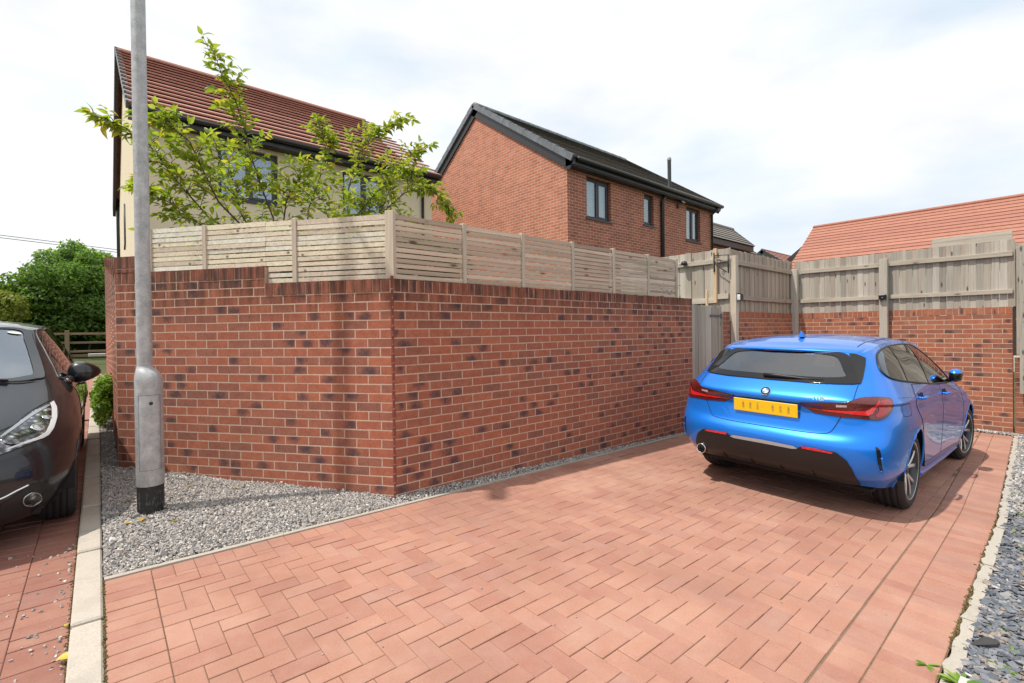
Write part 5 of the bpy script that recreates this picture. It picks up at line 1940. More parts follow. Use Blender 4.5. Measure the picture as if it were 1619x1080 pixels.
# ------------------------------------------------------------------ young tree behind the screen
random.seed(5)
BR = [
    [(1.42, 5.35, 2.03), (1.37, 5.30, 2.57), (1.26, 5.25, 2.83), (1.16, 5.20, 3.10), (1.09, 5.15, 3.35), (1.01, 5.10, 3.57), (0.88, 5.00, 3.75), (0.80, 4.95, 3.93)],
    [(1.29, 5.30, 2.21), (0.81, 5.30, 2.49), (0.61, 5.25, 2.71), (0.47, 5.20, 2.88), (0.35, 5.15, 3.03), (0.20, 5.10, 3.11), (0.01, 5.00, 3.12)],
    [(1.32, 5.30, 2.21), (0.84, 5.00, 2.58), (0.71, 4.90, 2.81), (0.61, 4.85, 3.02), (0.48, 4.80, 3.10), (0.37, 4.80, 3.14)],
    [(2.04, 5.60, 2.10), (2.21, 5.60, 2.78), (2.30, 5.60, 3.17), (2.39, 5.55, 3.52), (2.56, 5.50, 3.77), (2.72, 5.45, 3.91), (3.00, 5.40, 4.09)],
    [(1.72, 5.50, 2.13), (1.77, 5.45, 2.76), (1.87, 5.40, 3.08), (1.97, 5.35, 3.40), (1.89, 5.30, 3.54), (1.82, 5.30, 3.69)],
    [(2.18, 5.60, 2.11), (2.53, 5.30, 2.77), (2.81, 5.20, 3.06), (3.03, 5.10, 3.15), (3.21, 5.05, 3.04), (3.36, 5.00, 2.85)],
    [(1.41, 5.30, 2.09), (1.41, 5.00, 2.67), (1.49, 4.90, 2.88), (1.56, 4.85, 3.07)],
    [(2.38, 5.70, 2.21), (2.76, 5.70, 2.96), (2.92, 5.65, 3.42), (3.13, 5.60, 3.70), (3.34, 5.60, 3.86)],
    [(1.20, 5.40, 2.08), (0.63, 5.50, 2.56), (0.44, 5.50, 2.68), (0.32, 5.50, 2.74)],
    [(1.86, 5.50, 2.07), (2.18, 5.20, 2.67), (2.44, 5.10, 3.01), (2.61, 5.00, 3.30), (2.83, 5.00, 3.24)],
    [(1.38, 5.40, 2.10), (1.13, 5.60, 2.65), (1.10, 5.65, 2.95), (1.00, 5.70, 3.18), (0.93, 5.70, 3.35)],
]
BR = [[(round(x * 1.16, 3), round(y * 1.16, 3), round(ZC + (z - ZC) * 1.16, 3)) for x, y, z in b_] for b_ in BR]
TB = Vector((1.95, 6.5, gz(1.95, 6.5)))
tree = thing("cherry_tree", "young leafy cherry tree spreading above the slatted screen at the corner", "tree", TB)
bk = MB()
bk.tube([TB, TB + Vector((0.0, -0.02, 0.9)), Vector((1.92, 6.4, 1.5)), Vector((1.88, 6.32, 1.95))], [0.05, 0.04, 0.032, 0.025], 10)
leafpos = []        # (position, direction, size)


def sample(pl, s):
    n = len(pl) - 1
    i = min(int(s * n), n - 1)
    f = s * n - i
    return pl[i].lerp(pl[i + 1], f)


def twig_leaves(pl, n, s0=0.05, big=1.0):
    ph = random.uniform(0, 6.28)
    for k in range(n):
        s = s0 + (1 - s0) * (k + random.uniform(-0.3, 0.3)) / max(1, n - 1)
        s = min(max(s, 0), 1)
        p = sample(pl, s)
        t = (sample(pl, min(1, s + 0.05)) - sample(pl, max(0, s - 0.05)))
        if t.length < 1e-5:
            continue
        t.normalize()
        ph += 2.4
        a = Vector((math.cos(ph), math.sin(ph), 0.15))
        d = (a - t * a.dot(t) * 0.4 + t * 0.75 + Vector((0, 0, random.uniform(-0.65, 0.35))))
        d.normalize()
        leafpos.append((p, d, big * random.uniform(0.7, 1.12)))
    leafpos.append((pl[-1], (pl[-1] - sample(pl, 0.85)).normalized(), big * 0.9))


for bi, br in enumerate(BR):
    pl = [Vector(p) for p in br]
    root = [Vector((1.88, 6.32, 1.93))] + pl
    rad = [0.013 * (1 - 0.82 * i / (len(root) - 1)) for i in range(len(root))]
    bk.tube(root, rad, 7)
    n = len(pl)
    L = sum((a - b).length for a, b in zip(pl[:-1], pl[1:]))
    twig_leaves(pl[max(1, n // 3):], int(L * 16), 0.0)
    nt = int(L * 16)
    for k in range(nt):
        s = 0.22 + 0.76 * (k + random.random()) / nt
        p = sample(pl, s)
        t = (sample(pl, min(1, s + 0.06)) - sample(pl, max(0, s - 0.06))).normalized()
        ang = random.uniform(0, 6.28)
        a = Vector((math.cos(ang), math.sin(ang) * 0.75, random.uniform(-0.25, 0.35)))
        d = (a * 0.85 + t * 0.6 + Vector((0, 0, 0.12))).normalized()
        ln = random.uniform(0.16, 0.42) * (1.15 - 0.75 * s)
        q = [p, p + d * ln * 0.4, p + d * ln * 0.75 + Vector((0, 0, -0.02)), p + d * ln + Vector((0, 0, -0.045 * random.random()))]
        bk.tube(q, [0.0045, 0.0035, 0.0025, 0.0015], 5, False)
        twig_leaves(q, int(ln * 25) + 2, 0.12)
# low filling growth just over the screen
for k in range(150):
    x = random.uniform(0.6, 3.7)
    p = Vector((x, random.uniform(5.5, 6.6) + 0.05 * x, random.uniform(2.3, 3.15)))
    d = Vector((random.uniform(-1, 1), random.uniform(-0.6, 0.6), random.uniform(-0.1, 0.8))).normalized()
    ln = random.uniform(0.2, 0.42)
    q = [p, p + d * ln * 0.5, p + d * ln + Vector((0, 0, -0.03))]
    bk.tube(q, [0.0045, 0.003, 0.0015], 5, False)
    twig_leaves(q, int(ln * 27) + 2, 0.05)
bk.build("trunk", plain("cherry_bark", (0.115, 0.075, 0.06), 0.7, var=0.3, bump=0.4), tree, True)
M_cherry = mat_leaf("cherry_leaf", ((0, (0.19, 0.255, 0.04)), (0.35, (0.26, 0.32, 0.055)), (0.6, (0.215, 0.285, 0.045)), (0.84, (0.33, 0.37, 0.08)), (0.93, (0.44, 0.39, 0.07)), (1.0, (0.54, 0.38, 0.07))), 0.36, 0.52)


def leaf_shape(var):
    """pointed oval leaf, folded along the midrib and drooping at the tip; stem at the origin, tip along +x"""
    L, W = 0.095, 0.021 + 0.003 * (var % 3)
    n = 6
    vs, fs = [], []
    fold = 0.35 + 0.12 * (var % 2)
    droop = 0.10 + 0.09 * (var % 3)
    for i in range(n + 1):
        s = i / n
        w = W * (math.sin(math.pi * min(1, s * 1.05) ** 0.8) ** 0.85 if 0 < s < 1 else 0.0)
        x = 0.012 + L * s
        z = -droop * L * s * s * 2.2
        vs += [(x, w, z + w * fold), (x, 0, z), (x, -w, z + w * fold)]
    for i in range(n):
        a = i * 3
        fs += [(a, a + 1, a + 4, a + 3), (a + 1, a + 2, a + 5, a + 4)]
    k = len(vs)
    vs += [(0, 0.0012, 0), (0, -0.0012, 0), (0.013, -0.0012, 0), (0.013, 0.0012, 0)]
    fs.append((k, k + 1, k + 2, k + 3))
    return vs, fs


shapes = [leaf_shape(v) for v in range(6)]
shape_me = []
for vs, fs in shapes:
    shape_me.append(MB().add(vs, fs).mesh("leaf", M_cherry, True))
mats = []
for p, d, s in leafpos:
    upw = Vector((random.gauss(0, 0.5), random.gauss(0, 0.5), 1.0))
    yv = upw.cross(d)
    if yv.length < 1e-4:
        continue
    yv.normalize()
    zv = d.cross(yv)
    m = Matrix.Identity(4)
    for i in range(3):
        m[i][0], m[i][1], m[i][2], m[i][3] = d[i] * s, yv[i] * s, zv[i] * s, p[i]
    mats.append((m, random.randrange(6)))
eye_ = Vector((0, 0, ZC))
mats.sort(key=lambda e: (e[0].translation - eye_).length / e[0].to_scale().x + (50 if e[0].translation.z < 2.48 else 0))
for m, k in mats[:300]:
    link("leaf", shape_me[k], tree, m)
VV, FF, b0 = [], [], 0
for m, k in mats[300:]:
    A = np.array(m)
    V = np.array(shapes[k][0])
    VV.append(V @ A[:3, :3].T + A[:3, 3])
    FF.append(np.array(shapes[k][1]) + b0)
    b0 += len(V)
stuff(link("foliage", mesh_np("foliage", np.vstack(VV), np.vstack(FF), M_cherry, True), tree))

# ------------------------------------------------------------------ fallen leaves
M_fallen = mat_leaf("fallen_leaf", ((0, (0.55, 0.40, 0.03)), (0.5, (0.60, 0.46, 0.06)), (1, (0.42, 0.24, 0.06))), 0.5, 0.2)
fme = [MB().add(*shapes[k]).mesh("fallen_leaf", M_fallen, True) for k in (0, 3, 4)]
for k, (x, y, rz, s, dz) in enumerate(((-0.150, 4.10, 0.3, 0.75, -0.05), (-0.165, 2.78, -0.45, 1.0, -0.045), (0.12, 4.62, 0.9, 0.8, 0.025), (0.20, 4.13, 1.4, 0.95, 0.022), (0.09, 4.16, 0.1, 0.7, 0.018), (0.40, 3.98, 2.2, 0.8, 0.03), (0.52, 4.74, 0.5, 0.7, 0.035), (0.85, 4.46, 1.9, 0.55, 0.035), (-0.14, 3.06, 1.2, 0.4, -0.05))):
    o = link("fallen_leaf", fme[k % 3])
    o.location = (x, y, gz(x, y) + dz + 0.008)
    o.rotation_euler = (random.uniform(-0.3, 0.3), random.uniform(-0.3, 0.1), rz)
    o.scale = (s, s, s)
    lab = "yellow fallen leaf lying on the gravel around the lamp post" if k in (2, 3, 4, 5, 6, 7) else "yellow fallen leaf lying in the left bay against the kerb"
    tag(o, lab, "leaf", "fallen leaves on the gravel" if k in (2, 3, 4, 5, 6, 7) else "fallen leaves by the kerb")

# ------------------------------------------------------------------ weeds along the right edging
M_weed = mat_leaf("weed_leaf", ((0, (0.12, 0.24, 0.03)), (0.6, (0.20, 0.34, 0.05)), (1, (0.30, 0.40, 0.08))), 0.5, 0.35)
M_weed2 = mat_leaf("pale_weed_leaf", ((0, (0.22, 0.27, 0.07)), (1, (0.34, 0.36, 0.12))), 0.6, 0.35)


def weed(x, y, size, n, label, group, mat, tall=0.5):
    vs, fs = [], []
    for k in range(n):
        a = random.uniform(0, 6.28)
        L = size * random.uniform(0.55, 1.1)
        w = L * random.uniform(0.10, 0.17)
        rise_ = tall * random.uniform(0.4, 1.3)
        c, s = math.cos(a), math.sin(a)
        b0 = len(vs)
        m = 5
        for i in range(m + 1):
            t = i / m
            r = L * t
            z = L * rise_ * (t - 0.62 * t * t) + 0.003
            ww = w * math.sin(math.pi * (0.08 + 0.92 * t)) if i < m else 0.0005
            vs += [(c * r - s * ww, s * r + c * ww, z + ww * 0.3), (c * r, s * r, z), (c * r + s * ww, s * r - c * ww, z + ww * 0.3)]
        for i in range(m):
            q = b0 + i * 3
            fs += [(q, q + 1, q + 4, q + 3), (q + 1, q + 2, q + 5, q + 4)]
    o = MB().add(vs, fs).build("weed", mat, None, True, fix=False)
    o.location = (x, y, gz(x, y) - 0.004)
    return tag(o, label, "weed", group)


weed(2.60, 0.285, 0.075, 26, "leafy bright green weed at the bottom right edging", None, M_weed, 0.7)
weed(2.66, 0.40, 0.05, 8, "sprawling weed lying over the pavers by the right edging", None, M_weed, 0.35)
weed(2.42, 0.325, 0.05, 10, "small weed rooted in the edging at the lower right corner", None, M_weed2, 0.9)
random.seed(31)
for k in range(34):
    x = random.choice((random.uniform(2.7, 4.6), random.uniform(3.5, 9.5), random.uniform(4.5, 9.5)))
    y = kerb_y(x) - 0.07 - abs(random.gauss(0, 0.09))
    weed(x, y, random.uniform(0.022, 0.052), random.randrange(7, 16), "small green weed growing among the slate chippings", "weeds among the slate", random.choice((M_weed, M_weed, M_weed2)), 0.7)
for k, x in enumerate((2.15, 2.28, 2.45, 2.62, 3.0)):
    weed(x, 3.555, 0.03, 9, "brown withered weed at the foot of the long garden wall", "withered weeds at the wall", M_weed2, 0.9)
weed(0.08, 6.9, 0.06, 20, "mossy green weed in the narrow strip beside the stepped return wall", None, M_weed2, 0.5)
# ------------------------------------------------------------------ cars: shared tools
from mathutils.geometry import delaunay_2d_cdt


def cr(P, ts):
    """Catmull-Rom through the rows of P (n, ...) at the parameters ts in 0..n-1"""
    n = len(P)
    i = np.clip(np.floor(ts).astype(int), 0, n - 2)
    f = (ts - i).reshape((-1,) + (1,) * (P.ndim - 1))
    p1, p2 = P[i], P[i + 1]
    p0 = np.where((i > 0).reshape(f.shape), P[np.maximum(i - 1, 0)], 2 * p1 - p2)
    p3 = np.where((i < n - 2).reshape(f.shape), P[np.minimum(i + 2, n - 1)], 2 * p2 - p1)
    # gentle tension keeps the flanks flat
    m1, m2 = (p2 - p0) * 0.46, (p3 - p1) * 0.46
    f2, f3 = f * f, f * f * f
    return (2 * f3 - 3 * f2 + 1) * p1 + (f3 - 2 * f2 + f) * m1 + (-2 * f3 + 3 * f2) * p2 + (f3 - f2) * m2


def car_shell(grid, roof_z, nc=150, nr=64, wheels=(), arch_r=0.345, lid_rows=14):
    """half-body control grid (columns, rows, 3) wrapped from rear centre to nose -> (V, F) of walls, (V, F) of roof"""
    G = np.array(grid, float)
    # mirror the ends so that the surface crosses the centre line smoothly
    m0, m1 = G[1:2] * [1, -1, 1], G[-2:-1] * [1, -1, 1]
    E = np.concatenate([m0, G, m1])
    tc = 1 + np.linspace(0, len(G) - 1, nc)
    D = cr(E, tc)                                  # nc, rows, 3
    D[0, :, 1] = 0
    D[-1, :, 1] = 0
    tr_ = np.linspace(0, G.shape[1] - 1, nr)
    D = cr(np.swapaxes(D, 0, 1), tr_)              # nr, nc, 3
    V = D.reshape(-1, 3).copy()
    idx = np.arange(nr * nc).reshape(nr, nc)
    # wheel openings: slide the nearest vertices onto the circle
    inside = np.zeros(len(V), bool)
    for (wx, wz, rr) in wheels:
        d = np.hypot(V[:, 0] - wx, V[:, 2] - wz)
        side = V[:, 1] > 0.45
        ins = side & (d < rr)
        near = ins & (d > rr - 0.045)
        k = rr / np.maximum(d, 1e-6)
        V[near, 0] = wx + (V[near, 0] - wx) * k[near]
        V[near, 2] = wz + (V[near, 2] - wz) * k[near]
        inside |= ins & ~near
    q = np.stack([idx[:-1, :-1], idx[:-1, 1:], idx[1:, 1:], idx[1:, :-1]], -1).reshape(-1, 4)
    q = q[~inside[q].any(1)]
    # roof lid
    P = D[-1]
    rx, rz = np.array([p[0] for p in roof_z]), np.array([p[1] for p in roof_z])
    rows = []
    for k in range(lid_rows + 1):
        f = 1 - k / lid_rows
        zc = np.interp(P[:, 0], rx, rz)
        z = zc - (zc - P[:, 2]) * f ** 2.6
        rows.append(np.stack([P[:, 0], P[:, 1] * f, z], 1))
    LV = np.concatenate(rows)
    li = np.arange((lid_rows + 1) * nc).reshape(lid_rows + 1, nc)
    lq = np.stack([li[:-1, :-1], li[:-1, 1:], li[1:, 1:], li[1:, :-1]], -1).reshape(-1, 4)
    def both(V_, F_):
        W = V_ * [1, -1, 1]
        return np.concatenate([V_, W]), np.concatenate([F_, (F_ + len(V_))[:, ::-1]])
    return both(V, q), both(LV, lq)


def np_obj(name, V, F, mat, parent, smooth=True, weld=True):
    me = bpy.data.meshes.new(name)
    me.from_pydata([tuple(v) for v in V], [], [tuple(f) for f in F])
    if weld:
        bm = bmesh.new()
        bm.from_mesh(me)
        bmesh.ops.remove_doubles(bm, verts=bm.verts, dist=0.0006)
        bmesh.ops.recalc_face_normals(bm, faces=bm.faces)
        bm.to_mesh(me)
        bm.free()
    me.polygons.foreach_set("use_smooth", [smooth] * len(me.polygons))
    if mat:
        me.materials.append(mat)
    return link(name, me, parent)


class Skin:
    """nearest-point lookups on the car's outer surface"""
    def __init__(self, parts):
        V = np.concatenate([p[0] for p in parts])
        F, b = [], 0
        for v, f in parts:
            F += [tuple(q) for q in (f + b)]
            b += len(v)
        self.t = BVHTree.FromPolygons([tuple(p) for p in V], F)

    def put(self, p, off, toward=None):
        loc, nrm, i, d = self.t.find_nearest(Vector(p))
        c = Vector((2.0, 0, 0.7))
        out = Vector((loc.x - min(max(loc.x, 0.75), 3.3), loc.y, (loc.z - 0.7) * 0.8))
        if nrm.dot(out) < 0:
            nrm = -nrm
        return loc + nrm * off, nrm


def plane_of(P):
    c = P.mean(0)
    u, s, vt = np.linalg.svd(P - c)
    return c, vt[0], vt[1], vt[2]


def smooth_loop(P, n, closed=True, sharp=False):
    P = np.array(P, float)
    if sharp:
        Q = np.concatenate([P, P[:1]]) if closed else P
        seg = np.linalg.norm(np.diff(Q, axis=0), axis=1)
        s = np.concatenate([[0], np.cumsum(seg)])
        t = np.linspace(0, s[-1], n, endpoint=not closed)
        return np.stack([np.interp(t, s, Q[:, k]) for k in range(3)], 1)
    if closed:
        E = np.concatenate([P[-1:], P, P[:2]])
        return cr(E, 1 + np.linspace(0, len(P), n, endpoint=False))
    return cr(P, np.linspace(0, len(P) - 1, n))


def decal(name, loop, skin, mat, parent, off=0.003, step=0.022, n=120, sharp=False, thick=0.0, shrink=0.0):
    """a patch that hugs the surface inside a closed loop of 3-D points"""
    L = smooth_loop(loop, n, True, sharp)
    c, a, b, nn = plane_of(L)
    p2 = np.stack([(L - c) @ a, (L - c) @ b], 1)
    if shrink:
        m = p2.mean(0)
        p2 = m + (p2 - m) * (1 - shrink)
    area = 0.5 * np.sum(p2[:, 0] * np.roll(p2[:, 1], -1) - np.roll(p2[:, 0], -1) * p2[:, 1])
    if area < 0:
        p2 = p2[::-1].copy()
        L = L[::-1].copy()
    pts = [Vector(q) for q in p2]
    poly = [tuple(q) for q in p2]
    lo, hi = p2.min(0), p2.max(0)
    inner = []
    gx = np.arange(lo[0] + step / 2, hi[0], step)
    gy = np.arange(lo[1] + step / 2, hi[1], step)
    for i, x in enumerate(gx):
        for y in gy:
            if in_poly(x, y, poly) and min(np.hypot(p2[:, 0] - x, p2[:, 1] - y)) > step * 0.35:
                inner.append(Vector((x, y)))
    nb = len(pts)
    vs, es, fs, ov_, oe_, of_ = delaunay_2d_cdt(pts + inner, [(i, (i + 1) % nb) for i in range(nb)], [], 1, 1e-6)
    nv = len(vs)
    fixed = np.zeros(nv, bool)
    X = np.zeros((nv, 3))
    for i, v in enumerate(vs):
        o_ = [q for q in ov_[i] if q < nb]
        if o_:
            fixed[i] = True
            X[i] = L[o_[0]] if not shrink else c + a * v.x + b * v.y
        else:
            X[i] = c + a * v.x + b * v.y
    # relax the inside between its edge and the surface
    E_ = set()
    for f in fs:
        for k in range(len(f)):
            u_, w_ = f[k], f[(k + 1) % len(f)]
            E_.add((min(u_, w_), max(u_, w_)))
    if E_:
        E_ = np.array(sorted(E_))
        for it in range(24):
            S = np.zeros_like(X)
            cnt = np.zeros(nv)
            np.add.at(S, E_[:, 0], X[E_[:, 1]])
            np.add.at(S, E_[:, 1], X[E_[:, 0]])
            np.add.at(cnt, E_[:, 0], 1)
            np.add.at(cnt, E_[:, 1], 1)
            Y = S / np.maximum(cnt, 1)[:, None]
            X[~fixed] = Y[~fixed]
            if it % 8 == 7:
                for i in np.where(~fixed)[0]:
                    X[i] = skin.put(X[i], 0.0)[0]
    out = [skin.put(p, off)[0] for p in X]
    me = bpy.data.meshes.new(name)
    me.from_pydata([tuple(v) for v in out], [], [tuple(f) for f in fs])
    bm = bmesh.new()
    bm.from_mesh(me)
    bmesh.ops.recalc_face_normals(bm, faces=bm.faces)
    bm.faces.ensure_lookup_table()
    s = 0
    for f in bm.faces:
        cc = f.calc_center_median()
        s += 1 if f.normal.dot(Vector((cc.x - min(max(cc.x, 0.75), 3.3), cc.y, (cc.z - 0.7) * 0.8))) > 0 else -1
    if s < 0:
        bmesh.ops.reverse_faces(bm, faces=bm.faces)
    bm.to_mesh(me)
    bm.free()
    me.polygons.foreach_set("use_smooth", [True] * len(me.polygons))
    me.materials.append(mat)
    return link(name, me, parent)


def cut(V, F, loops, shrink=0.06, reach=0.12):
    """drop the faces under glass"""
    C = V[F].mean(1)
    keep = np.ones(len(F), bool)
    for loop in loops:
        L = smooth_loop(loop, 80, True)
        c, a, b, nn = plane_of(L)
        p2 = np.stack([(L - c) @ a, (L - c) @ b], 1)
        m = p2.mean(0)
        sc = 1 - shrink
        poly = [tuple(m + (q - m) * sc) for q in p2]
        lo, hi = p2.min(0), p2.max(0)
        d = np.abs((C - c) @ nn)
        X, Y = (C - c) @ a, (C - c) @ b
        cand = np.where((d < reach) & (X > lo[0]) & (X < hi[0]) & (Y > lo[1]) & (Y < hi[1]))[0]
        for i in cand:
            if in_poly(X[i], Y[i], poly):
                keep[i] = False
    return F[keep]


def seam(name, path, skin, parent, mat, w=0.0045, n=60, off=0.0012, smooth=True):
    """narrow dark joint line along the surface"""
    L = smooth_loop(path, n, False, not smooth)
    vs, fs = [], []
    for i, p in enumerate(L):
        t = L[min(i + 1, len(L) - 1)] - L[max(i - 1, 0)]
        q, nr_ = skin.put(p, off)
        s = nr_.cross(Vector(t)).normalized() * w / 2
        vs += [q - s, q + s]
    for i in range(len(L) - 1):
        fs.append((2 * i, 2 * i + 1, 2 * i + 3, 2 * i + 2))
    return MB().add(vs, fs).build(name, mat, parent, True, fix=False)


def ridge_line(name, path, skin, parent, mat, rad, n=60, off=0.0, closed=False, smooth=True):
    L = smooth_loop(path, n, closed, not smooth)
    pts = [skin.put(p, off)[0] for p in L]
    if closed:
        pts.append(pts[0])
    return MB().tube(pts, rad, 6).build(name, mat, parent, True)


def mir(L):
    return [(x, -y, z) for x, y, z in L]


M_tyre = plain("tyre_rubber", (0.022, 0.022, 0.023), 0.75, var=0.25, nscale=18, bump=0.2)
M_rim = mat_gloss("machined_alloy", (0.62, 0.62, 0.63), 0.28, 0.9)
M_rimdark = mat_gloss("dark_alloy", (0.07, 0.073, 0.078), 0.3, 0.5)
M_disc = mat_gloss("brake_disc", (0.30, 0.30, 0.31), 0.4, 0.9)
M_gap = mat_gloss("panel_gap", (0.006, 0.006, 0.007), 0.8)
M_gblack = mat_gloss("gloss_black", (0.008, 0.008, 0.009), 0.06, spec=0.6)
M_trim = mat_gloss("black_trim", (0.014, 0.014, 0.015), 0.45)
M_chrome = mat_gloss("chrome", (0.80, 0.80, 0.81), 0.08, 1.0)
M_cabin = plain("dark_cabin", (0.018, 0.018, 0.019), 0.85)
M_seat = plain("dark_seat_cloth", (0.03, 0.03, 0.032), 0.9)


def wheel(parent, x, y, z, r, width, steer, style, mi=1):
    """wheel > tyre, rim, spokes, hub, brake disc; outer face towards +y*mi"""
    w = bpy.data.objects.new("wheel", None)
    w.empty_display_size = 0.05
    COL.objects.link(w)
    w.parent = parent
    w["_local"] = 1
    w.location = (x, y, z)
    w.rotation_euler = (0, 0, steer if mi > 0 else steer + math.pi)
    rr = r - 0.088
    hw = width / 2
    b = MB()                       # outer face at +y
    prof = [(rr - 0.004, -hw + 0.02), (rr + 0.03, -hw + 0.002), (r - 0.035, -hw), (r - 0.010, -hw + 0.016), (r - 0.002, -hw + 0.035)]
    for k in range(4):             # tread grooves
        c = -hw + 0.045 + k * (width - 0.09) / 3
        prof += [(r, c - 0.006), (r - 0.007, c - 0.005), (r - 0.007, c + 0.004), (r, c + 0.005)]
    prof += [(r - 0.002, hw - 0.035), (r - 0.010, hw - 0.016), (r - 0.033, hw - 0.002), (r - 0.036, hw), (r - 0.052, hw + 0.001), (rr + 0.014, hw - 0.004), (rr + 0.004, hw - 0.012), (rr - 0.004, hw - 0.02)]
    b.lathe(prof, 64, axis='y')
    b.build("tyre", M_tyre, w, True)
    b = MB()
    b.lathe([(rr + 0.010, hw - 0.010), (rr + 0.006, hw - 0.004), (rr - 0.004, hw - 0.006), (rr - 0.012, hw - 0.02), (rr - 0.02, hw - 0.06), (rr - 0.024, -hw + 0.02)], 64, axis='y')
    rim = b.build("rim", M_rimdark, w, True)
    b = MB()
    b.lathe([(rr + 0.011, hw - 0.010), (rr + 0.007, hw - 0.0035), (rr - 0.001, hw - 0.0045), (rr - 0.002, hw - 0.010)], 64, axis='y')
    b.build("rim_edge", M_rim if style != 'dark' else M_rimdark, rim, True)
    b = MB()
    b.lathe([(0.06, 0.01), (rr - 0.055, 0.01), (rr - 0.055, -0.012), (0.06, -0.012)], 40, axis='y')
    b.build("brake_disc", M_disc, w, True)
    b = MB()
    b.lathe([(0.0, -hw + 0.03), (rr - 0.03, -hw + 0.03)], 40, axis='y')
    b.build("wheel_back", M_gap, w)
    yf = hw - 0.016
    for k in range(5):
        a0_ = 2 * math.pi * k / 5 + 0.31
        b = MB()
        for s in (-1, 1):
            # one blade of the double spoke: curved, wide at the rim
            pts = []
            m = 7
            for i in range(m + 1):
                t = i / m
                rad = 0.045 + (rr - 0.012 - 0.045) * t
                ang = a0_ + s * (0.10 + 0.20 * t ** 1.3) + 0.04 * s * math.sin(t * 3.1)
                pts.append((rad, ang, yf - 0.016 * (1 - t) ** 1.5 - 0.004))
            vs, fs = [], []
            for i, (rad, ang, yy) in enumerate(pts):
                hw_ = 0.011 + 0.006 * (i / m)
                da = hw_ / max(rad, 0.04)
                for q, dy in ((-1, -0.004), (-0.55, 0.0), (0.55, 0.0), (1, -0.004), (0.9, -0.038), (-0.9, -0.038)):
                    vs.append((rad * math.cos(ang + q * da), yy + dy, rad * math.sin(ang + q * da)))
            for i in range(m):
                for q in range(6):
                    A, B = i * 6 + q, i * 6 + (q + 1) % 6
                    fs.append((A, A + 6, B + 6, B))
            b.add(vs, fs, 0)
        b.build("spoke", M_rim if style != 'dark' else M_rimdark, w)
        if style == 'bmw':
            b = MB()
            vs = []
            for (rad, ang, yy) in ((0.06, 0.0, yf - 0.03), (rr - 0.014, 0.285, yf - 0.016), (rr - 0.014, -0.285, yf - 0.016)):
                vs.append((rad * math.cos(a0_ + ang), yy, rad * math.sin(a0_ + ang)))
            b.add(vs, [(0, 1, 2)])
            b.build("spoke_infill", M_rimdark, w)
    b = MB()
    b.lathe([(0.068, yf - 0.05), (0.062, yf - 0.03), (0.045, yf - 0.022), (0.032, yf - 0.02), (0.031, yf - 0.016), (0.0, yf - 0.015)], 32, axis='y')
    b.build("hub", M_rimdark, w, True)
    return w


def arch_liner(parent, wx, wz, r, y_in, y_out, name="wheel_well"):
    b = MB()
    vs, fs = [], []
    n = 26
    for i in range(n + 1):
        a = -0.06 + (math.pi + 0.12) * i / n
        for rad, y in ((r, y_out), (r, y_in), (0.02, y_in)):
            vs.append((wx + rad * math.cos(a), y, wz + rad * math.sin(a)))
    for i in range(n):
        for k in range(2):
            fs.append((i * 3 + k, i * 3 + k + 1, i * 3 + k + 4, i * 3 + k + 3))
    b.add(vs, fs)
    return b.build(name, M_gap, parent)


def seat(parent, x, y, z, rear=False, wide=0.48):
    def pad(name, c, size, tilt, par):
        b = MB()
        b.cbox((-size[0] / 2, -size[1] / 2, 0), (size[0] / 2, size[1] / 2, size[2]), min(size) * 0.3, Matrix.Translation(c) @ Matrix.Rotation(tilt, 4, 'Y'))
        return b.build(name, M_seat, par, True)
    s = pad("seat", (x + 0.2, y, z), (0.48, wide, 0.14), -0.1, parent)
    pad("backrest", (x, y, z + 0.1), (0.13, wide, 0.58), -0.32, s)
    for k in ((-wide / 3.2, wide / 3.2) if wide > 0.7 else (0,)):
        pad("headrest", (x - 0.19, y + k, z + 0.66), (0.09, 0.26, 0.17), -0.25, s)


def place_car(root, P0, yaw, dz=0.0):
    fx = Vector((math.cos(yaw), math.sin(yaw), 0))
    ly = Vector((-math.sin(yaw), math.cos(yaw), 0))
    sl = lambda d: -0.0272 * d.x + 0.0225 * d.y
    fx.z, ly.z = sl(fx), sl(ly)
    fx.normalize()
    up_ = fx.cross(ly).normalized()
    ly = up_.cross(fx)
    m = Matrix.Identity(4)
    for i in range(3):
        m[i][0], m[i][1], m[i][2] = fx[i], ly[i], up_[i]
    m.translation = (P0[0], P0[1], gz(P0[0], P0[1]) + dz)
    root.matrix_world = m
    return m
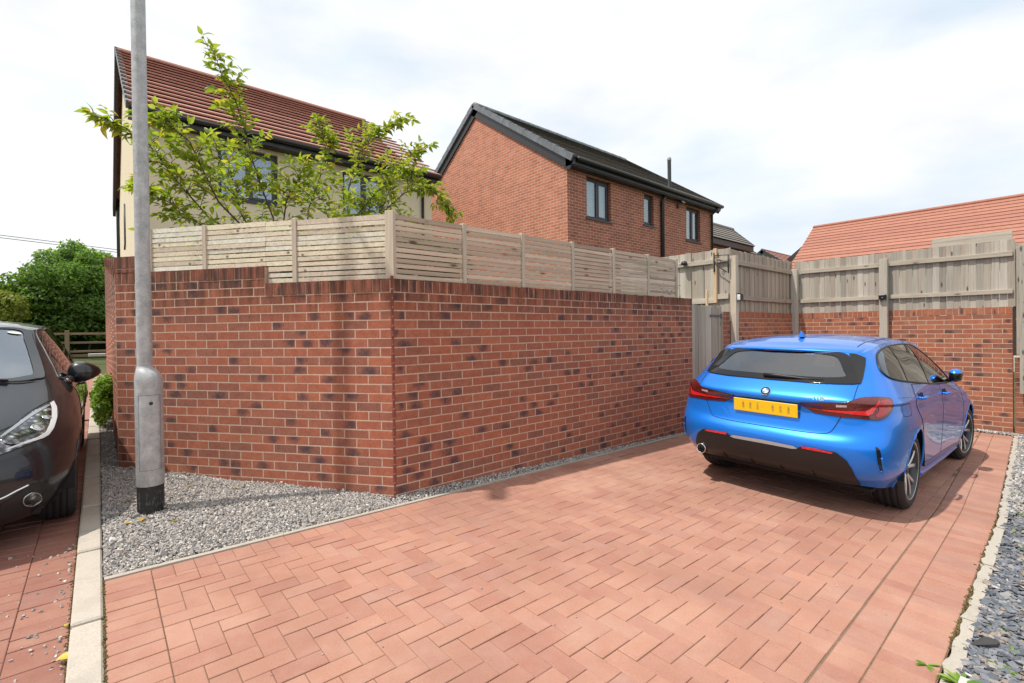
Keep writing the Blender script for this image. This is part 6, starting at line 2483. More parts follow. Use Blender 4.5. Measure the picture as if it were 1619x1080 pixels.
# ------------------------------------------------------------------ blue hatchback
BMW_GRID = [
    [(.17, 0, .27), (.06, 0, .36), (.015, 0, .55), (.068, 0, .66), (.058, 0, .92), (.165, 0, 1.035), (.285, 0, 1.15), (.43, 0, 1.272)],
    [(.17, .35, .27), (.065, .36, .36), (.02, .37, .55), (.072, .36, .66), (.064, .36, .92), (.175, .33, 1.035), (.295, .31, 1.15), (.435, .29, 1.270)],
    [(.20, .60, .26), (.10, .64, .36), (.055, .66, .55), (.10, .65, .68), (.10, .63, .92), (.22, .57, 1.04), (.33, .53, 1.15), (.45, .50, 1.268)],
    [(.30, .76, .25), (.19, .80, .38), (.155, .825, .55), (.185, .81, .72), (.20, .775, .92), (.33, .695, 1.06), (.42, .645, 1.165), (.50, .585, 1.275)],
    [(.44, .80, .24), (.36, .865, .38), (.34, .885, .55), (.34, .880, .72), (.38, .845, .92), (.48, .755, 1.07), (.55, .695, 1.18), (.62, .61, 1.30)],
    [(.62, .81, .23), (.6, .89, .38), (.6, .905, .55), (.6, .905, .72), (.6, .868, .92), (.68, .785, 1.06), (.74, .71, 1.19), (.8, .61, 1.335)],
    [(.85, .81, .22), (.85, .89, .38), (.85, .905, .55), (.85, .905, .72), (.86, .866, .91), (.9, .80, 1.045), (.95, .715, 1.2), (1.0, .60, 1.352)],
    [(1.2, .815, .165), (1.2, .862, .32), (1.2, .882, .55), (1.2, .884, .74), (1.22, .856, .895), (1.25, .812, 1.02), (1.28, .715, 1.2), (1.32, .59, 1.368)],
    [(1.7, .815, .15), (1.7, .855, .30), (1.7, .868, .55), (1.7, .870, .74), (1.7, .852, .875), (1.7, .818, .995), (1.72, .715, 1.2), (1.75, .58, 1.375)],
    [(2.2, .815, .15), (2.2, .855, .30), (2.2, .866, .55), (2.2, .870, .72), (2.2, .852, .86), (2.2, .816, .98), (2.2, .71, 1.18), (2.15, .568, 1.362)],
    [(2.75, .815, .15), (2.75, .858, .30), (2.75, .872, .55), (2.75, .872, .70), (2.75, .85, .85), (2.75, .805, .962), (2.62, .70, 1.14), (2.45, .555, 1.335)],
    [(3.15, .815, .165), (3.15, .875, .33), (3.15, .89, .55), (3.15, .885, .69), (3.15, .85, .83), (3.08, .785, .955), (2.86, .675, 1.12), (2.58, .545, 1.325)],
    [(3.5, .81, .21), (3.5, .89, .37), (3.5, .90, .55), (3.5, .89, .68), (3.48, .85, .80), (3.24, .70, .965), (2.98, .60, 1.125), (2.66, .515, 1.345)],
    [(3.85, .79, .21), (3.85, .86, .36), (3.85, .865, .52), (3.83, .85, .65), (3.76, .79, .775), (3.30, .55, .98), (3.03, .48, 1.135), (2.70, .43, 1.352)],
    [(4.08, .68, .20), (4.13, .73, .34), (4.13, .73, .5), (4.08, .71, .62), (3.96, .66, .745), (3.33, .42, .99), (3.05, .36, 1.14), (2.715, .32, 1.356)],
    [(4.2, .42, .20), (4.27, .45, .34), (4.28, .45, .5), (4.24, .44, .62), (4.08, .42, .742), (3.35, .24, .995), (3.06, .21, 1.145), (2.725, .18, 1.36)],
    [(4.22, 0, .20), (4.31, 0, .34), (4.32, 0, .5), (4.28, 0, .62), (4.11, 0, .744), (3.36, 0, 1.0), (3.07, 0, 1.148), (2.73, 0, 1.362)],
]
BMW_ROOF = [(.42, 1.272), (.50, 1.305), (.62, 1.345), (.8, 1.382), (1.0, 1.405), (1.3, 1.423), (1.7, 1.432), (2.1, 1.425), (2.45, 1.395), (2.73, 1.362)]
BMW_P0, BMW_YAW = (4.21, 1.710), R(-1.1)
BMW_GRID = [[(x, y * 0.978, z) for x, y, z in c] for c in BMW_GRID]


def bmw_rows(grid):
    """adds the recess that holds the number plate and the ledge above it"""
    out = []
    for ci, c in enumerate(grid):
        a, b = np.array(c[3]), np.array(c[4])
        dep = {0: 0.026, 1: 0.022, 2: 0.004}.get(ci, 0.0)
        led = {0: 0.014, 1: 0.011, 2: 0.001}.get(ci, 0.0)
        def at(z):
            f = (z - a[2]) / (b[2] - a[2])
            return a + (b - a) * f
        lo, hi = at(a[2] + (b[2] - a[2]) * 0.60), at(a[2] + (b[2] - a[2]) * 0.80)
        lo = lo + np.array([dep, 0, 0])
        hi = hi - np.array([led, 0, 0])
        out.append(list(c[:4]) + [tuple(lo), tuple(hi)] + list(c[4:]))
    return out


BMW_GRID = bmw_rows(BMW_GRID)


def mat_paint(name, base, flake=0.25, rough=0.32):
    t = NT(name)
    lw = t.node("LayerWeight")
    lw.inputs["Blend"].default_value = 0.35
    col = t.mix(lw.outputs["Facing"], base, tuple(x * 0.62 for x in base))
    n = t.noise(t.coord("Object"), 900, 2, 0.5)
    nrm = t.bump(n, 0.02, 0.0005)
    dirt = t.noise(t.coord("Object"), 6, 6, 0.65)
    cr_ = t.ramp(dirt, ((0.35, 0.008), (0.75, 0.03)))
    t.set(col, rough, flake, nrm, 0.5, Coat_Weight=0.75)
    t.link(cr_, t.b.inputs["Coat Roughness"])
    return t.mat


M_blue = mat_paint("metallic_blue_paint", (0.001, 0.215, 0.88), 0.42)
M_carglass = mat_pane("tinted_car_glass", (0.30, 0.32, 0.32), 0.05, 0.004)
M_darkglass = mat_pane("privacy_car_glass", (0.16, 0.17, 0.17), 0.05, 0.004)


def mat_lens(name, c, emis=0.0):
    t = NT(name)
    w = t.noise(t.coord("Object", (60, 60, 200)), 1.0, 2, 0.5)
    col = t.ramp(w, ((0.35, tuple(x * 0.45 for x in c)), (0.65, c)))
    return t.set(col, 0.06, 0, None, 0.6, Coat_Weight=1.0)


M_redlens = mat_lens("dark_red_lens", (0.13, 0.004, 0.006))
M_redglow = mat_lens("bright_red_lens", (0.85, 0.012, 0.022))
M_clear = mat_lens("clear_lens", (0.65, 0.62, 0.62))

S_SWIN = [(0.647, -0.631, 1.264), (0.821, -0.621, 1.303), (1.106, -0.606, 1.328), (1.528, -0.595, 1.343), (1.752, -0.591, 1.345), (1.988, -0.587, 1.336), (2.20, -0.606, 1.296), (2.36, -0.646, 1.238), (2.50, -0.689, 1.168), (2.62, -0.733, 1.086), (2.70, -0.774, 1.01), (2.72, -0.796, 0.962), (2.50, -0.806, 0.955), (1.834, -0.809, 0.975), (1.484, -0.803, 0.997), (1.115, -0.795, 1.022), (0.751, -0.777, 1.051), (0.548, -0.745, 1.079), (0.492, -0.711, 1.113), (0.495, -0.684, 1.153), (0.545, -0.657, 1.206)]
S_RWIN = [(0.235, 0.600, 1.035), (0.31, 0.568, 1.11), (0.376, 0.528, 1.187), (0.43, 0.48, 1.245), (0.45, 0.38, 1.262), (0.455, 0.15, 1.268), (0.455, -0.15, 1.268), (0.45, -0.38, 1.262), (0.43, -0.48, 1.245), (0.376, -0.528, 1.187), (0.31, -0.568, 1.11), (0.235, -0.600, 1.035), (0.169, -0.395, 1.022), (0.152, -0.1, 1.020), (0.152, 0.1, 1.020), (0.169, 0.395, 1.022)]
S_BLADE = [(0.443, -0.489, 1.262), (0.454, -0.531, 1.26), (0.466, -0.596, 1.229), (0.407, -0.61, 1.171), (0.304, -0.624, 1.08), (0.252, -0.626, 1.038), (0.237, -0.612, 1.032), (0.317, -0.571, 1.119), (0.378, -0.531, 1.189)]
S_TAIL = [(0.053, -0.271, 0.859), (0.05, -0.379, 0.873), (0.06, -0.498, 0.888), (0.072, -0.568, 0.896), (0.093, -0.611, 0.914), (0.111, -0.63, 0.925), (0.151, -0.672, 0.942), (0.197, -0.719, 0.948), (0.263, -0.767, 0.947), (0.318, -0.796, 0.939), (0.304, -0.811, 0.912), (0.3, -0.815, 0.878), (0.266, -0.809, 0.845), (0.225, -0.796, 0.815), (0.186, -0.771, 0.791), (0.157, -0.733, 0.784), (0.124, -0.653, 0.789), (0.105, -0.55, 0.786), (0.097, -0.445, 0.789), (0.094, -0.367, 0.793), (0.092, -0.327, 0.814), (0.082, -0.289, 0.836)]
S_LED = [(0.088, -0.325, 0.829), (0.094, -0.464, 0.836), (0.103, -0.561, 0.839), (0.132, -0.674, 0.845), (0.143, -0.705, 0.858), (0.155, -0.736, 0.896), (0.2, -0.754, 0.926), (0.169, -0.748, 0.887), (0.157, -0.72, 0.829), (0.142, -0.695, 0.812), (0.107, -0.561, 0.816), (0.098, -0.45, 0.816)]
S_LED2 = [(0.174, -0.749, 0.908), (0.237, -0.774, 0.927), (0.289, -0.796, 0.926), (0.268, -0.805, 0.872), (0.223, -0.79, 0.832), (0.181, -0.761, 0.807), (0.165, -0.736, 0.815), (0.182, -0.754, 0.859)]
S_REV = [(0.064, -0.519, 0.878), (0.075, -0.586, 0.882), (0.08, -0.582, 0.864), (0.071, -0.514, 0.860)]
S_BLACKH = [(0.022, -0.261, 0.494), (0.019, -0.308, 0.524), (0.037, -0.535, 0.518), (0.056, -0.60, 0.465), (0.080, -0.63, 0.40), (0.13, -0.645, 0.33), (0.212, -0.655, 0.266), (0.173, -0.397, 0.271)]
S_REFL = [(0.018, -0.301, 0.524), (0.022, -0.377, 0.525), (0.035, -0.515, 0.515), (0.036, -0.511, 0.503), (0.024, -0.362, 0.505), (0.021, -0.307, 0.507)]
S_LIP = [(0.017, 0.245, 0.513), (0.017, 0.0, 0.519), (0.017, -0.245, 0.513), (0.022, -0.276, 0.497), (0.023, -0.236, 0.488), (0.021, 0.0, 0.489), (0.023, 0.236, 0.488), (0.022, 0.276, 0.497)]
S_VENT = [(0.116, -0.761, 0.59), (0.129, -0.781, 0.575), (0.141, -0.791, 0.516), (0.166, -0.795, 0.451), (0.19, -0.791, 0.397), (0.169, -0.781, 0.413), (0.138, -0.773, 0.464), (0.12, -0.769, 0.521)]
S_HATCH = [(0.233, -0.613, 1.029), (0.158, -0.616, 0.971), (0.105, -0.618, 0.924), (0.079, -0.603, 0.882), (0.107, -0.561, 0.816), (0.101, -0.533, 0.762), (0.089, -0.506, 0.701), (0.077, -0.475, 0.655), (0.067, -0.426, 0.638), (0.056, -0.285, 0.63), (0.053, 0.0, 0.628)]
S_WSCR = [(3.17, .70, .965), (3.28, .52, .985), (3.33, .28, .995), (3.345, 0, 1.0), (3.33, -.28, .995), (3.28, -.52, .985), (3.17, -.70, .965), (2.98, -.615, 1.115), (2.72, -.49, 1.335), (2.735, -.25, 1.35), (2.745, 0, 1.352), (2.735, .25, 1.35), (2.72, .49, 1.335), (2.98, .615, 1.115)]

blue = thing("blue_car", "glossy blue five-door hatchback reversed out of its corner with its tail towards us", "car")
blue["label"] = "glossy metallic blue hatchback parked nose-in by the boundary wall, tail towards the camera"
blue["_local"] = 1
place_car(blue, BMW_P0, BMW_YAW)
WHEELS = ((0.83, 0.318, 0.352), (3.50, 0.318, 0.352))
(bv, bf), (rv, rf2) = car_shell(BMW_GRID, BMW_ROOF, 150, 72, WHEELS)
skin = Skin([(bv, bf), (rv, rf2)])
glass_loops = [S_SWIN, mir(S_SWIN), S_RWIN, S_WSCR]
bf2 = cut(bv, bf, glass_loops, 0.07)
rf3 = cut(rv, rf2, [S_RWIN, S_WSCR], 0.07)
np_obj("body", bv, bf2, M_blue, blue)
np_obj("roof", rv, rf3, M_blue, blue)
# black surround then glass
for s, nm in ((S_SWIN, "side_window"), (mir(S_SWIN), "side_window")):
    ridge_line("window_seal", s, skin, blue, M_trim, 0.009, 90, 0.002, True)
    w_ = decal(nm, s, skin, M_darkglass, blue, 0.004, 0.03)
    sg = -1 if s is S_SWIN else 1
    for (a, c, wd) in (((1.86, 1.345), (1.62, 0.985), 0.075), ((1.09, 1.325), (0.90, 1.04), 0.032)):
        pts = [(a[0] + (c[0] - a[0]) * f, sg * (0.595 + 0.21 * f), a[1] + (c[1] - a[1]) * f) for f in np.linspace(0, 1, 9)]
        seam("pillar", pts, skin, w_, M_gblack, wd, 14, 0.007)
ridge_line("rear_window_seal", S_RWIN, skin, blue, M_gblack, 0.008, 90, 0.001, True)
rw = decal("rear_window", S_RWIN, skin, mat_pane("rear_screen_glass", (0.30, 0.32, 0.33), 0.16, 0.004), blue, 0.004, 0.03)
# printed black band round the rear glass
outer = smooth_loop(S_RWIN, 96)
inner_ = []
mctr = outer.mean(0)
for p in outer:
    d_ = p - mctr
    inner_.append(mctr + d_ * np.array([0.80, 0.86, 0.66]) + np.array([-0.006, 0, 0.012]))
vs = [skin.put(p, 0.0085)[0] for p in outer] + [skin.put(p, 0.0085)[0] for p in inner_]
MB().add(vs, [(i, (i + 1) % 96, 96 + (i + 1) % 96, 96 + i) for i in range(96)]).build("frit_band", mat_gloss("black_frit", (0.010, 0.010, 0.011), 0.08), rw, True, fix=False)
decal("windscreen", S_WSCR, skin, M_carglass, blue, 0.004, 0.04)
for s in (S_BLADE, mir(S_BLADE)):
    decal("spoiler_blade", s, skin, M_gblack, blue, 0.008, 0.02, 90, True)
for s, m_ in ((S_TAIL, False), (S_TAIL, True)):
    f_ = mir if m_ else (lambda q: q)
    tl = decal("tail_light", f_(S_TAIL), skin, M_redlens, blue, 0.008, 0.009, 160)
    decal("light_bar", f_(S_LED), skin, M_redglow, tl, 0.013, 0.007, 120, True)
    decal("light_corner", f_(S_LED2), skin, mat_lens("mid_red_lens", (0.42, 0.008, 0.012)) if not m_ else bpy.data.materials["mid_red_lens"], tl, 0.011, 0.009, 60)
    decal("reversing_lens", f_(S_REV), skin, M_clear, tl, 0.013, 0.008, 40, True)
    ridge_line("light_edge", f_(S_TAIL), skin, tl, M_gblack, 0.004, 120, 0.004, True)
    decal("reflector", f_(S_REFL), skin, M_redglow, blue, 0.012, 0.012, 50, True)
    decal("side_vent", f_(S_VENT), skin, M_gblack, blue, 0.003, 0.012, 50)
    ridge_line("vent_edge", f_(S_VENT)[2:6], skin, blue, M_blue, 0.008, 20, 0.004)
full = S_BLACKH + [(0.172, 0.0, 0.270)] + mir(S_BLACKH)[::-1] + [(0.022, 0.0, 0.490)]
decal("diffuser", full, skin, mat_gloss("diffuser_black", (0.010, 0.010, 0.011), 0.42), blue, 0.008, 0.022, 160, True)
decal("bumper_lip", S_LIP, skin, mat_gloss("grey_satin_trim", (0.35, 0.35, 0.36), 0.3), blue, 0.010, 0.02, 80, True)
for yy in (-0.36, -0.12, 0.12, 0.36):
    seam("diffuser_fin", [(0.09, yy, 0.33), (0.13, yy, 0.295), (0.17, yy, 0.275)], skin, blue, M_gblack, 0.012, 8, 0.014)
hs = S_HATCH + mir(S_HATCH)[::-1][1:]
seam("tailgate_seam", hs, skin, blue, M_gap, 0.005, 150, 0.0025)
for sg in (-1, 1):
    fl_a = [(x, sg * abs(y), z) for x, y, z in ((0.97, .798, 1.013), (0.90, .836, 0.935), (0.84, .858, 0.862), (0.865, .87, 0.803), (0.935, .88, 0.732), (1.01, .878, 0.65), (1.165, .86, 0.48), (1.26, .842, 0.315))]
    fl_b = [(2.03, sg * y, z) for y, z in ((.81, .975), (.84, .86), (.85, .70), (.85, .5), (.84, .30))]
    fl_c = [(3.06, sg * .79, .94), (3.09, sg * .86, .8), (3.07, sg * .87, .6), (3.03, sg * .86, .4), (2.98, sg * .84, .28)]
    low1 = [(1.5, sg * .84, .30), (1.8, sg * .84, .298)]
    low2 = [(2.4, sg * .84, .29), (2.8, sg * .84, .285)]
    topb = [(x, sg * .80, z) for x, z in ((1.75, .972), (1.4, .995))]
    topf = [(x, sg * .80, z) for x, z in ((2.7, .948), (2.4, .955))]
    for nm, loop, hx in (("rear_door", fl_a + low1 + fl_b[::-1] + topb, 1.09), ("front_door", fl_b + low2 + fl_c[::-1] + topf, 2.17)):
        dpart = decal(nm, loop, skin, M_blue, blue, 0.0016, 0.03, 160, True)
        ridge_line("door_gap", loop, skin, dpart, M_gap, 0.0028, 160, 0.0004, True, False)
        hb_ = MB()
        zz = 0.905 if nm == "rear_door" else 0.875
        c0 = skin.put((hx, sg * .85, zz), 0.004)[0]
        for q in (-0.10, 0.10):
            hb_.tube([c0 + Vector((q, 0, 0)), c0 + Vector((q * 0.8, sg * 0.030, 0.002))], 0.010, 6)
        hb_.tube([c0 + Vector((-0.11, sg * 0.026, -0.002)), c0 + Vector((-0.04, sg * 0.034, 0)), c0 + Vector((0.04, sg * 0.034, 0)), c0 + Vector((0.11, sg * 0.026, 0.002))], [0.010, 0.014, 0.014, 0.010], 8)
        hb_.build("handle", M_blue, dpart, True)
        MB().lathe([(0.0, 0.0), (0.05, 0.001), (0.056, 0.0)], 20, axis='y', mat=Matrix.Translation(c0 + Vector((0.0, -sg * 0.0015, 0))) @ Matrix.Scale(1.5, 4, (1, 0, 0)) @ Matrix.Scale(0.75, 4, (0, 0, 1))).build("handle_recess", M_gap, dpart)
    # sill crease and shoulder line
    ridge_line("shoulder_line", [(0.42, sg * .845, .955), (0.9, sg * .85, .915), (1.6, sg * .85, .885), (2.4, sg * .85, .865), (3.1, sg * .85, .825)], skin, blue, M_blue, 0.0045, 60, -0.001)
    ridge_line("side_skirt", [(1.28, sg * .83, .205), (1.8, sg * .84, .19), (2.4, sg * .84, .19), (3.0, sg * .83, .205)], skin, blue, M_blue, 0.022, 40, -0.006)
    for (wx, wz, rr) in WHEELS:
        pts = [(wx + rr * math.cos(a), sg * 0.87, wz + rr * math.sin(a)) for a in np.linspace(-0.12, math.pi + 0.12, 40)]
        ridge_line("arch_lip", pts, skin, blue, M_blue, 0.010, 60, -0.006, False, True)
        arch_liner(blue, wx, wz, rr + 0.012, sg * 0.50, sg * 0.862)
        wheel(blue, wx, sg * 0.735, 0.318, 0.318, 0.225, (R(-7) if wx > 2 else 0), 'bmw', sg)
    # folded mirror
    b = MB()
    n_, m_ = 18, 12
    vs, fs, mi_ = [], [], []
    for i in range(m_ + 1):
        ph = math.pi * i / m_
        for k in range(n_):
            th = 2 * math.pi * k / n_
            ex = lambda v, p: math.copysign(abs(v) ** p, v)
            vs.append((2.57 + 0.115 * ex(math.sin(ph) * math.cos(th), 0.75), sg * (0.862 + 0.052 * ex(math.sin(ph) * math.sin(th), 0.7)), 1.03 + 0.070 * ex(math.cos(ph), 0.75)))
    for i in range(m_):
        for k in range(n_):
            fs.append((i * n_ + k, i * n_ + (k + 1) % n_, (i + 1) * n_ + (k + 1) % n_, (i + 1) * n_ + k))
    half = [f for f in fs if sum(vs[q][2] for q in f) / 4 > 1.045]
    lowh = [f for f in fs if sum(vs[q][2] for q in f) / 4 <= 1.045]
    mo = MB().add(vs, lowh).build("mirror", M_gblack, blue, True)
    MB().add(vs, half).build("mirror_cap", M_blue, mo, True)
    MB().tube([(2.62, sg * 0.78, 0.965), (2.60, sg * 0.85, 0.985)], 0.022, 8).build("mirror_arm", M_gblack, mo, True)
    # front lights
    decal("headlight", [(4.02, sg * .70, .62), (3.86, sg * .80, .70), (3.80, sg * .80, .735), (3.95, sg * .70, .725), (4.12, sg * .50, .67), (4.16, sg * .50, .60)], skin, M_clear, blue, 0.005, 0.03, 60)
    decal("grille", [(4.25, sg * .02, .66), (4.22, sg * .24, .65), (4.25, sg * .22, .5), (4.28, sg * .02, .48)], skin, M_gblack, blue, 0.006, 0.03, 40, True)
seam("bonnet_gap", [(3.3, .66, .955), (3.6, .72, .87), (3.95, .62, .745), (4.12, .3, .72), (4.15, 0, .72), (4.12, -.3, .72), (3.95, -.62, .745), (3.6, -.72, .87), (3.3, -.66, .955)], skin, blue, M_gap, 0.005, 90, 0.002)
decal("lower_intake", [(4.22, .5, .42), (4.28, 0, .44), (4.22, -.5, .42), (4.2, -.5, .26), (4.27, 0, .25), (4.2, .5, .26)], skin, M_gblack, blue, 0.004, 0.04, 60, True)
# roof spoiler
b = MB()
vs = []
ys = np.linspace(-0.56, 0.56, 41)
for y_ in ys:
    f = abs(y_) / 0.56
    xr_ = 0.395 + 0.085 * f ** 2.4
    top_, _n = skin.put((xr_ + 0.14, y_, 1.33), 0.0025)
    mid_, _n = skin.put((xr_ + 0.075, y_, 1.31), 0.004)
    zt_ = 1.287 - 0.012 * f ** 2
    vs += [(top_.x, y_, top_.z), (mid_.x, y_, max(mid_.z, zt_ + 0.012)), (xr_ + 0.006, y_, zt_ + 0.001), (xr_, y_, zt_ - 0.006), (xr_ + 0.004, y_, zt_ - 0.022), (xr_ + 0.075, y_, zt_ - 0.020)]
fs = [(i * 6 + k, i * 6 + k + 1, (i + 1) * 6 + k + 1, (i + 1) * 6 + k) for i in range(40) for k in range(5)]
fs += [(0, 5, 4, 3, 2, 1), tuple(40 * 6 + k for k in range(6))]
b.add(vs, fs)
b.build("spoiler", M_blue, blue, True)
MB().cbox((0.40, -0.16, 1.262), (0.43, 0.16, 1.268), 0.002).build("brake_light", M_redlens, blue)
for sg in (-1, 1):
    seam("roof_channel", [(0.62, sg * .50, 1.335), (1.0, sg * .50, 1.375), (1.6, sg * .50, 1.40), (2.2, sg * .49, 1.39), (2.65, sg * .45, 1.355)], skin, blue, M_gap, 0.006, 60, 0.002)
# shark fin aerial
b = MB()
prof = [(-0.065, 0.0), (-0.058, 0.052), (-0.048, 0.056), (-0.02, 0.036), (0.03, 0.014), (0.075, 0.0)]
vs = []
for w_ in (-1, 1):
    for x_, z_ in prof:
        vs.append((0.86 + x_, w_ * (0.020 * (1 - z_ / 0.062) + 0.002), 1.385 + z_ + 0.008 * (x_ < 0)))
np_ = len(prof)
b.add(vs, [tuple(range(np_)), tuple(range(2 * np_ - 1, np_ - 1, -1))] + [(i, i + np_, i + 1 + np_, i + 1) for i in range(np_ - 1)])
b.build("aerial_fin", M_blue, blue)
# exhaust
b = MB()
b.lathe([(0.036, 0.16), (0.038, -0.02), (0.043, -0.028), (0.047, -0.02), (0.047, 0.16)], 24, axis='x', origin=(0.088, 0.572, 0.322))
b.build("exhaust", M_chrome, blue, True)
MB().lathe([(0.0, 0.03), (0.037, 0.03)], 20, axis='x', origin=(0.088, 0.572, 0.322)).build("exhaust_bore", M_gap, blue)
# number plate with blurred print
t = NT("yellow_number_plate")
uvc = t.coord("Object", (1, 1, 1))
sep = t.node("SeparateXYZ")
t.link(uvc, sep.inputs[0])
inb = t.math('LESS_THAN', t.math('ABSOLUTE', sep.outputs[1]), 0.215)
zz_ = t.math('MULTIPLY', t.math('SUBTRACT', 1.0, t.math('MULTIPLY', t.math('ABSOLUTE', sep.outputs[2]), 26.0), clamp=True), 2.0, clamp=True)
wave_ = t.math('COSINE', t.math('MULTIPLY', t.math('ADD', sep.outputs[1], 0.008), 2 * math.pi / 0.0615))
glyph_ = t.ramp(wave_, ((0.35, 0.0), (0.95, 0.85)))
nz_ = t.noise(t.coord("Object", (0, 55, 45)), 1.0, 2, 0.5)
gap_ = t.math('SUBTRACT', 1.0, t.math('LESS_THAN', t.math('ABSOLUTE', t.math('ADD', sep.outputs[1], 0.021)), 0.026))
sm_ = t.math('MULTIPLY', t.math('MULTIPLY', t.math('MULTIPLY', glyph_, t.ramp(nz_, ((0.3, 0.15), (0.65, 1.0)))), zz_), t.math('MULTIPLY', inb, gap_))
t.set(t.mix(sm_, (0.86, 0.54, 0.012), (0.22, 0.12, 0.07)), 0.35, 0, None, 0.5)
plate = bpy.data.objects.new("number_plate", MB().cbox((-0.006, -0.26, -0.0555), (0.004, 0.26, 0.0555), 0.003).mesh("number_plate", t.mat))
COL.objects.link(plate)
plate.parent = blue
plate.location = (0.058, 0.006, 0.787)
plate.rotation_euler = (0, R(-7), 0)
# round badge
bc, bn = skin.put((0.05, 0.0, 0.932), 0.002)
badge = bpy.data.objects.new("badge", MB().lathe([(0.0, 0.004), (0.030, 0.004), (0.0305, 0.0045), (0.040, 0.0045), (0.041, 0.0)], 36, axis='x', mat=Matrix.Rotation(math.pi, 4, 'Z')).mesh("badge", M_chrome))
COL.objects.link(badge)
badge.parent = blue
badge["_local"] = 1
badge.location = bc
badge.rotation_euler = (0, math.asin(max(-1, min(1, bn.z))), 0)
b = MB()
b.lathe([(0.026, 0.006), (0.038, 0.006)], 36, axis='x', mat=Matrix.Rotation(math.pi, 4, 'Z'))
b.build("badge_ring", M_gblack, badge, fix=False)
M_bwhite = plain("badge_white", (0.75, 0.75, 0.75), 0.3, var=0.02)
M_bblue = plain("badge_blue", (0.02, 0.22, 0.55), 0.3, var=0.02)
for q in range(4):
    vs = [(-0.0065, 0, 0)]
    for k in range(9):
        a = math.pi / 2 * (q + k / 8)
        vs.append((-0.0065, 0.0245 * math.cos(a), 0.0245 * math.sin(a)))
    MB().add(vs, [(0, k + 1, k + 2) for k in range(8)]).build("badge_quarter", M_bwhite if q % 2 == 0 else M_bblue, badge, fix=False)
# model script on the tailgate
cu = bpy.data.curves.new("model_script", 'FONT')
cu.body = "118i"
cu.size = 0.048
cu.extrude = 0.0025
cu.offset = 0.0012
cu.shear = 0.15
tmp = bpy.data.objects.new("tmp_text", cu)
COL.objects.link(tmp)
bpy.context.view_layer.update()
me = bpy.data.meshes.new_from_object(tmp.evaluated_get(bpy.context.evaluated_depsgraph_get()))
bpy.data.objects.remove(tmp)
me.materials.clear()
me.materials.append(M_chrome)
sx = bpy.data.objects.new("model_script", me)
COL.objects.link(sx)
sx.parent = blue
tc_, tn_ = skin.put((0.05, -0.352, 0.915), 0.004)
mm = Matrix.Identity(4)
ex_ = Vector((0.11, -1, 0.0)).normalized()
ez_ = Vector((-1, -0.11, 0.12)).normalized()
ey_ = ez_.cross(ex_)
for i in range(3):
    mm[i][0], mm[i][1], mm[i][2] = ex_[i], ey_[i], ez_[i]
mm.translation = tc_ + Vector((-0.002, 0, -0.016))
sx.matrix_basis = mm
# wiper
b = MB()
wp_ = [skin.put(p, o_)[0] for p, o_ in (((0.165, 0.06, 1.052), 0.016), ((0.17, -0.03, 1.050), 0.020), ((0.17, -0.12, 1.045), 0.018), ((0.175, -0.24, 1.043), 0.012), ((0.19, -0.39, 1.046), 0.008))]
b.tube(wp_, [0.018, 0.017, 0.013, 0.008, 0.005], 8)
b.build("wiper", M_trim, blue, True)
# fuel flap outline
seam("fuel_flap", [(0.43, -.845, .885), (0.60, -.86, .885), (0.625, -.86, .865), (0.60, -.865, .80), (0.45, -.86, .80), (0.425, -.85, .82), (0.43, -.845, .885)], skin, blue, M_gap, 0.004, 50, 0.0015)
# underside, cabin, seats
MB().cbox((0.32, -0.70, 0.19), (4.1, 0.70, 0.23), 0.01).build("underbody", M_gap, blue)
MB().cbox((0.45, -0.62, 0.30), (1.00, 0.62, 0.84), 0.02).build("parcel_shelf", M_cabin, blue)
MB().cbox((1.0, -0.68, 0.23), (3.3, 0.68, 0.36), 0.02).build("cabin_floor", M_cabin, blue)
MB().cbox((2.85, -0.68, 0.36), (3.3, 0.68, 0.93), 0.06).build("dashboard", M_cabin, blue)
seat(blue, 1.15, 0.0, 0.45, True, 1.2)
seat(blue, 2.05, 0.36, 0.42)
seat(blue, 2.05, -0.36, 0.42)
b = MB()
ring = [(2.72 - 0.06 * math.sin(a), -0.36 + 0.18 * math.cos(a), 0.92 + 0.17 * math.sin(a)) for a in np.linspace(0, 2 * math.pi, 25)]
b.tube(ring, 0.014, 8)
b.build("steering_wheel", M_trim, blue, True)
